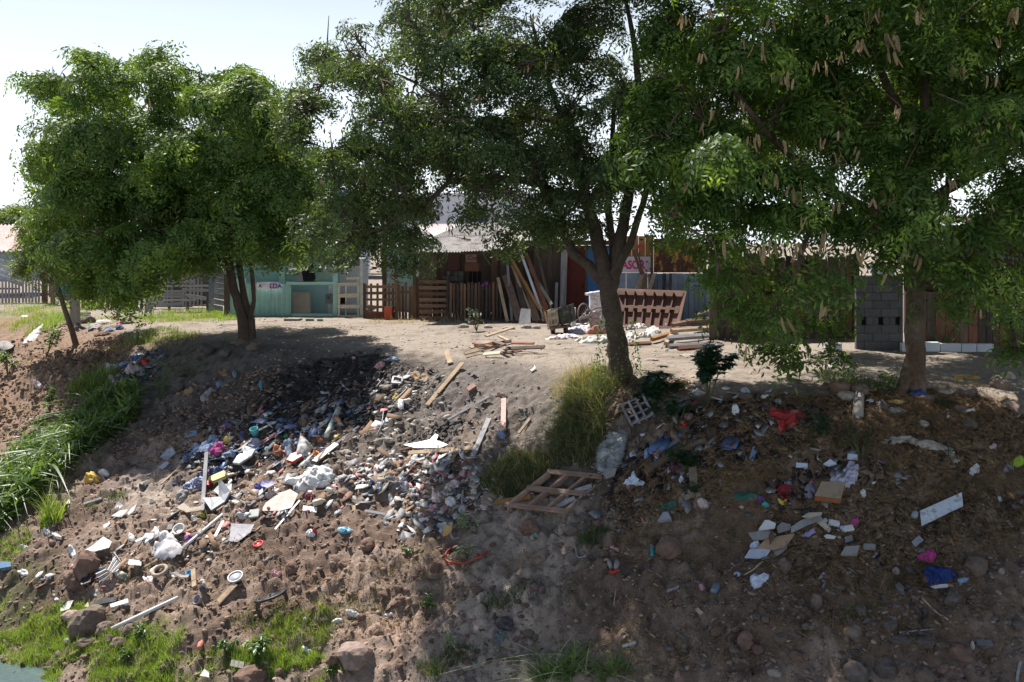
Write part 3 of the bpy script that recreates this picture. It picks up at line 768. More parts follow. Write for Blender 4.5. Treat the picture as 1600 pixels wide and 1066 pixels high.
# fence
D = 33.8
t = thing('sheet_fence', 'teal corrugated metal fence with an open gateway', 'fence', gnd(420, 497, D))
g1 = gy_(410, D)
for x0, x1, w in ((385, 423.3, 5), (423.9, 455, 4)):
    mb = MB(); mb.corr(P(x0, g1 + 1, D), P(x1, g1, D), P(x1, 444, D), P(x0, 443, D), w, .03, .006, 2); build('corrugated_panel', mb, teal, t)
rect(t, 'plain_panel', 359, 436, 384.5, g1, D, .03, teal)
rect(t, 'rail', 447, 442, 524, 445.5, D - .03, .06, teal2)
rect(t, 'post', 520, 425, 527, g1 + 1, D - .05, .15, teal2)
rect(t, 'sill', 455.5, g1 - 3, 519.5, g1 + 1.5, D - .1, .3, teal2)
rect(t, 'dark_post', 350, 428, 358.5, g1, D - .05, .15, wdark)
# banner
t2 = thing('banner', 'small white banner with purple letters tied to the teal fence', 'banner', P(419, 453, D - .14))
mb = MB(); k0 = []
for j in range(5):
    for i in range(13):
        u = i / 12; v = j / 4
        p = P(401 + 36.5 * u, 453 - 11 * v - 1.2 * math.sin(u * 3.1), D - .14 + .02 * math.sin(u * 14 + v * 3) - (.05 if j == 2 and 2 < i < 9 else 0)); k0.append(p)
mb.add(k0, [(j * 13 + i, j * 13 + i + 1, (j + 1) * 13 + i + 1, (j + 1) * 13 + i) for j in range(4) for i in range(12)])
build('cloth', mb, M('banner_white', (0.70, 0.69, 0.76), rough=.8, var=.06, scale=2), t2, True)
purple = M('purple_ink', (0.12, 0.03, 0.22), rough=.8, var=.05)
def text(root, name, s, p, size, mat, sx=1, rz=0, off=0.0, ry=0):
    cu = bpy.data.curves.new(name, 'FONT'); cu.body = s; cu.size = size; cu.extrude = .002; cu.offset = off; cu.materials.append(mat)
    o = bpy.data.objects.new(name, cu); COL.objects.link(o); o.parent = root; o.location = p - root.location if root else p
    o.rotation_euler = (R(90), ry, rz); o.scale = (sx, 1, 1)
    me = bpy.data.meshes.new_from_object(o); lo, ro, so = o.location.copy(), o.rotation_euler.copy(), o.scale.copy()
    bpy.data.objects.remove(o)
    o = bpy.data.objects.new(name, me); COL.objects.link(o); o.parent = root; o.location = lo; o.rotation_euler = ro; o.scale = so; return o
text(t2, 'lettering', 'EDA', P(421, 450.6, D - .19), .22, purple, 1.0, off=.006)
text(t2, 'lettering', 'A', P(404, 449.4, D - .19), .16, purple, 1.0, off=.004)
# mattress, meter box, conduit, flagstones
mb = MB(); mb.hexa([P(456, 493.5, D + .3), P(486, 494, D + .3), P(486, 494, D + .55), P(456, 493.5, D + .55), P(456, 456, D + .7), P(485, 455, D + .7), P(485, 455, D + .95), P(456, 456, D + .95)])
tag(build('mattress', mb, M('stained_beige', (0.44, 0.36, 0.28), rough=.95, var=.2, scale=2, bump=.2), None, bevel=.05), 'beige mattress leaning inside the teal gateway', 'mattress')
t = thing('meter_box', 'grey electricity meter box on a pale post beside the teal gateway', 'meter box', gnd(516, 495, D + .3))
rect(t, 'post', 513, 446, 519, gy_(516, D + .4), D + .4, .1, M('lilac_post', (0.42, 0.40, 0.46), rough=.8))
bx_ = rect(t, 'box', 508, 460, 519.5, 474.5, D + .22, .17, M('meter_grey', (0.11, 0.115, 0.13), rough=.6), bevel=.01)
rect(bx_, 'window', 511, 463, 515, 468, D + .212, .006, M('meter_glass', (0.02, 0.02, 0.025), rough=.15))
rect(bx_, 'hatch', 511, 469.5, 518, 473, D + .212, .006, M('meter_hatch', (0.16, 0.17, 0.18), rough=.6))
for k, (x, y, w) in enumerate(((458, 501, 24), (484, 501, 12), (500, 501.5, 9))):
    p = at(x, y); mb = MB(); mb.box((p.x, p.y, p.z + .03), (w * p.y / F, .35, .08), Matrix.Rotation(random.uniform(-.2, .2), 3, 'Z'))
    tag(build('flagstone', mb, concr, None), ['wide flat slab at the foot of the teal gateway', 'slab in the middle of three before the teal gateway', 'smallest slab nearest the cream gate'][k], 'slab', 'slabs at the teal gateway')
# white outbuilding and gate
t = thing('white_outbuilding', 'small white rendered outbuilding behind the cream gate', 'outbuilding', gnd(546, 495, 35.4))
rect(t, 'wall', 527.6, 404, 566, gy_(546, 35.4), 35.4, 1.5, whiteb)
rect(t, 'window', 529, 403.5, 562, 415, 35.36, .035, M('grey_pane', (0.22, 0.22, 0.23), rough=.4))
rect(t, 'ledge', 527.6, 415.5, 566, 418, 35.3, .09, white)
rect(t, 'hatch', 532, 464, 540, 475, 35.36, .035, dark)
t = thing('garden_gate', 'cream slatted gate between the teal fence and the pallets', 'gate', gnd(546, 498, 33.6))
D = 33.6; g2 = gy_(546, D)
rect(t, 'gate_post', 562.5, 405, 567, g2 + 1, D, .1, M('pale_greenish_white', (0.50, 0.55, 0.50), rough=.8))
rect(t, 'stile', 528, 445, 531, g2, D - .02, .05, cream)
rect(t, 'stile', 539.5, 445, 541, g2, D + .06, .03, cream)
rect(t, 'stile', 558, 434, 561, g2, D - .02, .05, M('pale_greenish_white', (0, 0, 0)))
for ya, yb in ((434, 437), (442.5, 447), (459.5, 465), (476.5, 482), (493, 498)): rect(t, 'rail', 527.5 if ya > 440 else 541, ya, 562, yb, D - .055, .03, cream)

# --- pallet fence
D = 32.8
t = thing('pallet_fence', 'fence of reddish brown pallets right of the cream gate', 'fence', gnd(592, 500, D))
g3 = gy_(592, D)
for x in (569, 578, 588, 597, 606, 612): rect(t, 'board', x, 443, x + 3.6, g3, D + .1, .02, wbrown)
for ya, yb in ((446, 450), (456, 460), (466.5, 470), (478, 481.5), (487, 499)): rect(t, 'slat', 568, ya, 617, yb + random.uniform(-.5, .5), D, .03, wred if ya > 480 else wbrown)
rect(t, 'post', 616.5, 437, 621.5, g3 + 1.5, D - .05, .12, wbrown)
rect(t, 'post', 567.3, 443, 570, g3, D - .04, .03, wdark)
tag(rect(None, 'plastic_crate', 600.5, 480, 612, 499, D - .35, .3, M('orange_red_plastic', (0.50, 0.09, 0.035), rough=.6)), 'orange red plastic crate in front of the pallet fence', 'crate')
t = thing('picket_fence', 'uneven brown boards between two pallet fences', 'fence', gnd(634, 502, D))
for x, yt in ((622.5, 444), (627.5, 447), (632, 441), (638, 448), (642.5, 446), (647, 440)): rect(t, 'board', x, yt, x + 4.1, gy_(x, D), D + random.uniform(0, .04), .03, wbrown, slant=random.uniform(-.8, .8))
rect(t, 'post', 651, 436, 656, gy_(650, D) + 2, D - .2, .12, wbrown)
rect(t, 'rail', 621.8, 455, 650.8, 458, D + .08, .04, wdark)

# --- teal strip behind
t = thing('teal_sheet_wall', 'teal wall glimpsed behind the brown picket boards', 'wall', gnd(633, 490, 37))
rect(t, 'wall', 602, 385, 646, gy_(633, 37), 37, .2, teal)
mb = MB(); mb.corr(P(606, 440, 36.8), P(616, 440, 36.8), P(616, 396, 36.8), P(606, 396, 36.8), 4, .02, .006); build('corrugated_panel', mb, whiteb, t)
tag(rect(None, 'palm_post', 597, 380, 603.5, gy_(600, 33.6), 33.6, .14, bark), 'brown trunk-like post behind the pallet fence', 'post')
tag(rect(None, 'roof_post', 616, 396, 620.5, 437, 33.3, .1, wdark), 'thin dark post under the left corner of the corrugated roof', 'post')

# --- wooden shack with corrugated roof
D = 32.6
t = thing('wooden_shack', 'dark plank shack with a rusty white corrugated roof', 'shack', gnd(710, 503, D))
g4 = gy_(710, D)
rect(t, 'back_wall', 645, 375, 868, gy_(760, D + 4), D + 4, .1, wdark)
x = 646
while x < 868:
    w = random.uniform(6, 10); top = 394 + random.uniform(-1, 2)
    if 724 < x < 752: x += 7; continue
    m_ = random.choice([wdark, wdark, wbrown, wdark])
    rect(t, 'plank', x, top, min(x + w - .5, 869), g4 - 1, D + random.uniform(0, .03), .03, m_); x += w
for y_ in range(424, 503, 8):   # grey block pier
    off = 6 if (y_ // 8) % 2 else 0
    for xx in (692, 704, 716): rect(t, 'block', xx + (off if xx < 716 else 0), y_, xx + (11.2 if xx < 716 else 8), y_ + 7.2, D - .16, .12, blockm)
rect(t, 'window_shade_sheet', 725, 424, 752, 445, D + .1, .05, dark)  # near-black sheet standing in for the unlit room behind the bars
for xx in (731, 738, 745): rect(t, 'window_bar', xx, 424, xx + 1.2, 445, D + .02, .03, wdark)
rect(t, 'curtain', 658, 398, 683, 436, D - .08, .03, M('brown_drape', (0.10, 0.08, 0.075), rough=1, var=.3, scale=2))
rect(t, 'door_panel', 700, 398, 719, 424, D - .08, .04, M('maroon_panel', (0.075, 0.035, 0.03), rough=.8), bevel=.02)
rect(t, 'shutter', 726, 411.5, 748, 424, D - .06, .04, M('plywood_brown', (0.16, 0.08, 0.055), rough=.9))
rect(t, 'wall_stud', 683.5, 396, 688, g4, D - .05, .04, wdark); rect(t, 'wall_stud', 646.2, 396, 650, g4, D - .05, .04, wbrown)
rect(t, 'scalloped_trim', 650.5, 396, 655, 433, D - .07, .03, whiteb)
# roof sheets: eave to ridge
ev = [(622, 397, 31.2), (655, 396, 31.3), (688, 395, 31.4), (720, 395, 31.5), (752, 393.5, 31.6), (786, 391, 31.7), (820, 386, 31.8), (852, 382, 31.9), (886, 378, 32)]
rd = [(722, 353, 37), (743, 350, 37), (764, 349, 37), (785, 348, 37), (806, 347, 37), (828, 347, 37), (850, 347, 37), (874, 348, 37), (898, 349, 37)]
for i in range(8):
    e0, e1, r1, r0 = P(*ev[i]), P(*ev[i + 1]), P(*rd[i + 1]), P(*rd[i])
    lift = Vector((0, 0, random.uniform(0, .03)))
    m0 = e0.lerp(r0, .52); m1 = e1.lerp(r1, .52 + random.uniform(-.05, .05))
    for (p0, p1, p2, p3, dz) in ((e0, e1, m1, m0, .02), (m0 - (r0 - e0) * .04, m1 - (r1 - e1) * .04, r1, r0, .045)):
        z_ = Vector((0, 0, dz)) + lift
        mb = MB(); mb.corr(p0 + z_, p1 + z_, p2 + z_, p3 + z_, 7, .022, .006, 2); build('roof_sheet', mb, roofm, t)
bar(t, 'eave_beam', (640, 398.5, 31.6), (790, 395, 31.9), 3, .08, wdark); bar(t, 'eave_beam', (792, 395, 31.9), (882, 383, 32.2), 3, .08, wdark)
for (a_, b_, w_) in (((640, 388, 32.2), (694, 381, 34), 4), ((700, 374, 34.4), (735, 379, 33.2), 3)):
    tag(bar(None, 'loose_board', (a_[0], a_[1] - 4, a_[2]), (b_[0], b_[1] - 4, b_[2]), w_, .05, wred), 'reddish board lying on the roof, ' + ('near its left eave' if w_ == 4 else 'short piece further right'), 'board', 'boards lying on the corrugated roof')
for i, (x, y) in enumerate(((712, 374), (728, 377), (750, 374))):
    tag(bar(None, 'rubble_on_roof', (x, y, 33.8), (x + 9, y - .5, 33.9), 2.5, .08, wdark), ['left dark stick lying on the bright roof', 'middle dark stick lying on the bright roof', 'right dark stick lying on the bright roof'][i], 'stick', 'sticks on the roof')
# sign
t2 = thing('painted_sign', 'pinkish board with red handwriting under the eave', 'sign', P(736, 411, D - .12))
rect(t2, 'board', 727.5, 396.5, 744.5, 410, D - .12, .02, M('pink_board', (0.27, 0.20, 0.19), rough=.9))
text(t2, 'lettering', 'Coo', P(731, 406, D - .125), .20, M('dark_red_ink', (0.16, 0.01, 0.015), rough=.8), 1.0, off=.003)

D = 31.8
t = thing('pallet_fence', 'tall grey brown pallets standing before the wooden shack', 'fence', gnd(678, 505, D))
g5 = gy_(678, D)
for x in (657, 668, 680.5, 693): rect(t, 'board', x, 436, x + 4.5, g5, D + .09, .03, wdark)
for k in range(7): rect(t, 'slat', 655, 438 + k * 9.4, 698 + random.uniform(-1, 1), 443 + k * 9.4, D, .03, wbrown)
rect(t, 'post', 697.5, 434, 701, g5, D - .04, .1, wdark)
t = thing('picket_fence', 'low fence of thin grey pickets before the shack window', 'fence', gnd(740, 503, D))
x = 702
while x < 782: rect(t, 'picket', x, 442 + random.uniform(-2, 2), x + 3.6, gy_(x, D), D + random.uniform(-.01, .01), .025, wdark if random.random() < .6 else wbrown, slant=random.uniform(-.7, .7)); x += 5.6
rect(t, 'rail', 701, 450, 783, 453, D + .05, .04, wdark); rect(t, 'rail', 701, 484, 783, 487, D + .05, .04, wdark)

# --- dark shack to the right
D = 32.4
t = thing('dark_shack', 'dark shack with a dark red door behind the forked tree', 'shack', gnd(880, 500, D))
x = 782; 
while x < 884:
    w = random.uniform(7, 12); rect(t, 'plank', x, 384 + random.uniform(-2, 3), min(x + w - .4, 884), gy_(x, D), D - .1 + random.uniform(0, .03), .03, wdark); x += w
dr_ = rect(t, 'door', 885, 388, 914, gy_(900, D), D - .02, .05, redd); rect(dr_, 'handle', 909, 445, 911, 450, D - .06, .035, dark)
rect(t, 'door_frame', 914.3, 384, 917, gy_(900, D), D - .06, .1, wdark); rect(t, 'lintel', 882, 384, 917, 387.6, D - .07, .1, wdark)
rect(t, 'blue_panel', 917.3, 386, 962, gy_(930, D), D, .05, blue)
rect(t, 'side_panel', 874, 390, 884, gy_(880, D) - 8, D - .2, .04, wgrey, slant=3)
rect(t, 'roof', 800, 376, 962, 383, D - .6, 5, rustd)
rect(t, 'back_wall', 782, 384, 962, gy_(870, D + 4), D + 4, .1, dark)
for i, (x, s_) in enumerate(((868, 2), (876, 5))):
    tag(bar(None, 'leaning_plank', (x, gy_(x, 31.6) + .5, 31.3), (x + s_, 442 - i * 20, 32.0), 4.5, .04, wgrey), ['short grey plank leaning beside the dark red door', 'tall grey plank leaning nearest the dark red door'][i], 'plank', 'planks leaning by the red door')

# leaning lumber heap before the dark shack
ll = [((793, 498), (778, 434), 5, wtan, 'pale plank leaning left at the front of the lumber'), ((800, 497), (792, 402), 4, wgrey, 'grey upright lath behind the pale leaning plank'),
      ((845, 494), (797, 402), 4.5, wbrown, 'long brown beam from upper left of the lumber'), ((843, 478), (794, 395), 4, worange, 'orange brown plank at the top left of the lumber'),
      ((850, 492), (812, 390), 4, whiteb, 'whitish pipe-straight board in the middle of the lumber'), ((858, 486), (822, 396), 6, wred, 'reddish board leaning right of the whitish one'),
      ((835, 496), (800, 415), 4, wtan, 'tan board crossing low in the lumber'), ((862, 470), (828, 420), 5, M('green_grey_board', (0.20, 0.22, 0.17), rough=.9), 'greenish grey board at the right of the lumber'),
      ((850, 495), (846, 463), 7, wtan, 'short pale board standing at the right foot of the lumber'), ((822, 495), (806, 425), 9, wdark, 'dark wide board in the middle of the lumber'),
      ((812, 495), (790, 430), 12, M('brick_brown_panel', (0.14, 0.095, 0.075), rough=.95, var=.4), 'brown slatted panel behind the pale plank'), ((855, 496), (836, 440), 6, worange, 'orange board low at the right of the lumber'),
      ((840, 495), (820, 440), 8, wbrown, 'broad brown board low in the lumber'), ((866, 495), (842, 405), 4, wdark, 'thin dark board at the back right of the lumber')]
for i, (a_, b_, w_, m_, lab) in enumerate(ll):
    d0 = 31.0 - i * .03; yb = gy_(a_[0], d0)
    tag(bar(None, 'leaning_plank', (a_[0], a_[1] + (yb - 499), d0), (b_[0], b_[1], 31.95 - i * .02), w_, .05, m_), lab, 'plank', 'lumber leaning on the dark shack')
p0 = gnd(819, 500, 30.2)
mb = MB(); mb.hexa([P(810, gy_(810, 30.2), 30.2), P(829, gy_(829, 30.2), 30.2), P(829, gy_(829, 30.2), 30.25), P(810, gy_(810, 30.2), 30.25), P(814, 482, 30.5), P(829, 483, 30.5), P(829, 483, 30.55), P(814, 482, 30.55)])
tag(build('slab', mb, M('pale_slab', (0.42, 0.42, 0.43), rough=.8)), 'square pale slab propped up before the lumber', 'slab')

# --- graffiti fence, rust panel, blue sheets
D = 31.0
t = thing('patchwork_fence', 'patchwork fence with pink graffiti, rusty sheet and pale blue boards', 'fence', gnd(1030, 512, D))
g6 = gy_(1030, D)
for k in range(5): rect(t, 'board', 966 + k * 10.6, 368 + k % 2, 976.2 + k * 10.6, 402.5, D + .05, .03, worange)
rect(t, 'panel', 964, 401, 1019, 426, D, .03, M('white_board', (0.58, 0.58, 0.64), rough=.8, var=.08))
for k, (x0, x1) in enumerate(((960, 978), (978.6, 1012))): rect(t, 'panel', x0, 426.4, x1, g6, D, .04, bluew)
rect(t, 'post', 1017, 372, 1021, g6, D - .08, .07, wdark)
rect(t, 'rust_sheet', 1021.5, 373, 1092, 426, D, .02, rust)
rect(t, 'dark_sheet', 1092.5, 382, 1104, 426, D, .03, rustd)
x = 1012.6
while x < 1108:
    w = random.uniform(6, 10); rect(t, 'board', x, 426.8 + random.uniform(0, 1), min(x + w - .7, 1110), g6, D + random.uniform(0, .03), .025, bluew); x += w
rect(t, 'added_dark_backing', 1012.6, 428, 1109, g6 - .5, D + .09, .03, dark)  # dark sheet added to keep lit ground out of the board gaps
magenta = M('magenta_spray', (0.50, 0.03, 0.17), rough=.8, var=.2, scale=8)
text(t, 'graffiti', 'RASOR', P(963, 420, D - .006), .36, magenta, .78, off=.012)
text(t, 'graffiti', '(', P(961, 425, D - .006), .5, M('red_spray', (0.55, 0.04, 0.06), rough=.8), .8, off=.02)
text(t, 'graffiti', '/', P(974, 393, D + .04), .22, M('red_spray', (0, 0, 0)), 2.2, off=.02); text(t, 'graffiti', '-', P(998, 391, D + .04), .5, M('red_spray', (0, 0, 0)), 1.2, off=.02, ry=-.2)
for (x, y, s_) in ((1011, 409, 3), (1002, 407, 2.5), (1016, 420, 2.6), (1010, 423, 3), (1006, 426, 2)): rect(t, 'graffiti', x - s_ / 2, y - s_ / 2, x + s_ / 2, y + s_ / 2, D - .006, .005, magenta)
for i, (a_, b_, w_, m_, lab) in enumerate((((1002, 428), (990, 392), 4, wred, 'reddish pole leaning across the graffiti panel'), ((1005, 428), (995, 390), 2, wdark, 'thin dark stick leaning across the graffiti panel'),
        ((995, 452), (1003, 432), 6, wtan, 'sunlit pale log end standing on the crate top'), ((1005, 452), (1010, 430), 5, worange, 'orange log next to the sunlit pale one'), ((1015, 452), (1022, 428), 5.5, wtan, 'mottled log leaning on the dark post'),
        ((1038, 453), (1038, 428), 5, wdark, 'dark upright stake before the pale blue boards'), ((1047, 453), (1048, 428), 4, wdark, 'black stake right of the dark upright one'), ((1043, 454), (1047, 441), 4, wgrey, 'short pale stump before the black stake'))):
    tag(bar(None, 'leaning_log', (*a_, D - .4 - i * .01), (*b_, D - .12 - i * .008), w_, .09, m_), lab, 'log', 'logs above the brown crate wall')

# tipped ribbed crate wall (leans back from its foot)
t = thing('tipped_cart_body', 'tipped brown wooden cart body with six ribs', 'cart body', gnd(1015, 512, 29.4))
def cb(u, v, o=0):     # u 0..1 along, v 0..1 up
    a_ = P(962, 508, 29.2).lerp(P(1054, 513, 28.8), u); b_ = P(962, 452, 30.2).lerp(P(1068, 456, 29.8), u)
    return a_.lerp(b_, v) + Vector((0, -o, 0))
for k in range(7):
    u0 = k / 7 + .004; u1 = (k + 1) / 7 - .004
    mb = MB(); mb.hexa([cb(u0, .02), cb(u1, .02), cb(u1, .02, -.03), cb(u0, .02, -.03), cb(u0, .98), cb(u1, .98), cb(u1, .98, -.03), cb(u0, .98, -.03)]); build('board', mb, brownm, t)
    if k:
        u = k / 7; mb = MB(); mb.hexa([cb(u - .008, .03, .1), cb(u + .008, .03, .1), cb(u + .008, .03, .005), cb(u - .008, .03, .005), cb(u - .008, .97, .1), cb(u + .008, .97, .1), cb(u + .008, .97, .005), cb(u - .008, .97, .005)]); build('rib', mb, brownm, t)
for v0, v1, o_ in ((.975, 1.03, .24), (.5, .56, .16), (0, .05, .16)):
    mb = MB(); mb.hexa([cb(0, v0, o_), cb(1.0, v0, o_), cb(1.0, v0, .105), cb(0, v0, .105), cb(0, v1, o_), cb(1.0, v1, o_), cb(1.0, v1, .105), cb(0, v1, .105)]); build('rail', mb, brownm, t)
mb = MB(); mb.hexa([cb(1.0, 0, .45), cb(1.02, 0, .45), cb(1.02, 0, -.02), cb(1.0, 0, -.02), cb(1.0, 1.02, .26), cb(1.02, 1.02, .26), cb(1.02, 1.02, -.02), cb(1.0, 1.02, -.02)]); build('side_board', mb, brownm, t)

# --- right: dark plank fence, block wall, kerb blocks, dark shed
D = 25.5
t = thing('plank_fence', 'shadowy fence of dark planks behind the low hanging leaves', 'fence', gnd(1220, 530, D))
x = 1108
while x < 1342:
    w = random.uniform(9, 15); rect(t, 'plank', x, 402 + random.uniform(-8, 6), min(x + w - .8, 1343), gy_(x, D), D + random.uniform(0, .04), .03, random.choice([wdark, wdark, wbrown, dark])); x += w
rect(t, 'added_dark_backing', 1109, 408, 1342, gy_(1220, D) - 1, D + .13, .03, dark); rect(t, 'pale_panel', 1200, 478, 1234, 512, D - .06, .04, wgrey); rect(t, 'rail', 1108, 440, 1343, 445, D + .06, .06, wdark)  # dark backing added behind the planks to blacken bright slits
D = 23.0
t = thing('block_wall', 'grey concrete block wall with square holes behind the right trunk', 'wall', gnd(1375, 552, D))
g7 = gy_(1375, D); bw, bh = 26.4, 12.7; nrow = 9
mb_ = rect(t, 'mortar_core', 1339, g7 - nrow * bh - 1, 1411, g7, D + .12, .04, mortar)
for r_ in range(nrow):
    y1_ = g7 - r_ * bh; y0_ = y1_ - bh + .5; off = 0 if r_ % 2 else bw / 2
    x = 1338 - off
    while x < 1411:
        xa, xb = max(x, 1338), min(x + bw - .6, 1411)
        if xb - xa > 3:
            if r_ % 3 == 0:      # pierced course
                cx = [1350, 1376.5, 1403]
                seg = [xa]; 
                for c0 in cx:
                    if xa < c0 - 4 and c0 + 4 < xb: seg += [c0 - 4, c0 + 4]
                seg.append(xb)
                for k in range(0, len(seg) - 1, 2):
                    if seg[k + 1] - seg[k] > 1.5: rect(t, 'block', seg[k], y0_, seg[k + 1], y1_, D + random.uniform(0, .012), .11, blockm)
            else: rect(t, 'block', xa, y0_, xb, y1_, D + random.uniform(0, .012), .11, blockm)
        x += bw
for c0 in (1350, 1376.5, 1403):
    for r_ in (0, 3, 6): rect(t, 'hole_shade', c0 - 4, g7 - (r_ + 1) * bh + 1, c0 + 4, g7 - r_ * bh - 1, D + .112, .006, dark)  # dark plate at the back paints the shade inside each hole
rect(t, 'blue_slab', 1362, g7 - nrow * bh - 17, 1398, g7 - nrow * bh - 1.5, D, .1, whiteb)
xs_ = [(1410, 1423), (1440, 1469), (1470, 1502), (1503, 1526), (1527, 1553), (1290, 1316)]
labs = ['white painted block just left of the right trunk', 'white painted block just right of the right trunk', 'second white painted block right of the trunk', 'third white painted block right of the trunk', 'last white painted block of the row at the right', 'white painted block alone left of the block wall']
for (x0, x1), lab in zip(xs_, labs):
    D_ = 22.6; g8 = gy_(x0, D_); tag(rect(None, 'painted_block', x0, g8 - 13.5 + random.uniform(-1, 1), x1, g8 + .5, D_, .16, whiteb, bevel=.01), lab, 'block', 'white blocks along the foot of the dark shed')
D = 23.4
t = thing('dark_shed', 'dark shed of rusty sheets and planks behind the right tree', 'shed', gnd(1530, 555, D))
x = 1414
while x < 1720:
    w = random.uniform(8, 15); rect(t, 'plank', x, 455 + random.uniform(-4, 4), x + w - .8, gy_(x, D), D + random.uniform(0, .05), .03, random.choice([wdark, wbrown, wdark, wred])); x += w
for x0, x1, y0 in ((1412, 1458, 360), (1458.5, 1500, 352), (1500.5, 1546, 348), (1546.5, 1600, 352), (1600.5, 1720, 350)):
    mb = MB(); mb.corr(P(x0, 452 if x0 < 1500 else 418, D), P(x1, 452 if x0 < 1500 else 418, D), P(x1, y0, D), P(x0, y0 + 2, D), 6, .02, .005, 1); build('rust_sheet', mb, rustd, t)
rect(t, 'opening_shade_sheet', 1500, 419, 1720, 456, D + .3, .05, dark)  # near-black sheet painted as the shade inside the shed opening
rect(t, 'added_dark_backing', 1415, 457, 1719, gy_(1500, D) - 1, D + .12, .03, dark); rect(t, 'light_board', 1568, 468, 1576, 492, D - .05, .02, worange); rect(t, 'light_board', 1578, 466, 1600, 491, D - .05, .02, worange)  # dark backing added so no light shows between the shed planks
mb = MB(); mb.corr(P(1560, 411, D - .9), P(1640, 412, D - .9), P(1640, 396, D + .2), P(1560, 395, D + .2), 12, .02, .006, 1); build('awning', mb, galv, t)
mb = MB(); mb.corr(P(1405, 349, D - .3), P(1720, 346, D - .3), P(1700, 336, D + 4), P(1405, 338, D + 4), 30, .02, .006, 1); build('roof', mb, rustd, t)
rect(t, 'back_wall', 1414, 352, 1720, gy_(1500, D + 4), D + 4, .1, dark)

# --- left fences
D = 41.5
t = thing('tiled_house', 'house with a pink striped roof at the far left edge', 'house', gnd(-10, 450, 48))
mb = MB(); mb.corr(P(-60, 392, 46), P(40, 393, 46), P(25, 352, 51), P(-60, 350, 51), 14, .05, .02, 1); build('roof', mb, M('pink_roof', (0.50, 0.34, 0.32), rough=.8, var=.2, scale=3, col2=(0.55, 0.50, 0.48), amt=.55), t)
rect(t, 'wall', -60, 393, 36, 440, 46.5, 3, M('grey_blue_wall', (0.28, 0.33, 0.42), rough=.8))
t = thing('sheet_fence', 'slanting weathered metal sheets above the white pickets at the far left', 'fence', gnd(20, 470, D))
for k, (x0, y0, x1, y1, h) in enumerate(((-25, 396, 34, 416, 32), (36, 400, 74, 408, 26))):
    for s_ in range(4):
        a_ = P(x0, y0 + s_ * h / 4, D + .04 * s_); b_ = P(x1, y1 + s_ * h / 4, D + .04 * s_); c_ = P(x1, y1 + (s_ + .96) * h / 4, D + .04 * s_ - .05); d_ = P(x0, y0 + (s_ + .96) * h / 4, D + .04 * s_ - .05)
        mb = MB(); t_ = Vector((0, .02, 0)); mb.hexa([d_, c_, c_ + t_, d_ + t_, a_, b_, b_ + t_, a_ + t_]); build('sheet', mb, galv, t)
t = thing('picket_fence', 'row of pale worn pickets at the far left edge', 'fence', gnd(0, 470, D))
x = -24
while x < 30: rect(t, 'picket', x, 435 + (x + 24) * .12, x + 3, gy_(x, D), D - .1, .03, wgrey); x += 5.2
rect(t, 'rail', -24, 450, 31, 452.5, D - .06, .04, wdark)
t = thing('picket_fence', 'second row of pale pickets left of the hanging tyre', 'fence', gnd(48, 468, D))
x = 34
while x < 62: rect(t, 'picket', x, 430 + random.uniform(-1, 1), x + 3, gy_(x, D), D - .1, .03, wgrey); x += 5
rect(t, 'rail', 33, 436, 63, 438.5, D - .06, .04, wgrey); rect(t, 'rail', 33, 457, 63, 459.5, D - .06, .04, wgrey)
tag(rect(None, 'fence_post', 65, 397, 72, gy_(68, 41.2), 41.2, .16, bark2), 'thick brown post left of the hanging tyre', 'post')
tag(rect(None, 'fence_post', 79, 428, 84.5, gy_(82, 40.8), 40.8, .14, wbrown, slant=-3), 'leaning brown post under the hanging tyre', 'post')
c_ = P(74, 432, 40.6); mb = MB(); mb.torus(c_, (.5, -1, .1), .22, .09, 24, 8); tag(build('car_tyre', mb, M('tyre_rubber', (0.05, 0.045, 0.045), rough=.85, var=.3), None, True), 'old tyre hung on the brown posts at the far left', 'tyre')
mb = MB(); mb.lathe([(0, -.32), (.22, -.32), (.24, -.1), (.22, 0), (.24, .1), (.22, .32), (0, .32)], P(74, 418, 40.9), (1, 0, .1), 16); tag(build('barrel', mb, M('purple_plastic', (0.22, 0.16, 0.30), rough=.6)), 'purple barrel lying above the hanging tyre', 'barrel')
tag(rect(None, 'blue_door', 96.5, 430, 107.5, 460, 41, .05, M('sky_blue_paint', (0.05, 0.22, 0.42), rough=.7)), 'blue door panel behind the concrete post', 'door')
tag(rect(None, 'board', 92, 395, 112, 470, 41.6, .05, wgrey), 'grey board wall around the blue panel', 'board')
t = thing('brush_fence', 'shadowy leaning boards below the left tree', 'fence', gnd(175, 475, 38))
for k in range(17):
    x = 112 + k * 7.6; s_ = random.uniform(-6, 10)
    rect(t, 'board', x, 424 + random.uniform(-8, 14), x + random.uniform(4, 7), gy_(x, 38), 38 + random.uniform(0, .2), .03, random.choice([wdark, M('violet_grey_wood', (0.12, 0.11, 0.15), rough=.95, objvar=.3), wbrown]), slant=s_)
rect(t, 'rail', 112, 462, 240, 465, 37.9, .04, wdark)
t = thing('slat_fence', 'fence of silvery horizontal slats under the left tree', 'fence', gnd(280, 478, 36))
D = 36.0
sl = [(238, 436, 262, 441), (258, 437, 303, 443), (306, 429, 325, 433), (244, 446, 262, 450), (260, 445, 326, 449), (247, 453, 290, 457), (284, 451, 326, 456), (256, 459, 290, 463), (244, 463, 292, 466), (254, 467, 306, 471), (240, 470, 256, 475), (290, 458, 322, 464), (244, 473, 288, 478), (262, 430, 303, 434.5)]
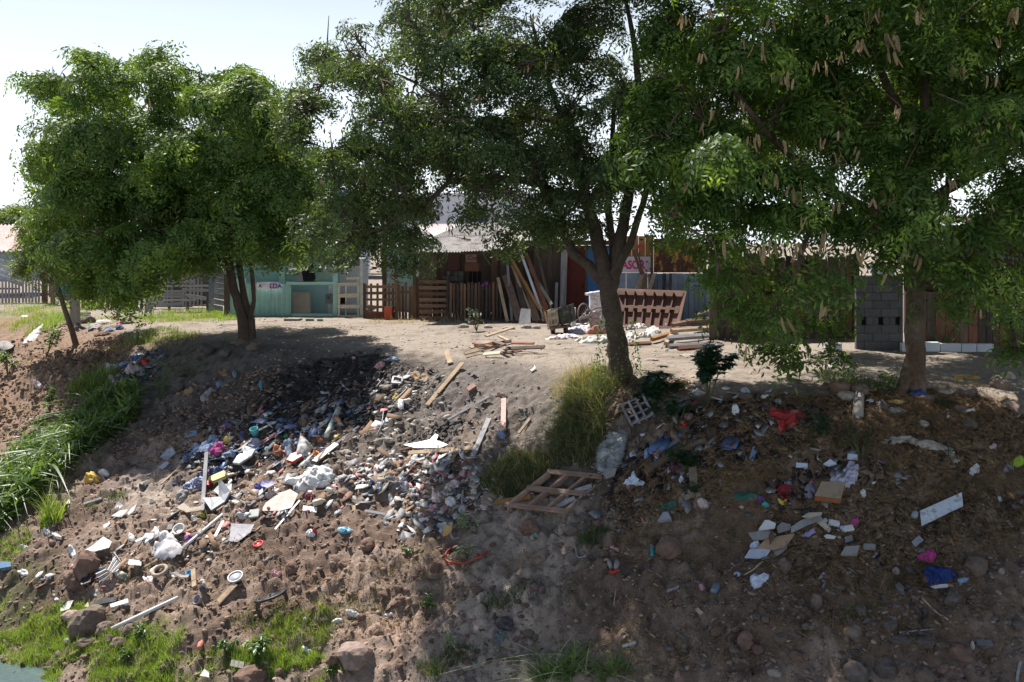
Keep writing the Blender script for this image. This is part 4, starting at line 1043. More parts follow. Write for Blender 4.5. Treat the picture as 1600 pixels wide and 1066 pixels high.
for i, (x0, y0, x1, y1) in enumerate(sl):
    bar(t, 'slat', (x0, (y0 + y1) / 2 + random.uniform(-.8, .8), D - .02 * (i % 3)), (x1, (y0 + y1) / 2 + random.uniform(-.8, .8) + (6 if i == 11 else 0), D - .02 * (i % 3)), (y1 - y0) * .9, .025, wgrey)
for x in (262, 291, 322): rect(t, 'post', x, 428, x + 3.5, gy_(x, D), D + .06, .08, wdark)
t = thing('lath_fence', 'row of upright pale laths behind the silvery slats', 'fence', gnd(280, 470, 38))
for k in range(13):
    if k in (5, 6): continue
    rect(t, 'lath', 243 + k * 5.8, 417 + random.uniform(-2, 2), 243 + k * 5.8 + 3.2, gy_(260, 38) - 4, 38, .03, wgrey, slant=1.5)
rect(t, 'rail', 240, 447, 322, 450, 38.05, .04, wdark)
t = thing('white_roof_hut', 'hut with a white sheet roof behind the silvery slat fence', 'hut', gnd(262, 465, 40))
mb = MB(); mb.corr(P(222, 420, 39.4), P(286, 414, 39.4), P(282, 396, 43), P(236, 398, 43), 10, .03, .01, 1); build('roof', mb, white, t)
rect(t, 'wall', 234, 416, 330, gy_(280, 40), 40, .1, wdark)
t = thing('clapboard_panel', 'silvery clapboard panel tilted beside the dark post', 'panel', gnd(343, 488, 34.6))
for k in range(8):
    y0 = 414 + k * 8.6; f = k / 7; xl = 334 + (0 if k < 6 else -(k - 5) * 4); xr = 354 - (k == 0) * 8 - (0 if k < 6 else (k - 5) * 3)
    mb = MB(); t_ = Vector((0, .03, 0)); a_ = P(xl, y0 + 9, 34.5 + .02 * k); b_ = P(xr, y0 + 12.5, 34.45 + .02 * k); c_ = P(xr, y0 + 4.5, 34.53 + .02 * k); d_ = P(xl, y0 + 0.5, 34.58 + .02 * k)
    mb.hexa([a_, b_, b_ + t_, a_ + t_, d_, c_, c_ + t_, d_ + t_]); build('board', mb, wgrey, t)
rect(t, 'side_board', 326, 424, 333.5, 486, 34.9, .03, M('blue_grey_board', (0.16, 0.18, 0.24), rough=.9))
t = thing('broken_pallet', 'whitish pallet end leaning left of the silvery slats', 'pallet', gnd(232, 489, 33.8))
for sx in (0, 8): bar(t, 'stringer', (227 + sx, 489.5, 33.6), (234 + sx, 462, 34.0), 3, .04, wgrey)
for k in range(4): bar(t, 'slat', (227 + k * 2 - 1, 486 - k * 7, 33.58 + k * .1), (238 + k * 2, 485 - k * 7, 33.58 + k * .1), 4, .02, wgrey)
p = at(115, 512); D_ = p.y
tag(rect(None, 'concrete_post', 109.5, 446, 121.5, 515, D_, .22, concr, slant=-1.5), 'short square concrete post on the crest at the left', 'post')
# wall closing the gaps behind the far fences, its colour darkened for shade
t = thing('boundary_wall', 'low wall behind the far fences, its grey darkened for shade', 'wall', gnd(200, 455, 46))
rect(t, 'wall', 76, 424, 360, gy_(200, 46), 46, .2, M('shade_darkened_render', (0.10, 0.095, 0.095), rough=.95))
print('buildings', time.time() - T0)
# ------------------------------------------------------------------ grass and plants
def blades(name, xs, ys, h, w, mat, label, lean=.35, segs=3, droop=.5, kind='stuff', cat=None, origin=None, group=None, hvar=.35, z0=None, parent=None):
    n = len(xs)
    hh = h * np.exp(rng.normal(0, hvar, n)); ww = w * rng.uniform(.7, 1.3, n)
    az = rng.random(n) * 6.283; ln = np.abs(rng.normal(0, lean, n)) + .05; fa = rng.random(n) * 6.283
    dx, dy = np.cos(az), np.sin(az); sx, sy = np.cos(fa), np.sin(fa)
    zz = (H(xs, ys) if z0 is None else z0) - .02
    rows = []
    for i in range(segs + 1):
        u = i / segs
        r = hh * (ln * u + droop * u * u * ln * 1.2); z = hh * (u - droop * u * u * .45 * (ln * 1.4 + .2))
        ww_ = ww * (1 - u ** 1.6) * .5 + (0.0006 if i == segs else 0)
        cx = xs + dx * r; cy = ys + dy * r; cz = zz + z
        rows.append(np.stack([cx - sx * ww_, cy - sy * ww_, cz], 1)); rows.append(np.stack([cx + sx * ww_, cy + sy * ww_, cz + ww_ * .4], 1))
    V = np.stack(rows, 1)      # n, 2(segs+1), 3
    k = 2 * (segs + 1); base = (np.arange(n) * k)[:, None]
    Fc = np.concatenate([base + np.array([2 * i, 2 * i + 1, 2 * i + 3, 2 * i + 2])[None] for i in range(segs)], 0)
    if origin is not None: o = mesh_np(name, V.reshape(-1, 3), Fc, mat, origin=origin, parent=parent)
    else: o = mesh_np(name, V.reshape(-1, 3), Fc, mat, parent=parent)
    return tag(o, label, cat, group, kind)
def gz(zs, noise=0.0, seed=0, keep=.5):
    X_ = []; Y_ = []
    for (px, py, rx, ry, n) in zs:
        x, y = ellipse_pts(px, py, rx, ry, n)
        if noise: 
            k = fbm(x * noise, y * noise, seed + 7, 3) > (rng.random(len(x)) - .5) * .25 + keep - .5; x, y = x[k], y[k]
        X_.append(x); Y_.append(y)
    return np.concatenate(X_), np.concatenate(Y_)
g_br = M('bright_grass', (0.19, 0.27, 0.065), rough=.6, var=.2, scale=3, bump=0, objvar=0, island=.35, trans=.35)
g_md = M('weedy_grass', (0.085, 0.115, 0.05), rough=.6, var=.25, scale=3, bump=0, objvar=0, island=.4, trans=.3)
g_dry = M('dry_grass', (0.38, 0.31, 0.18), rough=.8, var=.25, scale=3, bump=0, objvar=0, island=.35, trans=.25)
g_sil = M('glossy_reed', (0.12, 0.19, 0.06), rough=.42, var=.2, scale=2, bump=0, objvar=0, island=.4, trans=.3, spec=.5)
straw = M('straw_litter', (0.24, 0.155, 0.075), rough=.9, var=.3, scale=3, bump=0, objvar=0, island=.45)

x, y = gz([(60, 1000, 100, 42, 13000), (180, 1025, 110, 40, 13000), (20, 940, 36, 26, 1800), (400, 1035, 110, 34, 7000), (480, 985, 70, 26, 3400), (300, 1050, 90, 24, 5000), (15, 860, 28, 30, 1600), (30, 925, 50, 40, 3500), (520, 1060, 60, 14, 900)], noise=1.6, keep=.47)
blades('turf', x, y, .10, .008, g_br, 'short bright green grass along the water edge', segs=2)
x, y = gz([(290, 494, 64, 9, 3600), (345, 497, 40, 7, 1400), (258, 524, 62, 9, 1500), (85, 492, 34, 15, 2200), (15, 492, 34, 12, 1200), (60, 478, 60, 6, 900), (180, 500, 40, 8, 500)], noise=1.2, keep=.45)
blades('turf', x, y, .17, .014, g_br, 'yellow green grass beside the far track', segs=2)
x, y = gz([(25, 500, 44, 10, 900), (230, 535, 80, 14, 900), (60, 470, 60, 6, 900), (660, 505, 90, 3, 700), (120, 560, 100, 30, 500)], noise=1.2, keep=.5)
blades('dry_turf', x, y, .16, .011, g_dry, 'dry straw coloured grass on the crest', segs=2)
x, y = gz([(230, 600, 40, 26, 700), (300, 560, 60, 12, 500), (500, 960, 110, 24, 700), (800, 930, 50, 22, 900), (775, 890, 50, 18, 500), (900, 930, 90, 36, 500), (690, 1035, 40, 14, 500), (760, 1020, 60, 20, 400), (1010, 905, 50, 18, 200), (150, 790, 30, 12, 300), (185, 775, 12, 8, 250), (1450, 900, 26, 30, 300), (940, 640, 60, 30, 600), (1340, 965, 30, 10, 150), (620, 870, 60, 30, 120), (390, 970, 60, 14, 400)], noise=1.5, keep=.47)
blades('weeds', x, y, .11, .012, g_md, 'sparse low weeds scattered on the bank', segs=2)
# dry straw litter on the right bank
def sticks(name, xs, ys, L, w, mat, label, lift=.02, tiltup=.25):
    n = len(xs); az = rng.random(n) * 6.283; el = rng.normal(0, tiltup, n); l_ = L * np.exp(rng.normal(0, .45, n))
    d = np.stack([np.cos(az) * np.cos(el), np.sin(az) * np.cos(el), np.sin(el)], 1)
    gxx = (Hbase(xs + .2, ys) - Hbase(xs - .2, ys)) / .4; gyy = (Hbase(xs, ys + .2) - Hbase(xs, ys - .2)) / .4
    d[:, 2] += d[:, 0] * gxx + d[:, 1] * gyy
    d /= np.linalg.norm(d, axis=1, keepdims=True)
    s = np.cross(d, rng.normal(0, 1, (n, 3))); s /= np.linalg.norm(s, axis=1, keepdims=True)
    c_ = np.stack([xs, ys, H(xs, ys) + lift], 1); hw = (w * rng.uniform(.6, 1.4, n))[:, None]
    u2 = np.cross(d, s)
    a_ = c_ - d * l_[:, None] / 2; b_ = c_ + d * l_[:, None] / 2 
    V = np.stack([a_ + s * hw, a_ - s * hw * .5 + u2 * hw * .8, a_ - s * hw * .5 - u2 * hw * .8, b_ + s * hw * .6, b_ - s * hw * .3 + u2 * hw * .5, b_ - s * hw * .3 - u2 * hw * .5], 1)
    base = (np.arange(n) * 6)[:, None]
    Fc = np.concatenate([base + np.array(q)[None] for q in ((0, 1, 4, 3), (1, 2, 5, 4), (2, 0, 3, 5))], 0)
    return tag(mesh_np(name, V.reshape(-1, 3), Fc, mat), label, None, None, 'stuff')
x, y = gz([(1200, 690, 240, 70, 6500), (1480, 700, 160, 80, 6500), (1400, 840, 220, 80, 3500), (1100, 800, 140, 80, 2500), (1150, 960, 240, 80, 1500), (560, 940, 200, 60, 1500), (250, 900, 200, 60, 800), (1450, 960, 160, 80, 1500)])
sticks('straw', x, y, .13, .0035, straw, 'dry brown straw and roots matted over the right bank', lift=.03)
x, y = gz([(1200, 680, 240, 60, 500), (1450, 720, 180, 80, 400), (520, 640, 180, 70, 300), (700, 720, 140, 60, 180), (980, 760, 160, 60, 160)])
sticks('twigs', x, y, .28, .006, M('twig', (0.16, 0.115, 0.085), rough=.95, objvar=0, island=.4), 'broken twigs scattered over the slope', lift=.03)
x, y = gz([(1470, 690, 110, 50, 5000), (1500, 620, 100, 20, 2500), (1330, 700, 60, 40, 2000), (1000, 700, 50, 30, 1500)], noise=1.3, keep=.5)
blades('dry_turf', x, y, .09, .006, M('fox_brown_grass', (0.22, 0.125, 0.055), rough=.9, var=.3, objvar=0, island=.4, bump=0, trans=.15), 'matted fox brown dead grass on the right slope', segs=2, lean=.8)

def tussock(px, py, rx, ry, n, h, w, mats, label, name='grass_tussock', cat='grass', lean=.35, segs=4, droop=.6, group=None, stalk=0):
    """a clump one can point at; mats = [(material, share)]"""
    p = at(px, py + ry)
    t = thing(name, label, cat, p, group)
    for mi, (m_, share) in enumerate(mats):
        x, y = ellipse_pts(px, py, rx, ry, int(n * share))
        if name == 'reed_clump': stalk = .55; h = .27; w = .06; lean = .55; droop = 1.5; x, y = np.repeat(x, 2), np.repeat(y, 2)
        o = blades('blades', x, y, h, w, m_, None, z0=(H(x, y) + rng.random(len(x)) ** .8 * stalk) if stalk else None, lean=lean, segs=segs, droop=droop, kind='stuff', origin=tuple(p), parent=t)
    return t
tussock(905, 672, 40, 60, 7500, .25, .012, [(g_md, .8), (g_dry, .2)], 'tall dry-tipped grass mound left of the forked tree', lean=.8, segs=3)
tussock(930, 610, 50, 28, 3600, .24, .010, [(g_md, .75), (g_dry, .25)], 'straw-tipped grass at the foot of the forked tree', lean=.4)
tussock(900, 600, 40, 20, 600, .3, .007, [(g_dry, 1)], 'feathery straw coloured tips on top of the grass mound', lean=.5)
tussock(815, 745, 60, 36, 4600, .20, .010, [(g_md, .75), (g_dry, .25)], 'low green grass mound above the big pallet', lean=.55)
tussock(60, 745, 70, 50, 1300, .60, .055, [(g_sil, 1)], 'glossy broad-bladed reeds at the left edge', 'reed_clump', 'reeds', lean=.7, droop=1.1)
tussock(170, 665, 42, 36, 900, .48, .048, [(g_sil, .7), (g_br, .3)], 'glossy reeds at the upper end of the reed bed', 'reed_clump', 'reeds', lean=.7, droop=1.1)
tussock(110, 705, 50, 36, 900, .52, .05, [(g_sil, 1)], 'reeds in the middle of the reed bed', 'reed_clump', 'reeds', lean=.7, droop=1.1)
tussock(20, 800, 34, 30, 500, .5, .04, [(g_sil, 1)], 'dark lower reeds at the very left edge', 'reed_clump', 'reeds', lean=.5)
tussock(78, 812, 14, 12, 160, .45, .02, [(g_br, 1)], 'bright upright grass clump below the reeds', lean=.25)
tussock(140, 605, 30, 16, 1300, .28, .014, [(g_br, .6), (g_md, .4)], 'rounded bright tuft on the slope above the reeds')
tussock(925, 845, 26, 14, 420, .17, .01, [(g_md, 1)], 'small dark tuft under the big pallet')
tussock(880, 1052, 46, 16, 240, .42, .022, [(g_sil, .7), (M('whitish_blade', (0.36, 0.40, 0.25), rough=.4, trans=.3, bump=0, island=.2, objvar=0), .3)], 'arching pale-bladed grass clump at the bottom edge', lean=.8, droop=1.0)
tussock(960, 1050, 26, 12, 110, .34, .02, [(g_sil, 1)], 'smaller right half of the pale-bladed clump', lean=.8, droop=1.0)
tussock(682, 1052, 14, 10, 120, .22, .012, [(g_sil, .6), (g_dry, .4)], 'small withered clump at the bottom edge', lean=.6)
tussock(1330, 600, 44, 16, 500, .16, .012, [(g_md, 1)], 'weak grass below the block wall')
tussock(86, 505, 26, 12, 800, .30, .015, [(g_br, 1)], 'green tuft left of the concrete post')
tussock(1470, 545, 12, 2, 60, .55, .03, [(g_md, 1)], 'long-leaved plant behind the white painted blocks', 'strap_plant', 'plant', lean=.3)

def leafy(px, py, rx, ry, n, leaf, mat, label, name='broadleaf_weed', cat='weed', lift=.25, stems=6, flat=.5, group=None, lobed=False, h=None):
    """weed with stems and separate broad leaves"""
    n = int(n * 2.6); p = at(px, py + ry); D_ = p.y; rm = rx * D_ / F; hm = h if h is not None else 2 * ry * D_ / F
    t = thing(name, label, cat, p, group)
    sm = MB(); V = []; Fq = []
    tips = []
    for i in range(stems):
        a_ = random.random() * 6.28; e = p + Vector((math.cos(a_) * rm * random.uniform(.2, .95), math.sin(a_) * rm * random.uniform(.1, .8), hm * random.uniform(.35, 1.0)))
        m_ = p.lerp(e, .5) + Vector((0, 0, hm * .12)); sm.tube([p, m_, e], [.012 * hm + .003, .008 * hm + .002, .002], 5); tips += [(m_, e)]
    build('stem', sm, M('weed_stem', (0.10, 0.11, 0.05), rough=.8), t, True)
    for i in range(n):
        m_, e = random.choice(tips); c_ = m_.lerp(e, random.uniform(.2, 1.05)) + Vector([random.gauss(0, .12 * rm) for _ in range(3)])
        az = random.random() * 6.28; L = leaf * random.uniform(.6, 1.2); W = L * (.42 if not lobed else .5)
        d = Vector((math.cos(az), math.sin(az), random.uniform(-.5, .25))).normalized(); s_ = d.cross(Vector((random.gauss(0, .3), random.gauss(0, .3), 1))).normalized(); u_ = s_.cross(d)
        k = len(V)
        if lobed:
            V.append(c_)
            for j in range(11):
                an = (j / 10 - .5) * 4.6; rr = (L * (1 - .35 * abs(an) / 2.3) if j % 2 == 0 else L * .42)
                V.append(c_ + d * rr * math.cos(an) + s_ * rr * math.sin(an) - u_ * (.12 * rr))
            Fq += [(k, k + j + 1, k + j + 2) for j in range(10)]
        else:
            V += [c_, c_ + d * L * .35 + s_ * W / 2 + u_ * .04 * L, c_ + d * L * .75 + s_ * W * .35, c_ + d * L - u_ * .15 * L, c_ + d * L * .75 - s_ * W * .35, c_ + d * L * .35 - s_ * W / 2 + u_ * .04 * L]
            Fq += [(k, k + 1, k + 2, k + 3), (k, k + 3, k + 4, k + 5)]
    me = bpy.data.meshes.new('leaves'); me.from_pydata([tuple(v - p) for v in V], [], Fq); me.materials.append(mat); me.update()
    o = bpy.data.objects.new('leaves', me); COL.objects.link(o); o.parent = t; o['kind'] = 'stuff'
    return t
lf = M('weed_leaf', (0.085, 0.15, 0.04), rough=.4, var=.2, scale=3, bump=0, objvar=.1, island=.3, trans=.3, spec=.6)
lfd = M('castor_leaf', (0.035, 0.075, 0.035), rough=.4, var=.2, scale=3, bump=0, objvar=.1, island=.3, trans=.2, spec=.5)
lfw = M('pale_weed_leaf', (0.34, 0.40, 0.27), rough=.45, var=.2, bump=0, objvar=.1, island=.25, trans=.25)
for a_ in ((672, 938, 15, 13, 26, .10, lf, 'small broad-leaved weed standing alone left of the middle'), (405, 1010, 22, 16, 40, .12, lf, 'leafy weed with pale leaves in the bright grass'),
           (355, 1015, 18, 16, 40, .10, lf, 'round leafy weed left of the pale-leaved one'), (222, 985, 16, 14, 30, .10, lf, 'leafy weed beside the row of boulders'),
           (635, 858, 9, 10, 18, .08, lf, 'small sprig above the bare sandy patch'), (200, 1025, 12, 12, 24, .09, lf, 'small leafy weed under the boulders'),
           (730, 862, 12, 12, 18, .10, lfw, 'pale withered weed inside the red hose loop'), (735, 815, 26, 14, 46, .09, lfw, 'whitish-leaved weed left of the big pallet'),
           (1030, 595, 40, 24, 60, .17, lfd, 'dark castor plant right of the forked tree'), (1105, 585, 42, 50, 110, .19, lfd, 'tall dark castor bush hanging over the track'),
           (1075, 720, 34, 22, 60, .12, lfd, 'dark low castor plant among the rubbish'), (1060, 640, 50, 26, 60, .13, lfd, 'spreading dark weed behind the small lattice pallet'), (1010, 612, 30, 14, 30, .15, lfd, 'low dark castor leaves at the rim, right of the forked trunk'), (290, 575, 50, 16, 50, .06, lf, 'low weedy patch in the shade below the grey boulder'), (250, 600, 20, 26, 50, .07, lf, 'shaded weed right of the clothes pile'), (1290, 665, 30, 24, 70, .10, lfd, 'dark green weed right of the red cloth'),
           (1345, 690, 38, 30, 150, .05, lfd, 'small-leaved dark shrub above the long grey cloth'), (1385, 598, 28, 18, 60, .10, lf, 'leafy weed left of the right trunk'),
           (1080, 765, 16, 14, 40, .07, lfd, 'bluish green succulent weed above the wooden boards'), (75, 528, 24, 24, 60, .14, lf, 'broad-leaved plant on the white sheet at the left'),
           (12, 560, 22, 26, 90, .12, lf, 'bush at the far left edge of the crest'), (78, 625, 14, 22, 80, .10, lf, 'upright green bush above the reeds'),
           (60, 655, 26, 12, 60, .10, lf, 'low leafy bush left of the upright one'), (165, 615, 20, 14, 40, .12, lf, 'broad-leaved weed right of the rounded tuft'),
           (385, 1005, 6, 6, 8, .08, lfw, 'tiny pale sprig in the bright grass'), (548, 1010, 0, 0, 0, 0, None, None), (515, 1045, 10, 8, 16, .08, lf, 'small weed below the brown boulder'), (215, 520, 8, 20, 40, .07, lf, 'single upright green seedling on the crest'),
           (700, 1000, 16, 14, 24, .08, lfw, 'withered branching weed at the bottom middle'), (1480, 630, 16, 10, 20, .09, lfd, 'small dark weed right of the blue cloth'), (1232, 570, 16, 22, 50, .10, lfd, 'dark drooping spray over the track'), (745, 500, 18, 18, 60, .10, lfd, 'dark weed growing on the thin picket fence')):
    if a_[6] is None: continue
    leafy(*a_, lobed=(a_[6] is lfd and a_[5] >= .12))
def small_tree(name, label, base, pts, rr, tips, n, leaf, mat, barkmat, r=.5):
    t = thing(name, label, 'tree', base); mb = MB(); mb.tube(pts, rr, 8); build('trunk', mb, barkmat, t, True)
    bl = [(p, rad) for p, rad in tips]; tw = MB(); Cs = []
    for p, rad in bl:
        near = min(pts[2:], key=lambda a: (a - p).length); tw.tube([near, near.lerp(p, .5) + Vector((0, 0, .08)), p], [.03, .02, .008], 5)
        Cs.append(np.array(p) + rng.normal(0, .45, (n, 3)) * rad)
    tag(build('twigs', tw, barkmat, t, True), None, None, None, 'stuff')
    Cs = np.concatenate(Cs); crown_mesh('crown', Cs, np.array([0, 0, 1.0]) + rng.normal(0, .4, Cs.shape), rng.uniform(.7, 1.2, len(Cs)) * leaf, mat, t)
b3 = at(122, 540); D3 = b3.y
q = lambda x, y, d=0: P(x, y, D3 + d)
small_tree('sapling', 'thin leaning sapling with pale leaves beside the concrete post', b3, [b3 - Vector((0, 0, .2)), q(112, 515), q(100, 480), q(90, 445), q(82, 410), q(74, 380)], [.10, .085, .075, .06, .045, .03],
           [(q(70, 345), .5), (q(40, 355), .4), (q(95, 350), .5), (q(100, 400), .4), (q(50, 395, -.3), .45), (q(35, 420, -.2), .35), (q(115, 420), .35), (q(60, 370), .4), (q(95, 335), .4)], 34, .85, M('pale_leaf', (0.13, 0.17, 0.06), rough=.4, trans=.35, bump=0, island=.3, objvar=0, spec=.6), bark2)
for i, (x, y, r_, D_, lab) in enumerate(((10, 348, 30, 80, 'distant tree rising at the far left edge'), (48, 352, 26, 85, 'distant pale green tree behind the pink roof'), (-30, 350, 40, 78, 'distant tree cut by the left picture edge'), (110, 378, 30, 84, 'distant tree behind the left tree'), (560, 372, 22, 80, 'distant tree behind the teal house'))):
    bb = gnd(x, 430, D_); c0 = P(x, y, D_); rm = r_ * D_ / F
    small_tree('distant_tree', lab, bb, [bb, bb.lerp(c0, .3), bb.lerp(c0, .6), c0], [.25, .2, .15, .08], [(c0 + Vector((random.uniform(-1, 1) * rm, random.uniform(-1, 1), random.uniform(-.8, .6) * rm)), rm * .5) for _ in range(9)], 60, 2.6, M('distant_leaf', (0.12, 0.17, 0.06), rough=.6, trans=.3, bump=0, island=.3, objvar=0), bark2)
# ivy on the forked trunk
V = []; Fq = []
for i in range(420):
    z = random.random() ** 1.4 * 1.1; a_ = random.uniform(2.2, 7.0); rr = .36 + .03 * random.random() + .12 * (1 - z)
    c_ = b1 + Vector((-.02 - z * .03 + rr * math.cos(a_) * .95, rr * math.sin(a_) * .95, z + .05)); L = random.uniform(.03, .07); d = Vector([random.gauss(0, 1) for _ in range(3)]).normalized(); s_ = d.orthogonal().normalized()
    k = len(V); V += [tuple(c_ - b1), tuple(c_ + d * L * .5 + s_ * L * .4 - b1), tuple(c_ + d * L - b1), tuple(c_ + d * L * .5 - s_ * L * .4 - b1)]; Fq.append((k, k + 1, k + 2, k + 3))
me = bpy.data.meshes.new('ivy'); me.from_pydata(V, [], Fq); me.materials.append(lf); o = bpy.data.objects.new('ivy', me); COL.objects.link(o); o.location = b1
tag(o, 'ivy round the foot of the forked tree', None, None, 'stuff')
x, y = gz([(1200, 680, 240, 60, 5200), (1480, 680, 160, 70, 5200), (1400, 820, 220, 90, 3200), (1080, 740, 140, 60, 1500), (1000, 620, 80, 30, 700)])
deadleaf_xy = (x, y)
print('green', time.time() - T0)
# ------------------------------------------------------------------ the rubbish, piece by piece
CM = {}
def C_(name, col, rough=.75, **k):
    return M('stuff_' + name, col, rough=rough, **{**dict(var=.2, scale=9, bump=.25, objvar=.1, col2=(0.21, 0.155, 0.12), amt=.60, hard=.09, scale2=7), **k})
WH = C_('white_plastic', (0.66, 0.66, 0.67), .45, col2=(0.45, 0.42, 0.38), amt=.62); PAPER = C_('white_paper', (0.68, 0.67, 0.65)); GREYP = C_('grey_plastic', (0.30, 0.32, 0.36), .5); DGREY = C_('dark_grey', (0.06, 0.065, 0.075), .6)
BLACK = C_('black_plastic', (0.018, 0.018, 0.02), .5); LBLUE = C_('light_blue_cloth', (0.22, 0.30, 0.48), var=.4, scale=14); BLUE = C_('blue_cloth', (0.03, 0.06, 0.20), var=.35); TEAL = C_('teal_plastic', (0.05, 0.32, 0.36), .5)
CYAN = C_('cyan', (0.08, 0.33, 0.55), .6); RED = C_('red_plastic', (0.48, 0.02, 0.018), .4); REDC = C_('red_cloth', (0.30, 0.015, 0.02), var=.4, scale=5); PINK = C_('pink_cloth', (0.55, 0.30, 0.33)); MAG = C_('magenta_cloth', (0.42, 0.05, 0.22), var=.3)
YEL = C_('yellow_plastic', (0.55, 0.43, 0.08), .5); PYEL = C_('pale_yellow_tub', (0.56, 0.52, 0.22), .5); ORA = C_('orange_stuff', (0.50, 0.17, 0.04)); GRN = C_('green_plastic', (0.03, 0.38, 0.12), .4); LIME = C_('lime', (0.30, 0.42, 0.04)); LILAC = C_('lilac_sheet', (0.34, 0.33, 0.62), .6)
BEIGE = C_('beige_card', (0.50, 0.42, 0.33)); CARD = C_('cardboard', (0.34, 0.21, 0.12), .95); BROWN = C_('brown_stuff', (0.13, 0.07, 0.045), .9); TAN = C_('tan_card', (0.45, 0.33, 0.20), .9); CREAM = C_('cream_cloth', (0.60, 0.54, 0.43)); GREYC = C_('grey_cloth', (0.27, 0.255, 0.25), var=.3); DGRN = C_('dark_green_cloth', (0.02, 0.09, 0.07)); PURP = C_('purple_cloth', (0.13, 0.06, 0.22))
PBOARD = C_('pink_white_board', (0.66, 0.53, 0.45), col2=(0.70, 0.66, 0.62), amt=.5); GLASSY = C_('clear_plastic', (0.40, 0.44, 0.52), .25, var=.3); SPOT = C_('patterned_cloth', (0.42, 0.45, 0.55), var=.2, col2=(0.06, 0.09, 0.24), amt=.52, scale2=26, hard=.03); PEACH = C_('pinkish_white', (0.60, 0.47, 0.46)); ROCK = M('boulder_stone', (0.17, 0.135, 0.11), rough=.95, var=.35, scale=9, bump=.9, objvar=.2, col2=(0.15, 0.10, 0.075), amt=.5, scale2=3); ROCKR = M('red_brown_stone', (0.17, 0.105, 0.08), rough=.95, var=.35, scale=7, bump=.7, objvar=.2); ROCKG = M('grey_boulder', (0.115, 0.102, 0.098), rough=.95, var=.35, scale=9, bump=.9, objvar=.2, col2=(0.13, 0.09, 0.068), amt=.52, scale2=3); ROCKP = M('pale_concrete_lump', (0.33, 0.29, 0.25), rough=.95, var=.3, scale=7, bump=.6, objvar=.15)
MESHC = M('dirty_foil', (0.36, 0.37, 0.38), rough=.35, var=.4, scale=22, bump=.8, objvar=0, metal=.25)

def ray_plane(px, py, Pn, n):
    d = Vector(((px - 800) / F, 1, -(py - HOR) / F)); o = Vector((0, 0, CAMZ))
    return o + d * ((Pn - o).dot(n) / d.dot(n))
def ctr(pts): return sum(p[0] for p in pts) / len(pts), sum(p[1] for p in pts) / len(pts)
def Nn(p):
    n = nrm(p)
    if n.z > .93: n = (n + Vector((0, -.45, 0))).normalized()
    return n
def lift_for(vs, n):
    return sum(max(0, Hs(v.x, v.y) - v.z) for v in vs) / len(vs) * n.z
def flat(pts, mat, label, cat, name, th=.015, lift=.03, tilt=0.0, group=None, curl=0.0):
    """stiff sheet with the outline seen in the photograph"""
    cx, cy = ctr(pts); p = at(cx, cy); n = Nn(p)
    if tilt: n = (n + Vector((random.uniform(-tilt, tilt), random.uniform(-tilt, tilt), 0))).normalized()
    base = [ray_plane(x, y, p, n) for x, y in pts]
    n = Nn(p); L = lift_for(base, n) * .8 + lift
    c0 = sum(base, Vector()) / len(base); size = max((b - c0).length for b in base)
    def cv(v): return v + n * (L + curl * ((v - c0).length / size) ** 2 * size)
    mb = MB(); k = len(base); top = [cv(b) + n * th for b in base]; bot = [cv(b) for b in base]
    mids = [cv((b + c0) / 2) for b in base]
    mt = [m_ + n * th for m_ in mids]
    V = top + mt + [cv(c0) + n * th] + bot + mids + [cv(c0)]
    Fc = []
    for i in range(k):
        j = (i + 1) % k
        Fc += [(i, j, k + j, k + i), (k + i, k + j, 2 * k), (2 * k + 1 + j, 2 * k + 1 + i, 3 * k + 1 + i, 3 * k + 1 + j), (3 * k + 1 + j, 3 * k + 1 + i, 4 * k + 1), (j, i, 2 * k + 1 + i, 2 * k + 1 + j)]
    mb.add(V, Fc)
    return tag(build(name, mb, mat), label, cat, group)
def cloth(pts, mat, label, cat, name, h=.08, amp=.05, fold=7.0, group=None, K=9, Nn_=44):
    """crumpled soft thing with the outline seen in the photograph"""
    cx, cy = ctr(pts); p = at(cx, cy); n = Nn(p)
    base = [ray_plane(x, y, p, n) for x, y in pts]
    per = []; tot = 0; k = len(base)
    for i in range(k): per.append((base[(i + 1) % k] - base[i]).length); tot += per[-1]
    ring = []
    for s in range(Nn_):
        d = tot * s / Nn_; i = 0
        while d > per[i]: d -= per[i]; i += 1
        ring.append(base[i].lerp(base[(i + 1) % k], d / per[i]))
    ring = [(ring[i - 1] + ring[i] * 2 + ring[(i + 1) % Nn_]) / 4 for i in range(Nn_)]
    c0 = sum(ring, Vector()) / Nn_; sd = random.randint(0, 9999); V = []; 
    u = Vector((1, 0, 0)); v = n.cross(u).normalized()
    size = max((r - c0).length for r in ring); fs = fold / max(size, .12) * .5
    for a in range(K + 1):
        r = a / K
        for s in range(Nn_):
            q_ = c0 + (ring[s] - c0) * (1 + .06 * math.sin(s * 2.3 + sd)) * max(r, .02)
            X_, Y_ = q_.dot(u), q_.dot(v)
            nz_ = 1 - abs(2 * float(vn(X_ * fs + sd, Y_ * fs, 3)) - 1) * 1.6 + .6 * (float(vn(X_ * fs * 2.3, Y_ * fs * 2.3 + sd, 4)) - .5)
            hh = h * (1 - r ** 2.5) * (.55 + .45 * float(vn(X_ * fs * .6, Y_ * fs * .6, sd))) + amp * nz_ * (1 - .5 * r ** 4)
            g = (Hs(q_.x, q_.y) - q_.z) * n.z
            V.append(q_ + n * (max(g, -.02) + hh + .012 - (.02 if a == K else 0)))
    mb = MB(); mb.add(V, [(a * Nn_ + s, a * Nn_ + (s + 1) % Nn_, (a + 1) * Nn_ + (s + 1) % Nn_, (a + 1) * Nn_ + s) for a in range(K) for s in range(Nn_)])
    return tag(build(name, mb, mat, None, True), label, cat, group)
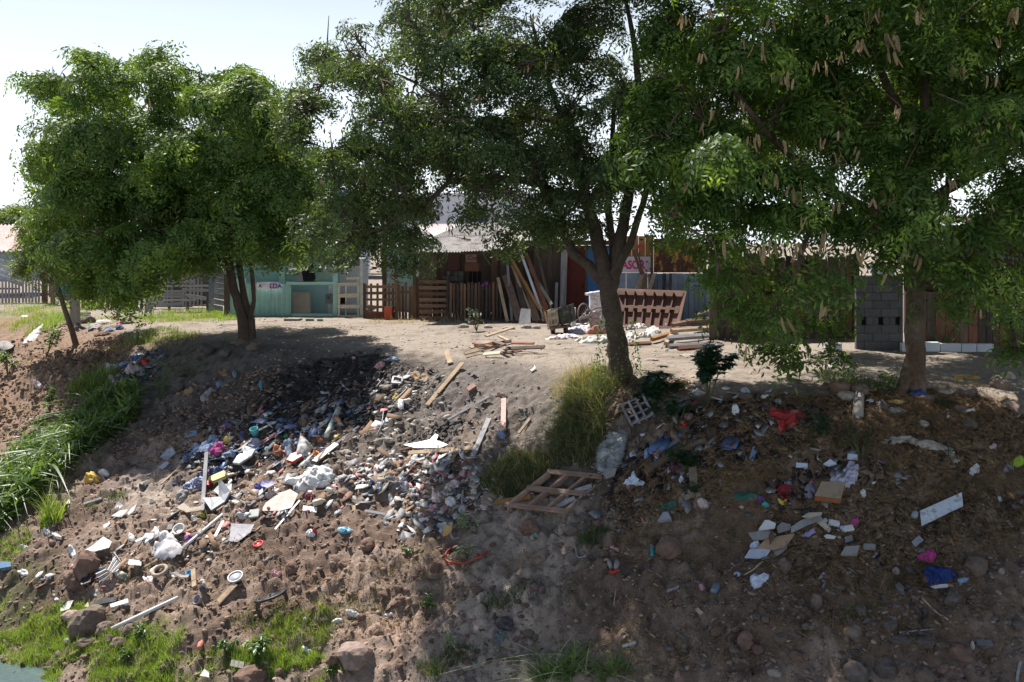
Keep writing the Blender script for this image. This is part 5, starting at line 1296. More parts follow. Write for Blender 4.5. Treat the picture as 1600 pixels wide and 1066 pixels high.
def blobp(px, py, w, h, ang=0, n=9, jit=.18):
    """irregular outline in photograph pixels"""
    o = []; a0 = R(ang)
    for i in range(n):
        a = 2 * math.pi * i / n; r = 1 + random.uniform(-jit, jit); x = math.cos(a) * w / 2 * r; y = math.sin(a) * h / 2 * r
        o.append((px + x * math.cos(a0) - y * math.sin(a0), py + x * math.sin(a0) + y * math.cos(a0)))
    return o
def rag(px, py, w, h, mat, label, cat='rag', name=None, ang=0, hh=.05, amp=.035, group=None):
    return cloth(blobp(px, py, w, h, ang), mat, label, cat, name or 'rag', hh, amp, 6, group, K=6, Nn_=26)
def board(px, py, w, h, mat, label, ang=0, cat='board', name='board', th=.015, lift=.03, group=None, tilt=.15):
    a0 = R(ang); pts = [(px + x * w / 2 * math.cos(a0) - y * h / 2 * math.sin(a0) + random.uniform(-.06, .06) * h, py + x * w / 2 * math.sin(a0) + y * h / 2 * math.cos(a0)) for x, y in ((-1, -1), (1, -1), (1, 1), (-1, 1))]
    return flat(pts, mat, label, cat, name, th, lift, tilt, group)
def plank(a, b, w, mat, label, cat='plank', name='plank', th=.03, lift=(.03, .03), group=None, parent=None):
    A = at(*a); B = at(*b); nA = Nn(A); A = A + nA * lift[0]; B = B + Nn(B) * lift[1]
    mid = (A + B) / 2; need = 0
    for i in range(1, 8):
        q_ = A.lerp(B, i / 8); need = max(need, Hs(q_.x, q_.y) - q_.z)
    if need > 0: A = A + Vector((0, 0, need * .7)); B = B + Vector((0, 0, need * .7))
    mb = MB(); mb.beam(A, B, w * mid.y / F, th, -(nA + Vector((0, -.5, .2))).normalized(), jag=.015)
    o = build(name, mb, mat, parent)
    return o if parent else tag(o, label, cat, group)
def pipe(pts, r, mat, label, cat='pipe', name='pipe', lift=.03, group=None, taper=1.0):
    ps = []
    for (x, y) in pts:
        p = at(x, y); ps.append(p + Nn(p) * lift)
    if len(ps) == 2: ps = [ps[0].lerp(ps[1], i / 5) for i in range(6)]
    else:
        q_ = []
        for i in range(len(ps) - 1):
            for s in range(4):
                u = s / 4; p0 = ps[max(i - 1, 0)]; p1 = ps[i]; p2 = ps[i + 1]; p3 = ps[min(i + 2, len(ps) - 1)]
                q_.append(.5 * ((2 * p1) + (p2 - p0) * u + (2 * p0 - 5 * p1 + 4 * p2 - p3) * u * u + (3 * p1 - p0 - 3 * p2 + p3) * u ** 3))
        q_.append(ps[-1]); ps = q_
    need = max(0, max(Hs(p.x, p.y) - p.z for p in ps))
    if len(pts) == 2: ps = [p + Vector((0, 0, need * .8)) for p in ps]
    else: ps = [Vector((p.x, p.y, max(p.z, Hs(p.x, p.y) + r * .6))) for p in ps]
    mb = MB(); mb.tube(ps, [r * (1 + (taper - 1) * i / (len(ps) - 1)) for i in range(len(ps))], 8)
    return tag(build(name, mb, mat, None, True), label, cat, group)
def box3(px, py, w, h, d, mat, label, cat, name, ang=0, group=None, tip=0.0, bevel=.008):
    p = at(px, py); n = Nn(p); k = p.y / F
    rot = n.to_track_quat('Z', 'Y').to_matrix() @ Matrix.Rotation(R(ang), 3, 'Z') @ Matrix.Rotation(tip, 3, 'X')
    mb = MB(); mb.box(p + n * (d / 2 + .01), (w * k, h * k, d), rot)
    return tag(build(name, mb, mat, None, bevel=bevel), label, cat, group)
def round3(px, py, prof, mat, label, cat, name, axis=None, group=None, sx=1.0, lift=.02, n=18, parent=None):
    p = at(px, py); k = p.y / F; nn_ = Nn(p); ax = Vector(axis) if axis else nn_
    mb = MB(); mb.lathe([(r * k, z * k) for r, z in prof], p + nn_ * lift, ax, n, sx)
    o = build(name, mb, mat, parent, True); o.data.polygons.foreach_set('use_smooth', np.ones(len(o.data.polygons), bool))
    return o if parent else tag(o, label, cat, group)
def hollow(r0, r1, h, t=.8): return [(0, 0), (r0, 0), (r1, h), (r1 - t, h), (r0 - t, t), (0, t)]
def bottle(px, py, r, L, mat, label, ang=0, cat='bottle', name='bottle', group=None):
    p = at(px, py); n = Nn(p); u = Vector((1, 0, 0)); v = n.cross(u).normalized(); ax = (u * math.cos(R(ang)) + v * math.sin(R(ang)))
    return round3(px, py, [(0, -L / 2), (r * .9, -L / 2), (r, -L * .4), (r, L * .15), (r * .9, L * .2), (r * .35, L * .38), (r * .35, L * .5), (0, L * .5)], mat, label, cat, name, axis=ax, group=group, lift=r * p.y / F + .01, n=12)
def rock(px, py, w, h, mat, label, group='stones lying on the bank', sink=.3, name='rock', cat='rock', seed=None):
    p = at(px, py + h * .25); k = p.y / F; s = random.randint(0, 9999) if seed is None else seed
    V = ICO_V.copy(); Fc = [tuple(f) for f in ICO_F]
    V = [Vector(v) for v in V]; mid = {}; F2 = []
    def m2(a, b):
        key = (min(a, b), max(a, b))
        if key not in mid: V.append(((V[a] + V[b]) / 2).normalized()); mid[key] = len(V) - 1
        return mid[key]
    for lev in range(2):
        F2 = []; mid = {}
        for a, b, c_ in Fc:
            x, y, z = m2(a, b), m2(b, c_), m2(c_, a); F2 += [(a, x, z), (b, y, x), (c_, z, y), (x, y, z)]
        Fc = F2
    W = []
    for v in V:
        r = 1 + .5 * float(fbm(v.x * 1.1 + s, v.y * 1.1 + v.z * 1.7, s % 50, 2)) + .30 * float(fbm(v.x * 3 + s, v.y * 3 - v.z * 3, s % 31, 2)) + .14 * float(fbm(v.x * 8 + s, v.y * 8 - v.z * 8, s % 37, 2))
        # chipped faces
        for j in range(3):
            dj = Vector((math.sin(s + j * 2.1), math.cos(s * 1.3 + j), math.sin(j * 1.7 + s * .7))).normalized(); t_ = v.dot(dj)
            if t_ > .62: r *= .62 / t_ * .35 + .65
        W.append(Vector((v.x * w * .5 * k, v.y * (w + h) * .27 * k, v.z * h * .56 * k)) * r + p + Vector((0, 0, h * k * (.35 - sink * .5))))
    mb = MB(); mb.add(W, Fc)
    o = build(name, mb, mat, None, False); 
    return tag(o, label, cat, group)

# -- loose uncountable scraps
def chips(name, xs, ys, size, mat, label, spread=.65, aspect=1.6):
    n = len(xs); s = size * np.exp(np.clip(rng.normal(0, spread, n), -2, 1.05))
    V = np.array([(-1, -.6, 0), (.2, -1, 0), (1, -.2, 0), (.7, .8, 0), (-.8, .7, 0)])[None] * (1 + rng.normal(0, .2, (n, 5, 1)))
    V = V * np.array([aspect, 1, 1]); az = rng.random(n) * 6.283; tx = rng.normal(0, .35, n); ty = rng.normal(0, .35, n)
    gxx = (Hbase(xs + .2, ys) - Hbase(xs - .2, ys)) / .4; gyy = (Hbase(xs, ys + .2) - Hbase(xs, ys - .2)) / .4
    x = V[..., 0] * np.cos(az)[:, None] - V[..., 1] * np.sin(az)[:, None]; y = V[..., 0] * np.sin(az)[:, None] + V[..., 1] * np.cos(az)[:, None]
    y = y * .8
    z = x * (gxx + tx)[:, None] + y * (gyy + ty)[:, None] + rng.normal(0, .12, x.shape)
    T = np.stack([x, y, z], -1) * s[:, None, None] + np.stack([xs, ys, H(xs, ys) + s * .35 + .012], 1)[:, None, :]
    B = T - np.array([0, 0, .008])
    W = np.concatenate([T, B], 1); base = (np.arange(n) * 10)[:, None]
    q4 = np.concatenate([base + np.array([i, (i + 1) % 5, 5 + (i + 1) % 5, 5 + i])[None] for i in range(5)], 0)
    q4b = np.concatenate([base + np.array(q_)[None] for q_ in ((0, 1, 2, 3), (0, 3, 4, 4))], 0)
    tri = np.concatenate([base + np.array(q_)[None] for q_ in ((0, 1, 2), (0, 2, 3), (0, 3, 4), (0, 5, 6), (0, 6, 1), (1, 6, 7), (1, 7, 2), (2, 7, 8), (2, 8, 3), (3, 8, 9), (3, 9, 4), (4, 9, 5), (4, 5, 0))], 0)
    return tag(mesh_np(name, W.reshape(-1, 3), tri, mat), label, None, None, 'stuff')
trash = [(430, 690, 150, 60, 260), (560, 640, 90, 50, 200), (680, 775, 70, 60, 420), (620, 740, 90, 30, 200), (480, 770, 120, 40, 160), (210, 580, 36, 28, 90), (1120, 660, 150, 50, 110), (1050, 760, 130, 40, 60), (1300, 740, 120, 50, 50), (200, 880, 160, 40, 70), (330, 810, 120, 40, 80), (160, 510, 36, 10, 40)]
def tz(f): return gz([(a, b, c, d, int(n * f)) for a, b, c, d, n in trash])
iso = dict(objvar=0, island=.35, bump=0)
x, y = tz(.55); chips('plastic_scraps', x, y, .028, M('white_scrap', (0.52, 0.52, 0.53), rough=.6, **iso), 'white plastic and paper scraps strewn down the bank')
x, y = tz(.5); chips('plastic_scraps', x, y, .032, M('grey_scrap', (0.22, 0.22, 0.235), rough=.6, **iso), 'grey plastic scraps strewn down the bank')
x, y = gz([(430, 680, 150, 50, 170), (220, 580, 40, 30, 30), (1100, 700, 160, 50, 20)]); chips('plastic_scraps', x, y, .035, M('blue_scrap', (0.10, 0.17, 0.34), rough=.6, **iso), 'bluish scraps in the shaded rubbish')
x, y = tz(.18); chips('plastic_scraps', x, y, .026, M('pink_scrap', (0.42, 0.16, 0.17), rough=.7, **iso), 'pink and reddish scraps strewn down the bank')
x, y = tz(.4); chips('wood_scraps', x, y, .03, M('brown_scrap', (0.20, 0.13, 0.085), rough=.9, **iso), 'brown wood and cardboard scraps', aspect=2.6)
x, y = gz([(520, 595, 110, 36, 1100), (600, 620, 90, 40, 600), (470, 640, 110, 30, 600), (690, 680, 50, 20, 200), (430, 680, 150, 40, 700), (1120, 690, 170, 60, 900), (1280, 750, 100, 40, 200)]); chips('charred_scraps', x, y, .022, M('charred_scrap', (0.022, 0.021, 0.022), rough=.8, **iso), 'charred black scraps on the burnt patch')
clods('plaster_rubble', *gz([(685, 775, 62, 50, 240), (600, 740, 80, 24, 50), (640, 660, 60, 40, 70), (560, 700, 60, 30, 50), (740, 790, 30, 30, 60)]), .035, M('plaster_lump', (0.46, 0.42, 0.38), rough=.9, **iso), 'pale plaster and concrete rubble in the middle of the slope', flat=.6)
x, y = gz([(520, 620, 140, 60, 160), (420, 690, 150, 40, 80), (1000, 720, 120, 50, 80)]); sticks('charred_sticks', x, y, .3, .008, M('charred_stick', (0.03, 0.027, 0.025), rough=.9, **iso), 'thin blackened sticks in the rubbish', lift=.04)

exec_items = None
# -- planks and poles on the upper middle slope
G1 = 'planks on the middle slope'
plank((668, 638), (724, 575), 7, wtan, 'long pale plank pointing up at the wood pile', group=G1, lift=(.03, .10))
plank((700, 665), (765, 628), 4, wgrey, 'narrow greyish lath right of the long pale plank', group=G1)
plank((787, 674), (789, 628), 8, C_('pink_paint', (0.50, 0.30, 0.27)), 'short plank with worn pink paint', group=G1, lift=(.03, .08))
plank((811, 679), (829, 656), 4, wtan, 'short thin stick right of the pink plank', group=G1)
plank((738, 718), (766, 660), 8, wgrey, 'steep silvery plank left of the pink plank', group=G1, lift=(.03, .09))
plank((640, 713), (745, 703), 7, wtan, 'long tan board lying level under the silvery plank', group=G1, lift=(.08, .05))
plank((584, 750), (612, 738), 7, wtan, 'short tan board left of the pale rubble', group=G1)
plank((697, 549), (704, 569), 8, wtan, 'pale board stub below the wood pile', group=G1)
plank((655, 706), (690, 700), 5, wbrown, 'dark broken end under the long tan board', group=G1)
plank((626, 705), (655, 699), 3, wbrown, 'thin dark lath left of the white torn board', group=G1)
plank((640, 725), (664, 718), 4, whiteb, 'white lath under the long tan board', group=G1)
flat([(632, 701), (656, 697), (674, 693), (682, 684), (687, 686), (684, 694), (702, 701), (690, 706), (650, 706)], WH, 'torn white board behind the long tan board', 'board', 'torn_board', lift=.08)
pipe([(600, 645), (596, 668), (588, 683)], .012, GREYP, 'bent grey wire left of the long pale plank', 'wire', 'wire')
# wood pile at the brow
G2 = 'charred and split boards of the pile on the brow'
for a, b, w, m_, lab, lf_ in (((735, 548), (765, 541), 5, wtan, 'leftmost pale board of the pile on the brow', .05), ((760, 545), (798, 534), 5, wtan, 'pale board on top of the pile, ending in a dark tip', .22), ((727, 558), (772, 549), 5, wtan, 'lowest pale board of the pile, at the left', .06),
        ((772, 548), (790, 556), 6, wbrown, 'short brown board crossing the middle of the pile', .16), ((790, 552), (852, 552), 6, wdark, 'long dark board at the right end of the pile', .08), ((800, 547), (835, 550), 4, wred, 'thin reddish board behind the long dark one', .12),
        ((757, 558), (782, 558), 6, cream, 'short cream board at the bottom of the pile', .05), ((745, 552), (800, 546), 5, wbrown, 'brown board buried in the pile', .12), ((780, 543), (796, 553), 4, wtan, 'thin tan board slanting through the pile', .20), ((740, 545), (770, 553), 4, wred, 'reddish thin board at the left of the pile', .10), ((785, 556), (815, 554), 4, wbrown, 'brown splinter at the bottom of the pile', .04)):
    plank(a, b, w, m_, lab, 'board', 'split_board', .035, (lf_ * 1.6, lf_ * 1.6 + .04), G2)
rag(775, 543, 16, 8, LBLUE, 'pale blue rag lying in the wood pile on the brow', hh=.12)

# big pallet
def pallet(c4, name, label, nsl, nst, m_, w=7, th=.022, dp_=.062):
    """c4 pixel corners near-left, near-right, far-right, far-left"""
    t = thing(name, label, 'pallet', at(*c4[0])); A, B, C2, D2 = [at(*q_) for q_ in c4]
    n = (B - A).cross(D2 - A).normalized(); n = n if n.z > 0 else -n
    pl = [v + n * .11 for v in (A, B, C2, D2)]
    # make the frame flat: fourth corner from the other three
    pl[2] = pl[1] + pl[3] - pl[0]
    f = lambda u, v, h=0: pl[0].lerp(pl[1], u).lerp(pl[3].lerp(pl[2], u), v) + n * h
    for i in range(nst):
        u = i / (nst - 1); mb = MB(); mb.beam(f(u, 0), f(u, 1), .12, .045, Vector((1, 0, 0)) if False else (f(1, 0) - f(0, 0)).normalized()); build('stringer', mb, m_, t)
    for i in range(nsl):
        v = i / (nsl - 1); mb = MB(); mb.beam(f(-.03, v, dp_), f(1.03, v, dp_), .105 if dp_ > .03 else .03, th, n, .01); build('slat', mb, m_, t)
    for i in range(max(2, nsl - 1)):
        v = (i + .5) / (nsl - .5); mb = MB(); mb.beam(f(-.02, v, -dp_), f(1.02, v, -dp_), .11 if dp_ > .03 else .03, th, n, .01); build('under_slat', mb, m_, t)
    return t
pallet([(795, 800), (883, 810), (938, 748), (860, 748)], 'pallet', 'big brown wooden pallet lying on the slope below the grass mound', 3, 4, M('pallet_brown', (0.33, 0.22, 0.165), rough=.95, var=.35, scale=3, grain=True, bump=.4, objvar=.25))
pallet([(990, 670), (1024, 655), (1005, 622), (975, 640)], 'pallet', 'small pale lattice pallet half buried right of the grass mound', 4, 4, wgrey, dp_=.02)
plank((775, 790), (830, 780), 9, worange, 'orange tan board under the left corner of the big pallet', group='boards by the big pallet')
plank((860, 800), (900, 780), 8, wgrey, 'grey board lying inside the big pallet', group='boards by the big pallet')
plank((900, 770), (925, 762), 8, wgrey, 'short grey board at the right inside of the big pallet', group='boards by the big pallet')
cloth([(932, 700), (945, 685), (975, 671), (982, 675), (975, 705), (968, 735), (950, 748), (932, 738)], MESHC, 'dirty silvery quilted sheet right of the grass mound', 'sheet', 'foil_sheet', .05, .03, 16, K=12)
flat([(944, 738), (966, 735), (962, 748), (948, 752)], GREYC, 'grey card under the silvery sheet', 'card', 'card', lift=.05)

# central heap
flat([(252, 719), (270, 705), (276, 713), (265, 724), (259, 722)], GLASSY, 'bluish clear plastic sheet left of the central heap', 'plastic sheet', 'plastic_sheet', lift=.05, curl=.2)
flat([(249, 733), (262, 723), (266, 727), (256, 737)], GLASSY, 'small clear scrap under the bluish plastic sheet', 'plastic sheet', 'plastic_sheet', lift=.04)
board(300, 681, 18, 8, LBLUE, 'pale blue card at the top left of the heap', -12)
cloth([(288, 713), (300, 704), (322, 694), (338, 685), (343, 688), (340, 699), (318, 715), (298, 718)], LBLUE, 'pale blue shirt spread on the central heap', 'shirt', 'shirt')
cloth([(324, 711), (332, 700), (350, 696), (353, 703), (338, 713)], MAG, 'magenta cloth beside the blue shirt', 'cloth', 'cloth')
cloth([(295, 727), (312, 716), (334, 714), (340, 720), (322, 732), (300, 736)], BLACK, 'black bag under the blue shirt', 'bag', 'bag')
cloth([(283, 762), (298, 750), (318, 743), (321, 755), (306, 770), (288, 769)], SPOT, 'blue and white patterned blanket left of the grey stick', 'blanket', 'blanket')
cloth([(275, 790), (276, 768), (284, 763), (296, 768), (292, 785), (282, 792)], GREYC, 'grey cloth hanging under the patterned blanket', 'cloth', 'cloth')
plank((317, 802), (328, 726), 6, wgrey, 'upright grey stake standing in the heap', 'stake', 'stake', .04, (.02, .25))
round3(273, 759, [(0, -4), (3.4, -2), (4.2, 0), (3.4, 2), (0, 4)], BLUE, 'small dark blue ball left of the patterned blanket', 'ball', 'ball')
cloth([(308, 745), (330, 735), (352, 730), (354, 738), (335, 745), (315, 752)], BLUE, 'dark blue cloth above the yellow tub', 'cloth', 'cloth')
flat([(327, 752), (352, 741), (355, 744), (354, 750), (335, 758)], PYEL, 'pale yellow plastic tub on its side', 'tub', 'tub', th=.09)
box3(327, 760, 10, 9, .1, RED, 'red plastic piece behind the yellow tub', 'plastic piece', 'plastic_piece')
flat([(335, 771), (344, 761), (364, 760), (363, 771), (343, 777)], PAPER, 'white paper below the yellow tub', 'paper', 'paper', lift=.05, curl=.1)
flat([(320, 786), (334, 796), (350, 784), (345, 761), (349, 759), (363, 775), (354, 791), (334, 807)], GREYP, 'grey L-shaped plastic chair shell', 'chair shell', 'chair_shell', th=.05, lift=.06, curl=.2)
flat([(276, 795), (288, 788), (298, 796), (316, 793), (319, 799), (292, 803)], BEIGE, 'beige board at the foot of the grey stake', 'board', 'board')
flat([(367, 734), (372, 724), (385, 708), (402, 713), (396, 722), (377, 736)], GLASSY, 'clear blue plastic lid in the heap', 'plastic sheet', 'blue_sheet', th=.04, lift=.08, curl=.15)
rag(396, 707, 18, 12, C_('pale_blue_bag', (0.45, 0.50, 0.66)), 'pale blue bag above the clear lid', 'bag', 'bag')
rag(398, 696, 24, 9, C_('lavender_cloth', (0.36, 0.36, 0.50)), 'lavender cloth above the pale blue bag', 'cloth', 'cloth', -15)
round3(400, 682, hollow(5, 7, 13), TEAL, 'teal plastic cup in the heap', 'cup', 'cup', sx=1)
plank((404, 676), (432, 663), 3, wgrey, 'thin stick standing out of the teal cup', 'stick', 'stick')
plank((355, 728), (392, 698), 4, BLACK, 'long black batten in the heap', 'batten', 'batten')
# doll
t = thing('doll', 'small naked pink doll lying face down in the heap', 'doll', at(424, 687))
dm = C_('doll_pink', (0.50, 0.24, 0.26), .5)
def dp(x, y, l=.05): p = at(x, y); return p + Nn(p) * l
mb = MB(); mb.tube([dp(422, 688), dp(426, 685), dp(430, 682), dp(433, 680)], [.03, .036, .034, .015], 8); build('torso', mb, dm, t, True)
mb = MB(); mb.lathe([(0, -.03), (.026, -.018), (.032, 0), (.026, .02), (0, .03)], dp(436, 678), (1, 0, .6), 10); build('head', mb, dm, t, True)
for sx in (-1, 1):
    mb = MB(); mb.tube([dp(423, 688 + sx), dp(417, 691 + sx * 1.8), dp(411, 694 + sx * 2.2)], [.018, .014, .009], 6); build('leg', mb, dm, t, True)
    mb = MB(); mb.tube([dp(431, 681 + sx), dp(432, 685 + sx * 4), dp(428, 688 + sx * 5)], [.011, .009, .006], 6); build('arm', mb, dm, t, True)
round3(446, 683, [(0, 0), (4.2, 0), (4.2, 2), (0, 2.4)], GRN, 'bright green round lid in the heap', 'lid', 'lid')
cloth([(461, 713), (466, 697), (471, 680), (480, 688), (488, 698), (482, 710), (475, 713)], C_('dirty_white_bag', (0.48, 0.46, 0.46), var=.3), 'pointed dirty white sack standing in the heap', 'sack', 'sack', .22, .03)
flat([(451, 728), (457, 719), (472, 714), (475, 722), (460, 731)], RED, 'bright red plastic box below the pointed sack', 'box', 'plastic_box', th=.07, lift=.06)
rag(450, 700, 16, 20, C_('faded_blue_cloth', (0.20, 0.27, 0.38)), 'faded blue cloth left of the pointed sack', 'cloth', 'cloth')
rag(434, 706, 16, 12, C_('orange_brown_toy', (0.45, 0.16, 0.07)), 'orange soft toy in the heap', 'soft toy', 'soft_toy')
rag(416, 706, 14, 9, CYAN, 'light blue packet left of the orange soft toy', 'packet', 'packet')
rag(495, 712, 14, 14, ORA, 'orange brown crumpled bag right of the pointed sack', 'bag', 'bag')
rag(499, 687, 10, 9, C_('rust_bag', (0.30, 0.08, 0.03)), 'rust coloured wrapper above the orange brown bag', 'wrapper', 'wrapper')
bottle(506, 708, 3, 12, BLUE, 'small blue bottle beside the orange brown bag', 60)
bottle(527, 686, 3, 9, YEL, 'small yellow bottle above the long white plank', 80)
rag(474, 660, 22, 14, C_('frayed_jute', (0.16, 0.11, 0.06), var=.5), 'frayed brown rope knot above the pointed sack', 'rope', 'rope_knot')
pipe([(512, 693), (531, 650)], .055, C_('painted_tube', (0.50, 0.52, 0.44), col2=(0.20, 0.36, 0.34), amt=.56, scale2=8), 'thick pale speckled tube standing up in the heap', 'tube', 'tube', lift=.10)
plank((492, 725), (528, 698), 9, WH, 'broad white end of the long white plank', 'plank', 'plank', .03, (.06, .08), 'long white plank'); plank((524, 700), (562, 671), 4, wgrey, 'thin grey end of the long white plank', 'plank', 'plank', .02, (.06, .06), 'long white plank')
cloth([(440, 757), (448, 748), (470, 744), (482, 731), (500, 727), (518, 731), (523, 746), (517, 756), (492, 765), (470, 781), (456, 774), (462, 758)], C_('white_sheeting', (0.74, 0.74, 0.74), .6, var=.08), 'big crumpled white plastic sheet in the middle of the slope', 'sheet', 'plastic_sheet', .14, .07, 9, K=12, Nn_=60)
flat([(410, 804), (418, 791), (432, 781), (455, 770), (468, 778), (458, 799), (440, 804)], PBOARD, 'big pinkish white board below the white sheet', 'board', 'board', th=.02, lift=.07)
plank((430, 833), (469, 787), 3, WH, 'thin white strip beside the pinkish board', 'strip', 'strip', .01)
rag(403, 763, 14, 14, C_('violet_bag', (0.10, 0.08, 0.36)), 'violet bag left of the lilac sheet', 'bag', 'bag')
flat([(409, 764), (412, 757), (426, 757), (434, 762), (420, 768)], LILAC, 'curled lilac plastic sheet', 'plastic sheet', 'plastic_sheet', lift=.07, curl=.25)
rag(423, 773, 20, 10, PEACH, 'whitish shoe below the lilac sheet', 'shoe', 'shoe', -25, hh=.08)
plank((388, 794), (414, 777), 5, wgrey, 'short grey board left of the whitish shoe')
pipe([(374, 792), (376, 784), (384, 790), (380, 798), (374, 796)], .006, WH, 'loop of white cable below the heap', 'cable', 'cable')
rag(360, 781, 24, 10, DGREY, 'tangle of dark cables left of the grey board', 'cables', 'cable_tangle')
box3(398, 805, 16, 15, .05, C_('pale_green_box', (0.50, 0.53, 0.50)), 'pale greenish box left of the pinkish board', 'box', 'box', 10)
rag(378, 806, 20, 10, C_('grey_white_rag', (0.48, 0.48, 0.48)), 'greyish white rag left of the greenish box', ang=10)
bottle(518, 770, 4, 15, C_('white_bottle', (0.62, 0.61, 0.58), .4), 'white bottle right of the big white sheet', -25)
bottle(500, 788, 5, 20, C_('cream_bottle', (0.56, 0.52, 0.43), .4), 'cream plastic bottle below the big white sheet', 20)
board(485, 798, 22, 8, WH, 'white board scrap beside the cream bottle', 8)
rag(482, 777, 14, 14, C_('berry_cloth', (0.28, 0.04, 0.09), var=.5), 'berry red and dark cloth under the big white sheet', 'cloth', 'cloth')
plank((572, 800), (602, 805), 4, WH, 'short white pipe right of the cream bottle', 'pipe', 'pipe')
board(554, 797, 4, 9, TAN, 'tiny tan board on the bare soil')
bottle(273, 808, 3.5, 24, BLACK, 'long black electronic strip', 50, 'strip', 'strip')
rag(304, 812, 12, 8, WH, 'small white bag beside the green wrapper', 'bag', 'bag'); rag(316, 806, 9, 6, LIME, 'small green wrapper below the beige board', 'wrapper', 'wrapper')
rag(437, 668, 16, 6, C_('blue_scarf', (0.12, 0.18, 0.32)), 'blue cloth at the top of the heap', 'cloth', 'cloth', -20)
rag(356, 668, 24, 6, PURP, 'dark purple cloth at the top left of the heap', 'cloth', 'cloth'); rag(378, 684, 12, 10, C_('navy_bundle', (0.04, 0.05, 0.14)), 'navy bundle in the heap', 'bundle', 'bundle')
board(402, 661, 22, 7, LBLUE, 'pale blue tray at the top of the heap', 5); rag(356, 690, 12, 7, YEL, 'small mustard cloth in the heap', 'cloth', 'cloth'); rag(362, 709, 12, 8, C_('sky_rag', (0.25, 0.33, 0.5)), 'sky blue rag right of the magenta cloth')
bottle(508, 640, 3.6, 14, C_('milky_bottle', (0.38, 0.40, 0.45), .4), 'milky bottle standing above the speckled tube', 85)
rag(486, 725, 26, 12, C_('grey_pebbly_bag', (0.14, 0.14, 0.15)), 'grey bag left of the red box', 'bag', 'bag')
pipe([(312, 655), (318, 672)], .012, BLACK, 'bent black rod above the heap, left leg', 'rod', 'rod'); pipe([(319, 656), (332, 670)], .012, BLACK, 'bent black rod above the heap, right leg', 'rod', 'rod')

# burnt patch surroundings
cloth([(584, 575), (592, 566), (602, 568), (600, 574), (590, 578)], PINK, 'pale pink rag at the edge of the burnt patch', 'rag', 'rag'); cloth([(600, 566), (610, 558), (624, 560), (625, 567), (612, 568)], LBLUE, 'blue and white rag at the edge of the burnt patch', 'rag', 'rag')
rag(552, 561, 9, 9, PINK, 'small pink bag on the burnt ground', 'bag', 'bag')
t = thing('empty_frame', 'small grey metal frame box on the burnt rubble', 'frame', at(622, 597))
for (a, b) in (((614, 601), (616, 592)), ((616, 592), (630, 594)), ((630, 594), (629, 602)), ((614, 601), (629, 602))): plank(a, b, 3, GREYP, None, name='side', th=.04, lift=(.05, .05), parent=t)
for px, py, w, h, m_, lab in ((603, 605, 20, 8, ROCKP, 'flat white chunk left of the grey frame box'), (580, 603, 14, 7, ROCKG, 'grey chunk on the burnt ground'), (552, 661, 18, 7, ROCKP, 'white chunk right of the speckled tube'), (592, 690, 16, 11, ROCKP, 'white chunk in the grey rubble'), (607, 687, 16, 10, ROCKP, 'second white chunk in the grey rubble'), (540, 706, 20, 7, ROCKP, 'flat pale slab end by the white plank'), (608, 723, 20, 6, ROCKP, 'flat white slab above the short tan board'), (625, 663, 12, 8, ROCKG, 'grey chunk below the yellow foam'), (653, 658, 10, 6, ROCKP, 'small white chunk at the foot of the long pale plank'), (550, 643, 14, 8, ROCKP, 'small white lump above the tube')):
    rock(px, py, w, h, m_, lab, 'broken chunks near the burnt patch', cat='chunk', name='chunk')
rag(618, 624, 13, 10, C_('yellow_foam', (0.55, 0.44, 0.18)), 'lump of yellow foam on the burnt rubble', 'foam', 'foam')
rag(657, 592, 30, 12, C_('brown_foam', (0.26, 0.17, 0.09), var=.5), 'brown foam pile above the yellow lump', 'foam', 'foam'); rag(592, 548, 16, 6, DGREY, 'dark rag at the top of the burnt patch')
rag(784, 680, 14, 10, LBLUE, 'light blue rag at the foot of the pink plank'); rag(783, 618, 14, 5, CARD, 'brown card above the pink plank', 'card', 'card'); rag(785, 618, 16, 5, GREYC, 'grey rag above the pink plank'); board(738, 610, 14, 6, C_('red_brick', (0.22, 0.11, 0.08)), 'broken red brick right of the long pale plank', -35, 'brick', 'brick', .05)
flat([(829, 581), (836, 573), (838, 578), (832, 583)], PAPER, 'small white paper scrap left of the grass mound', 'paper', 'paper', curl=.2)
rag(350, 583, 18, 14, C_('ochre_bag', (0.26, 0.16, 0.08), var=.4), 'ochre bag on the shaded slope', 'bag', 'bag'); rag(367, 585, 7, 10, C_('cyan_grey_bag', (0.22, 0.32, 0.38)), 'pale blue-grey bag right of the ochre bag', 'bag', 'bag'); rag(345, 602, 16, 14, LBLUE, 'bluish bag below the ochre bag', 'bag', 'bag'); rag(322, 618, 26, 12, GREYC, 'grey beige bag below the bluish bag', 'bag', 'bag', -30); rag(295, 612, 20, 8, CARD, 'yellow brown card on the shaded slope', 'card', 'card', -20)
rag(408, 605, 6, 6, CYAN, 'tiny blue cap on the shaded slope', 'cap', 'cap')

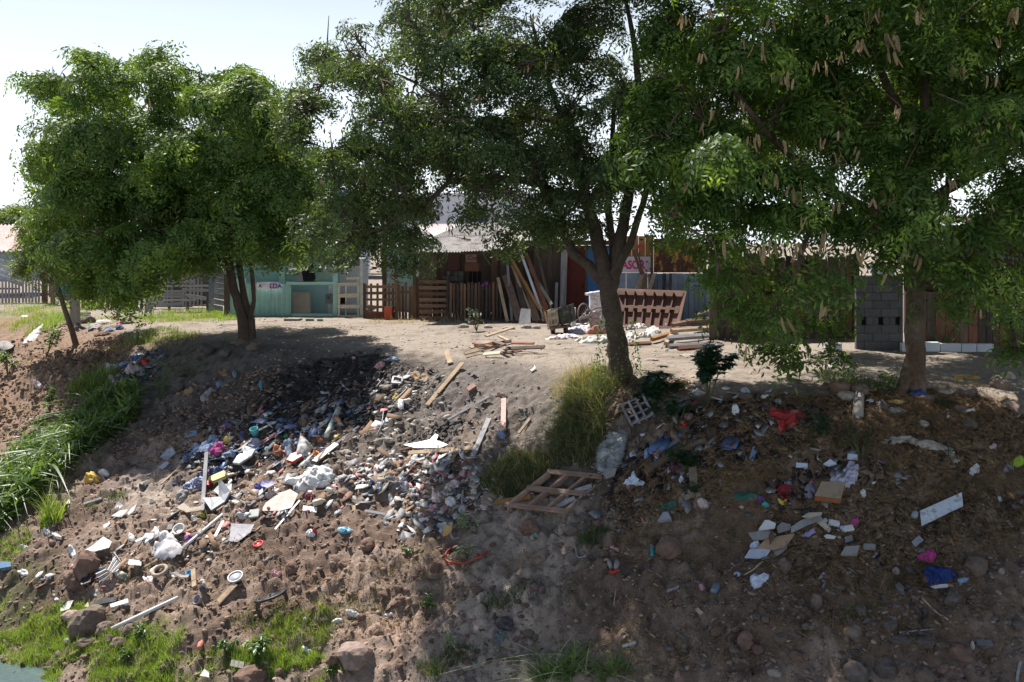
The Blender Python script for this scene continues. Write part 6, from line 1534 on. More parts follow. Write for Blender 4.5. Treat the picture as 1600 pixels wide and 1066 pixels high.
# pale rubble band, pieces
for px, py, w, h, m_, lab, ang in ((612, 754, 22, 14, GREYC, 'grey white bag left in the pale rubble', -20), (631, 755, 16, 16, C_('lilac_white_bag', (0.52, 0.49, 0.55)), 'lilac white bag in the pale rubble', 0), (593, 762, 12, 12, GREYP, 'tipped grey pot below the short tan board', 0), (583, 757, 8, 12, BLUE, 'dark blue checked rag below the short tan board', 0),
        (708, 757, 28, 12, PEACH, 'pinkish white bag high in the pale rubble', 5), (723, 744, 16, 18, PINK, 'pink folded cloth at the top of the pale rubble', 30), (683, 778, 18, 16, PEACH, 'whitish bag in the middle of the pale rubble', 0), (660, 792, 22, 14, C_('grey_white_bag', (0.45, 0.46, 0.46)), 'grey white bag low in the pale rubble', 10), (676, 797, 26, 10, PINK, 'pink and white wrapper low in the pale rubble', -15), (705, 783, 20, 18, WH, 'white bag right of the middle of the rubble', 0), (722, 795, 18, 14, C_('ash_bag', (0.36, 0.35, 0.36)), 'ash grey bag below the black pan', 0), (700, 768, 16, 10, WH, 'white crumpled paper above the white bag', 0), (690, 822, 22, 12, WH, 'white crumpled plastic above the yellow cardboard', 0), (668, 829, 16, 6, WH, 'white scrap left of the yellow cardboard', -15), (622, 781, 12, 8, BROWN, 'brown lump on bare soil left of the rubble', 0), (612, 784, 8, 7, WH, 'small white lump beside the brown one', 0), (601, 820, 14, 7, C_('pale_blue_rag', (0.40, 0.46, 0.50)), 'pale blue rag on the bare soil', 0), (664, 746, 16, 12, BROWN, 'brown box lid in the rubble', 20), (648, 738, 20, 16, BROWN, 'brown clod bag left of the brown lid', 0)):
    rag(px, py, w, h, m_, lab, ang=ang, group='bags and rags in the pale rubble band')
round3(724, 764, [(0, 0), (5, 1), (7, 4), (5.5, 6.5), (0, 7)], BLACK, 'round black pan standing in the rubble', 'pan', 'pan'); plank((721, 800), (724, 768), 2.5, wgrey, 'stick under the black pan', 'stick', 'stick')
round3(711, 776, hollow(3, 4.2, 10), C_('slate_cup', (0.10, 0.15, 0.17)), 'dark slate cup in the rubble', 'cup', 'cup')
board(666, 817, 20, 7, WH, 'white box lid at the lower end of the rubble', -5, th=.04)
flat([(693, 842), (695, 824), (702, 826), (709, 820), (706, 838)], C_('yellow_card', (0.50, 0.33, 0.13)), 'folded yellow cardboard below the rubble', 'cardboard', 'cardboard', th=.03, lift=.06)
pipe([(719, 842), (710, 844), (705, 838), (706, 828), (714, 822)], .02, GREYP, 'curved grey hose beside the yellow cardboard', 'hose', 'hose')
pipe([(716, 855), (706, 860), (698, 868), (697, 877), (706, 883), (722, 884), (738, 880), (752, 873), (763, 866)], .016, C_('red_hose', (0.55, 0.05, 0.03), .5), 'red hose lying in an open loop', 'hose', 'hose', lift=.05)

# lower left
G3 = 'white scraps on the lower left bank'
flat([(3, 888), (8, 885), (22, 886), (23, 893), (5, 896)], C_('blue_tub', (0.06, 0.15, 0.27), .5), 'blue plastic tub at the left edge by the grass', 'tub', 'tub', th=.08)
flat([(134, 866), (146, 858), (164, 844), (177, 852), (173, 862), (142, 869)], PAPER, 'white sheet of card under the teal box', 'card', 'card', lift=.05, curl=.08)
box3(162, 859, 15, 11, .08, TEAL, 'teal box lying on the white card', 'box', 'box', 8)
round3(163, 823, [(0, 0), (9.5, 0), (9.5, 1.5), (8.5, 1.5), (8.3, .8), (0, .8)], WH, 'white oval lid on bare soil at the left', 'lid', 'lid')
flat([(176, 810), (190, 801), (203, 800), (192, 812)], PAPER, 'left piece of the torn white board', 'board', 'board', lift=.05); flat([(201, 806), (208, 797), (216, 791), (212, 802), (203, 809)], PAPER, 'right piece of the torn white board', 'board', 'board', lift=.05); flat([(180, 799), (186, 789), (195, 793), (188, 800)], WH, 'white scrap above the torn white board', 'scrap', 'scrap', curl=.2)
cloth([(236, 864), (241, 857), (256, 852), (247, 843), (250, 831), (262, 828), (272, 838), (287, 857), (276, 868), (252, 873), (240, 871)], C_('white_shirt', (0.60, 0.58, 0.60), var=.15), 'crumpled white shirt on the lower left bank', 'shirt', 'shirt', .10, .05)
round3(281, 830, hollow(8, 10, 5, 1.5), C_('white_basin', (0.60, 0.58, 0.54), .4), 'white basin right of the white shirt', 'basin', 'basin')
box3(267, 826, 9, 10, .05, GREYC, 'small grey box above the white shirt', 'box', 'box', 10); rag(296, 845, 20, 9, PURP, 'purple rag right of the white shirt')
pipe([(288, 861), (349, 808)], .028, WH, 'long white pipe leaning below the heap', lift=.06); plank((330, 854), (349, 817), 4.5, WH, 'flat white slat beside the long white pipe', 'slat', 'slat', .012)
flat([(364, 824), (400, 825), (394, 837), (374, 852), (361, 851)], C_('paper_tint', (0.60, 0.57, 0.60)), 'white poster with a pale green top edge', 'poster', 'poster', lift=.06, curl=.05); flat([(366, 823), (400, 824.5), (398, 829), (366, 827)], C_('mint', (0.50, 0.62, 0.40)), 'pale green strip along the poster', 'strip', 'strip', lift=.09, th=.004)
round3(404, 852, [(0, 0), (8.2, 0), (8.2, 1.8), (7, 1.8), (6.8, .9), (0, .9)], RED, 'bright red round lid', 'lid', 'lid')
def louvre(pts, label):
    t = thing('louvre_panel', label, 'louvre', at(*ctr(pts))); a, b, c_, d = pts
    for i in range(7):
        u = i / 6; plank((a[0] + (d[0] - a[0]) * u, a[1] + (d[1] - a[1]) * u), (b[0] + (c_[0] - b[0]) * u, b[1] + (c_[1] - b[1]) * u), 2, DGREY if i % 2 else GREYP, None, name='slat', th=.015, lift=(.06, .06), parent=t)
louvre([(148, 896), (163, 890), (175, 902), (158, 913)], 'left of two grey louvred panels on the lower left bank'); louvre([(170, 896), (182, 874), (194, 888), (180, 900)], 'right of two grey louvred panels on the lower left bank')
flat([(128, 915), (140, 902), (147, 905), (145, 916), (131, 921)], BLACK, 'black plastic flap left of the louvred panels', 'plastic flap', 'plastic_flap', lift=.06, curl=.15); pipe([(192, 885), (181, 870)], .012, GREYP, 'grey rod above the louvred panels', 'rod', 'rod', lift=.1)
rag(188, 900, 22, 13, CREAM, 'cream pot cover right of the louvred panels', 'cover', 'cover', 5); rag(197, 900, 6, 8, C_('grey_green', (0.16, 0.24, 0.18)), 'greenish end beside the cream cover', 'plastic piece', 'plastic_piece')
board(212, 882, 20, 8, PAPER, 'white scrap right of the louvred panels', 5, 'scrap', 'scrap', group=G3); plank((222, 891), (248, 876), 3, wtan, 'thin tan lath above the small tyre ring', 'lath', 'lath')
t_ = at(251, 896); mb = MB(); mb.torus(t_ + Nn(t_) * .05, Nn(t_), .12, .035, 20, 8); tag(build('foam_ring', mb, C_('tan_ring', (0.34, 0.28, 0.21)), None, True), 'tan ring lying on the lower left bank', 'ring'); rag(266, 899, 14, 10, GREYC, 'grey beige lump right of the tan ring', 'lump', 'lump')
round3(297, 901, hollow(4.5, 5.5, 7), CYAN, 'light blue cup left of the short wood block', 'cup', 'cup'); flat([(271, 902), (278, 899), (286, 903), (298, 904), (296, 909), (284, 907)], GREYC, 'curved grey tray left of the light blue cup', 'tray', 'tray', lift=.05, curl=.2)
plank((305, 920), (305, 899), 7, wtan, 'short upright tan wood block', 'wood block', 'wood_block', .05, (.04, .12)); rag(318, 913, 12, 10, WH, 'white wrappers above the dark bottle cluster', 'wrapper', 'wrapper'); rag(319, 921, 16, 9, DGREY, 'dark bottle cluster right of the wood block', 'bottles', 'bottle_cluster')
t = thing('paint_lid', 'round white paint lid on the lower bank', 'lid', at(370, 908)); round3(370, 908, [(0, 0), (11.5, 0), (11.5, 2), (0, 2)], GREYP, None, None, 'disc', parent=t, lift=.07); round3(370, 908, [(10.5, 2), (12.5, 2), (12.5, 3.5), (10.5, 3.5), (10.5, 2)], WH, None, None, 'rim', parent=t, lift=.07)
plank((342, 945), (369, 916), 9, wtan, 'tan board below the white paint lid'); round3(313, 941, hollow(6, 8, 8), C_('grey_bowl', (0.25, 0.24, 0.27)), 'grey bowl half buried on the lower bank', 'bowl', 'bowl', axis=(-.5, -.6, .6))
pipe([(176, 987), (280, 938)], .034, WH, 'long white pipe above the boulders', lift=.06); plank((148, 945), (184, 938), 8, DGREY, 'dark grey flat strip above the boulders', 'strip', 'strip'); flat([(175, 951), (203, 942), (204, 948), (177, 956)], WH, 'white plastic cover beside the dark grey strip', 'cover', 'cover', th=.05, lift=.05)
flat([(97, 958), (106, 946), (118, 944), (112, 957), (99, 961)], PAPER, 'white paper left above the biggest boulder', 'paper', 'paper', curl=.15); flat([(133, 952), (139, 944), (142, 952)], BEIGE, 'small beige scrap above the biggest boulder', 'scrap', 'scrap')
t = thing('loose_bicycle_ring', 'black bicycle wheel lying flat above the grass', 'bicycle wheel', at(425, 940)); p_ = at(425, 940); nn_ = Vector((-.30, .05, 1)).normalized()
mb = MB(); mb.torus(p_ + nn_ * .10, nn_, .25, .022, 32, 8); build('tyre', mb, BLACK, t, True); mb = MB(); mb.torus(p_ + nn_ * .10, nn_, .215, .012, 32, 6); build('rim', mb, DGREY, t, True)
mb = MB(); mb.lathe([(0, -.03), (.02, -.03), (.02, .03), (0, .03)], p_ + nn_ * .10, nn_, 8); build('hub', mb, DGREY, t); ux = nn_.orthogonal().normalized(); uy = nn_.cross(ux)
for i in range(10): a = i * .628; mb = MB(); mb.tube([p_ + nn_ * .10, p_ + nn_ * .10 + (ux * math.cos(a) + uy * math.sin(a)) * .21], .003, 4); build('spoke', mb, GREYP, t)
bottle(315, 1011, 4.5, 16, C_('salmon_can', (0.60, 0.22, 0.16)), 'orange pink can in the grass edge', 90, 'can', 'can')
t = thing('foam_tray', 'white foam tray in the bright grass', 'tray', at(372, 1041)); flat_o = board(372, 1041, 20, 10, GREYC, None, 12, None, 'tray_base', .012, .04); flat_o.parent = t; flat_o.location -= t.location
flat([(317, 1066), (324, 1056), (330, 1060), (332, 1070)], PAPER, 'white paper at the bottom edge left', 'paper', 'paper', curl=.2, lift=.12)
rag(540, 829, 26, 13, C_('aqua_rag', (0.30, 0.52, 0.62)), 'light blue and white rag on bare soil', group='rags on bare soil'); rag(539, 831, 12, 8, CYAN, 'blue corner on the light blue rag'); rag(485, 834, 16, 12, WH, 'white wrapper with a red corner'); rag(492, 832, 8, 6, RED, 'red corner of the white wrapper', 'wrapper', 'wrapper')
t = thing('shoe', 'worn dark sneaker on the bare slope', 'shoe', at(423, 878)); a_, b_ = dp(414, 881, .03), dp(431, 871, .03)
mb = MB(); mb.tube([a_, a_.lerp(b_, .3), a_.lerp(b_, .7), b_], [.03, .045, .035, .045], 8); build('upper', mb, DGREY, t, True); mb = MB(); mb.beam(a_ - Vector((0, 0, .03)), b_ - Vector((0, 0, .03)), .10, .02, Vector((0, -.4, 1))); build('sole', mb, GREYP, t)
rag(433, 899, 16, 8, PINK, 'pale pink scrap on the bare slope', 'scrap', 'scrap'); rag(510, 822, 14, 7, BLACK, 'black plastic scrap left of the light blue rag', 'scrap', 'scrap')
for px, py, w, h, lab in ((553, 960, 24, 8, 'white plastic scrap under the bare soil dip'), (527, 970, 20, 6, 'bluish white scrap lower left of it'), (607, 962, 14, 6, 'small white cap on the sandy patch'), (477, 969, 8, 6, 'tiny white blossom-like scrap in the grass'), (88, 838, 16, 6, 'white scrap high on the left bank'), (75, 833, 14, 7, 'second white scrap high on the left bank'), (40, 858, 14, 7, 'pale scrap at the left edge'), (35, 895, 18, 9, 'crumpled white scrap near the blue tub'), (115, 865, 10, 14, 'grey white rag left of the white card'), (205, 840, 10, 14, 'grey white bottle-like scrap above the white card'), (480, 1017, 18, 8, 'white stone-like scrap in the brown soil'), (722, 1017, 12, 6, 'grey scrap at the bottom middle')):
    rag(px, py, w, h, WH, lab, 'scrap', 'scrap', hh=.03, amp=.02, group=G3)
rag(175, 742, 0.1, 0.1, WH, None) if False else None
cloth([(133, 757), (133, 748), (138, 740), (146, 736), (153, 744), (154, 754), (144, 760)], C_('yellow_bag', (0.62, 0.40, 0.08)), 'knotted yellow bag below the reeds', 'bag', 'bag', .16, .03); rag(162, 739, 18, 12, WH, 'white bag behind the yellow bag', 'bag', 'bag')
plank((131, 790), (160, 780), 4, wgrey, 'pale stick below the yellow bag', 'stick', 'stick'); rag(145, 733, 12, 7, GREYC, 'grey cap above the yellow bag', 'cap', 'cap'); pipe([(105, 790), (110, 783), (108, 795)], .012, WH, 'broken white handle below the reeds', 'hook', 'plastic_hook')
rag(226, 763, 18, 8, DGREY, 'dark shoe on bare ground left of the heap', 'shoe', 'shoe', -10, hh=.07); plank((253, 761), (283, 733), 2.5, wtan, 'curved pale stick left of the patterned blanket', 'stick', 'stick'); rag(238, 784, 10, 5, WH, 'tiny white lid below the dark shoe', 'lid', 'lid'); rag(60, 603, 14, 8, PEACH, 'pinkish bag on the ochre slope', 'bag', 'bag')
# far left crest
cloth([(34, 543), (40, 528), (52, 516), (68, 505), (62, 520), (58, 532), (56, 545), (44, 548)], C_('white_tarp', (0.62, 0.62, 0.60)), 'white tarpaulin on the crest at the far left', 'tarpaulin', 'tarpaulin', .05, .04, 8); rag(8, 540, 26, 14, GREYC, 'grey tarpaulin scrap at the far left', 'scrap', 'scrap'); rag(39, 496, 14, 6, WH, 'white bag in the grass at the far left', 'bag', 'bag')
rock(132, 491, 22, 12, ROCKP, 'pale square stone beside the concrete post', 'boulders at the concrete post'); rock(138, 501, 26, 14, ROCKG, 'grey boulder below the pale square stone', 'boulders at the concrete post'); rock(122, 512, 16, 14, ROCKG, 'boulder at the foot of the concrete post', 'boulders at the concrete post')
for px, py, w, h, m_, lab in ((160, 505, 30, 12, PEACH, 'pinkish cloth on the crest pile'), (180, 499, 16, 12, CARD, 'brown cardboard box on the crest pile'), (190, 507, 16, 8, C_('rose_cloth', (0.5, 0.1, 0.16)), 'rose red cloth on the crest pile'), (200, 506, 20, 8, BLACK, 'black cloth at the right of the crest pile'), (172, 518, 18, 10, LBLUE, 'pale blue cloth low in the crest pile'), (188, 514, 14, 8, BLUE, 'dark blue cloth low in the crest pile'), (148, 513, 26, 14, GREYC, 'grey cloth at the left of the crest pile'), (160, 524, 30, 10, BROWN, 'brown cloth at the bottom of the crest pile')):
    rag(px, py, w, h, m_, lab, 'cloth', 'cloth', -10, hh=.10, group='cloths of the pile on the crest')
for px, py, w, h, m_, lab in ((212, 561, 18, 12, BLUE, 'navy cloth at the top of the shaded slope pile'), (227, 567, 13, 11, C_('bright_red_bag', (0.5, 0.03, 0.03)), 'small red bag in the shaded slope pile'), (196, 570, 20, 10, LBLUE, 'pale blue cloth in the shaded slope pile'), (205, 578, 24, 12, PEACH, 'pinkish white bag in the shaded slope pile'), (220, 582, 18, 12, GREYC, 'grey bag in the shaded slope pile'), (208, 592, 18, 12, BLACK, 'black bag at the bottom of the slope pile'), (240, 560, 22, 14, DGREY, 'charcoal cloth at the right of the slope pile'), (175, 578, 26, 8, WH, 'white bag at the left of the slope pile'), (228, 590, 16, 10, DGRN, 'dark green bag at the bottom right of the slope pile'), (176, 596, 14, 14, PEACH, 'pinkish bag above the broad-leaved weed'), (158, 645, 26, 16, PEACH, 'pinkish white litter among the reeds'), (225, 628, 24, 10, GREYC, 'grey rags right of the reeds')):
    rag(px, py, w, h, m_, lab, 'bag' if 'bag' in lab else 'cloth', 'bag' if 'bag' in lab else 'cloth', -15, hh=.09, group='clothes and bags of the pile on the slope')
rock(320, 548, 28, 24, ROCKG, 'grey boulder left of the left tree foot', 'boulders near the left tree', sink=.2); rock(352, 552, 20, 16, ROCKG, 'smaller boulder at the left tree foot', 'boulders near the left tree'); rock(396, 543, 22, 16, ROCK, 'boulder right of the left tree foot', 'boulders near the left tree'); rock(286, 583, 26, 10, ROCKG, 'flat grey stone on the shaded slope', 'boulders near the left tree'); rock(278, 605, 20, 14, ROCKG, 'round stone in the shade of the left tree', 'boulders near the left tree'); rock(375, 535, 26, 10, ROCK, 'earthy lump at the left tree foot', 'boulders near the left tree')

# boulders lower left and middle
for px, py, w, h, m_, lab in ((139, 972, 56, 48, ROCK, 'biggest round boulder on the lower left bank'), (112, 963, 28, 22, C_('pink_stone', (0.36, 0.27, 0.22)), 'pinkish slab leaning on the biggest boulder'), (118, 975, 14, 18, C_('pink_stone', (0, 0, 0)), 'narrow slab left of the biggest boulder'), (165, 982, 28, 24, ROCK, 'boulder right of the biggest one'), (200, 986, 26, 22, ROCK, 'round boulder under the long white pipe'), (183, 1008, 30, 24, ROCK, 'wedge-shaped tan boulder lowest in the row'), (136, 1004, 32, 16, ROCK, 'low elongated stone under the biggest boulder'), (170, 1000, 16, 16, ROCK, 'small stone between the boulders'), (106, 1001, 14, 8, ROCKP, 'small pale stone in the grass'), (135, 885, 42, 44, ROCKR, 'large reddish clod above the louvred panels'), (115, 905, 30, 30, ROCKR, 'reddish clod lower left of the large one'),
        (554, 1024, 60, 36, C_('split_boulder', (0.27, 0.19, 0.16), var=.4), 'big split boulder at the bottom'), (392, 1056, 52, 26, ROCKR, 'reddish boulder sunk in the grass'), (625, 938, 18, 16, ROCKR, 'brown stone left of the lone weed'), (565, 964, 14, 14, ROCKR, 'dark stone right of the white scrap'), (520, 1030, 20, 22, ROCKR, 'rough clod left of the split boulder'), (462, 885, 0, 0, None, ''), (681, 886, 20, 16, ROCKR, 'brown lump left of the red hose'), (455, 888, 22, 18, ROCKR, 'reddish clod on the bare slope'), (540, 880, 20, 12, ROCKR, 'reddish clod right on the bare slope'), (575, 850, 26, 18, ROCKR, 'dark earthy lump in the bare slope'), (830, 825, 32, 26, ROCKR, 'dark brown block under the big pallet'), (895, 830, 20, 14, ROCK, 'stone right of the dark brown block'), (826, 990, 18, 12, ROCK, 'brown stone at the lower middle'), (828, 1004, 14, 9, ROCKP, 'pale pebble under the brown stone'), (835, 917, 16, 12, C_('mauve_brick', (0.20, 0.12, 0.12)), 'mauve broken brick in the shaded grass'), (846, 921, 12, 12, C_('mauve_brick', (0, 0, 0)), 'second mauve brick piece in the shaded grass'), (745, 922, 18, 12, ROCKR, 'brown stone above the shaded grass'), (790, 972, 30, 20, C_('dark_bundle', (0.06, 0.05, 0.06)), 'dark bundle above the grey cloth'), (1045, 855, 40, 34, ROCKR, 'square dark clod with green scraps')):
    if m_ is None: continue
    rock(px, py, w, h, m_, lab)
# lower right stones
for i, (px, py, w, h, m_, lab) in enumerate(((1225, 882, 28, 32, ROCK, 'pointed boulder below the broken white boards'), (1165, 998, 34, 34, ROCKR, 'brown boulder of the lower right'), (1185, 1012, 30, 18, ROCKR, 'flat stone beside the brown boulder'), (1220, 995, 34, 20, ROCK, 'long low stone right of the brown boulder'), (1275, 938, 22, 34, ROCK, 'upright reddish stone under the grey tiles'), (1335, 985, 36, 36, ROCK, 'broad rounded boulder of the lower right'), (1345, 952, 22, 24, ROCKG, 'grey stone above the broad boulder'), (1392, 976, 28, 20, ROCKG, 'squarish grey stone under the bluish pebbles'), (1408, 998, 38, 18, ROCKG, 'long grey lozenge stone'), (1445, 1000, 38, 20, ROCKG, 'slanting grey slab stone right of the lozenge'), (1430, 953, 16, 18, ROCKG, 'blue grey stone under the blue cloth'), (1446, 955, 14, 14, ROCKG, 'small stone beside the blue grey one'), (1400, 892, 16, 18, ROCKP, 'pale lump left of the magenta rag'), (1406, 918, 16, 20, C_('dark_brick', (0.13, 0.12, 0.13)), 'dark block with a pale top'), (1490, 935, 32, 40, ROCKG, 'large dark boulder right of the blue cloth'), (1525, 880, 44, 46, ROCK, 'large smooth boulder half buried at the right'), (1565, 842, 0, 0, None, ''), (1338, 1048, 50, 40, ROCKG, 'large pale boulder at the bottom edge'), (1385, 1040, 46, 40, ROCKG, 'boulder right of the large pale one'), (1445, 1055, 40, 30, ROCK, 'boulder at the bottom edge, right of both'), (1500, 1020, 50, 40, ROCKR, 'wide reddish boulder at the lower right'), (1538, 1008, 24, 12, ROCKG, 'flat grey brick at the lower right'), (1590, 975, 24, 20, ROCKG, 'stone cut by the right edge'), (1245, 1025, 26, 20, ROCKR, 'reddish stone at the bottom'), (1280, 1040, 0, 0, None, ''), (1260, 978, 22, 14, ROCK, 'sunlit pinkish stone on the dark bank'), (1400, 945, 16, 12, ROCKG, 'flat grey chip stone'), (1150, 1030, 20, 12, ROCK, 'dull stone at the bottom middle right'), (1565, 892, 12, 12, ROCKP, 'small pale pebble at the right'), (1470, 1045, 22, 12, ROCKR, 'small red stone at the bottom right'), (1210, 1050, 24, 14, ROCKP, 'whitish stone at the bottom edge'), (1205, 1056, 0, 0, None, ''), (1292, 900, 18, 12, ROCKR, 'low reddish stone below the grey tile'), (1120, 985, 26, 18, ROCKR, 'reddish clod in the middle of the dark slope'), (1060, 940, 24, 16, ROCKR, 'dark clod in the shaded slope'))):
    if m_ is None: continue
    rock(px, py, w * .82, h * .78, m_, lab, 'stones of the lower right bank', sink=.5)
ANCH = [('royal blue cloth', 1468, 900), ('big white board', 1468, 805), ('hot pink rag', 1447, 872), ('pointed boulder', 1225, 882), ('bluish white bag', 1186, 908), ('crushed bottle', 1119, 923), ('lozenge stone', 1408, 998), ('broad rounded boulder', 1335, 985), ('large pale boulder', 1338, 1048), ('brown boulder', 1165, 998), ('slate grey brick', 1537, 1008), ('large smooth boulder', 1525, 880), ('upright reddish stone', 1275, 938), ('red-soled boots', 960, 890), ('pale-bladed clump', 900, 1050), ('slate cloth', 778, 998), ('split boulder', 554, 1024), ('red hose', 728, 872), ('black bicycle wheel', 425, 940), ('lone weed', 672, 938), ('dark brown block', 830, 828), ('white paint lid', 370, 908), ('sage green pot', 832, 843), ('white scrap pair', 540, 965), ('withered weed', 700, 1000), ('dark sneaker', 423, 877), ('mauve brick', 838, 918), ('wide reddish boulder', 1500, 1020), ('whitish stone', 1210, 1050), ('sandy patch', 600, 990), ('small red stone', 1470, 1045), ('dark clod', 1060, 940), ('long pale stick', 1465, 958)]
used_l = set()
def where(px, py):
    for k, (nm, ax, ay) in enumerate(sorted(ANCH, key=lambda q_: (q_[1] - px) ** 2 + (q_[2] - py) ** 2)[:6]):
        dx, dy = px - ax, py - ay
        dr = ('right of' if dx > 0 else 'left of') if abs(dx) > 1.8 * abs(dy) else ('below' if dy > 0 else 'above') if abs(dy) > 1.8 * abs(dx) else ('lower ' if dy > 0 else 'upper ') + ('right of' if dx > 0 else 'left of')
        ds = math.hypot(dx, dy); yield dr, nm, 'close to' if ds < 34 else 'some way' if ds < 80 else 'far'
def stone(px, py, w, h, m_, grp, base):
    col_ = {id(ROCK): 'brownish', id(ROCKR): 'reddish', id(ROCKG): 'grey', id(soil): 'earthy'}[id(m_)]; sh = 'flat' if h < w * .55 else 'roundish' if h > w * .85 else 'small'
    lab = None
    for dr, nm, ds in where(px, py):
        c_ = f"{sh} {col_} stone " + (f"just {dr} the {nm}" if ds == 'close to' else f"{ds} {dr} the {nm}")
        if c_ not in used_l: lab = c_; break
    used_l.add(lab)
    rock(px, py, w, h, m_, lab or base, grp)
for i in range(48):     # smaller stones
    stone(random.uniform(980, 1595), random.uniform(890, 1062), random.uniform(7, 15), random.uniform(5, 11), random.choice([ROCK, ROCKR, ROCKG]), 'small stones on the dark lower right bank', 'small stone among others on the dark lower right bank')
for i in range(40):
    stone(random.uniform(420, 960), random.uniform(850, 1060), random.uniform(7, 15), random.uniform(5, 10), random.choice([ROCKR, ROCKR, soil, ROCK]), 'small stones on the lower middle bank', 'small earthy stone on the brown lower middle bank')
chips('dead_leaves', *deadleaf_xy, .016, M('dead_leaf', (0.15, 0.095, 0.055), rough=.9, objvar=0, island=.5, bump=0), 'brown dead leaves and husks under the right tree', aspect=1.8)

# middle and right
round3(832, 843, hollow(4.5, 6, 9), C_('sage_pot', (0.26, 0.32, 0.27)), 'sage green pot under the dark brown block', 'pot', 'pot', axis=(.5, -.6, .5))
t = thing('boot', 'whitish boots with red soles on the dark slope', 'boots', at(960, 890)); 
for sx, x_ in ((-1, 953), (1, 966)):
    mb = MB(); mb.tube([dp(x_, 880, .05), dp(x_ + sx * -1, 886, .06), dp(960 + sx * 3, 892, .05)], [.035, .045, .03], 8); build('shaft', mb, GREYC, t, True)
mb = MB(); mb.tube([dp(953, 896, .04), dp(960, 898, .04), dp(967, 893, .04)], [.02, .03, .02], 6); build('sole', mb, RED, t, True)
plank((948, 873), (955, 858), 4, wbrown, 'short brown stick above the boots', 'stick', 'stick'); plank((955, 860), (968, 866), 4, PINK, 'pink white strip above the boots', 'strip', 'strip'); pipe([(900, 852), (903, 872), (916, 872)], .014, GREYP, 'bent grey bar left of the boots', 'bar', 'bent_bar'); pipe([(963, 922), (960, 948)], .01, wtan, 'short pale root hanging on the dark slope', 'root', 'root')
cloth([(768, 1003), (775, 990), (785, 984), (791, 992), (786, 1003), (775, 1007)], C_('slate_cloth', (0.15, 0.17, 0.18)), 'slate grey cloth at the lower middle', 'cloth', 'cloth')
plank((974, 1012), (995, 1006), 5, wgrey, 'pale chip above the pale-bladed clump', 'chip', 'chip'); plank((1042, 927), (1062, 919), 4, wgrey, 'thin pale leaf-like chip on the dark slope', 'chip', 'chip'); plank((1089, 953), (1098, 963), 6, BEIGE, 'small bright chip in the sun patch', 'chip', 'chip')
bottle(1119, 923, 5.5, 22, C_('striped_bottle', (0.16, 0.20, 0.26), .3, var=.5), 'crushed blue grey bottle on the dark slope', 60); rag(1098, 920, 12, 8, PINK, 'pinkish scrap left of the crushed bottle', 'scrap', 'scrap')
cloth([(1171, 903), (1176, 898), (1190, 900), (1203, 897), (1202, 904), (1192, 914), (1180, 921), (1172, 914)], C_('blue_white_bag', (0.52, 0.58, 0.72)), 'bluish white bag under the broken boards', 'bag', 'bag'); round3(1152, 900, [(0, 0), (5, 0), (5, 2), (0, 2)], C_('blue_white_bag', (0, 0, 0)), 'small round white lid left of the bluish bag', 'lid', 'lid'); pipe([(1162, 901), (1177, 893), (1186, 884), (1192, 880)], .012, wtan, 'forked pale root above the bluish bag', 'root', 'root')
rag(1020, 865, 8, 12, TEAL, 'teal scrap on the dark clod, left', 'scrap', 'scrap'); rag(1033, 864, 12, 7, C_('green_scrap', (0.12, 0.34, 0.20)), 'green scrap on the dark clod, right', 'scrap', 'scrap')
G4 = 'broken boards pile on the right bank'
flat([(1186, 837), (1196, 822), (1202, 822), (1213, 827), (1211, 834)], WH, 'white foam tray at the top left of the broken boards', 'tray', 'foam_tray', th=.03, lift=.12)
flat([(1170, 840), (1180, 838), (1200, 834), (1214, 842), (1200, 849), (1178, 851)], GREYC, 'grey brown board at the left of the pile', 'board', 'board', lift=.08, group=G4); flat([(1214, 832), (1222, 824), (1236, 828), (1234, 836), (1216, 841)], GREYC, 'small grey board in the middle of the pile', 'board', 'board', lift=.12, group=G4)
flat([(1235, 833), (1250, 824), (1270, 815), (1282, 813), (1284, 822), (1262, 830), (1236, 841)], C_('warped_grey_board', (0.26, 0.26, 0.27)), 'long warped grey board on the pile', 'board', 'board', th=.02, lift=.14, curl=-.1, group=G4); flat([(1272, 822), (1280, 815), (1298, 836), (1294, 841)], BEIGE, 'beige strip right of the warped grey board', 'strip', 'strip', lift=.1, group=G4); flat([(1252, 818), (1262, 812), (1284, 811), (1283, 815), (1264, 820)], BEIGE, 'crumbled beige edge above the warped grey board', 'board', 'board', lift=.16, group=G4)
flat([(1183, 863), (1196, 850), (1214, 845), (1242, 840), (1240, 845), (1226, 862), (1204, 866)], C_('warm_cardboard', (0.42, 0.28, 0.18)), 'orange brown cardboard sheet under the grey boards', 'cardboard', 'cardboard', lift=.08, group=G4); flat([(1202, 848), (1206, 838), (1212, 848), (1204, 862)], BROWN, 'brown card crossing the cardboard sheet', 'card', 'card', lift=.13, group=G4)
flat([(1164, 879), (1172, 866), (1205, 864), (1204, 868), (1198, 877), (1186, 880)], C_('bluish_board', (0.52, 0.56, 0.68), var=.2), 'bluish white weathered board at the bottom of the pile', 'board', 'board', lift=.08, group=G4); flat([(1190, 881), (1200, 876), (1206, 866), (1231, 858), (1229, 864), (1214, 875)], GREYC, 'grey splintered board right of the bluish one', 'board', 'board', lift=.06, group=G4)
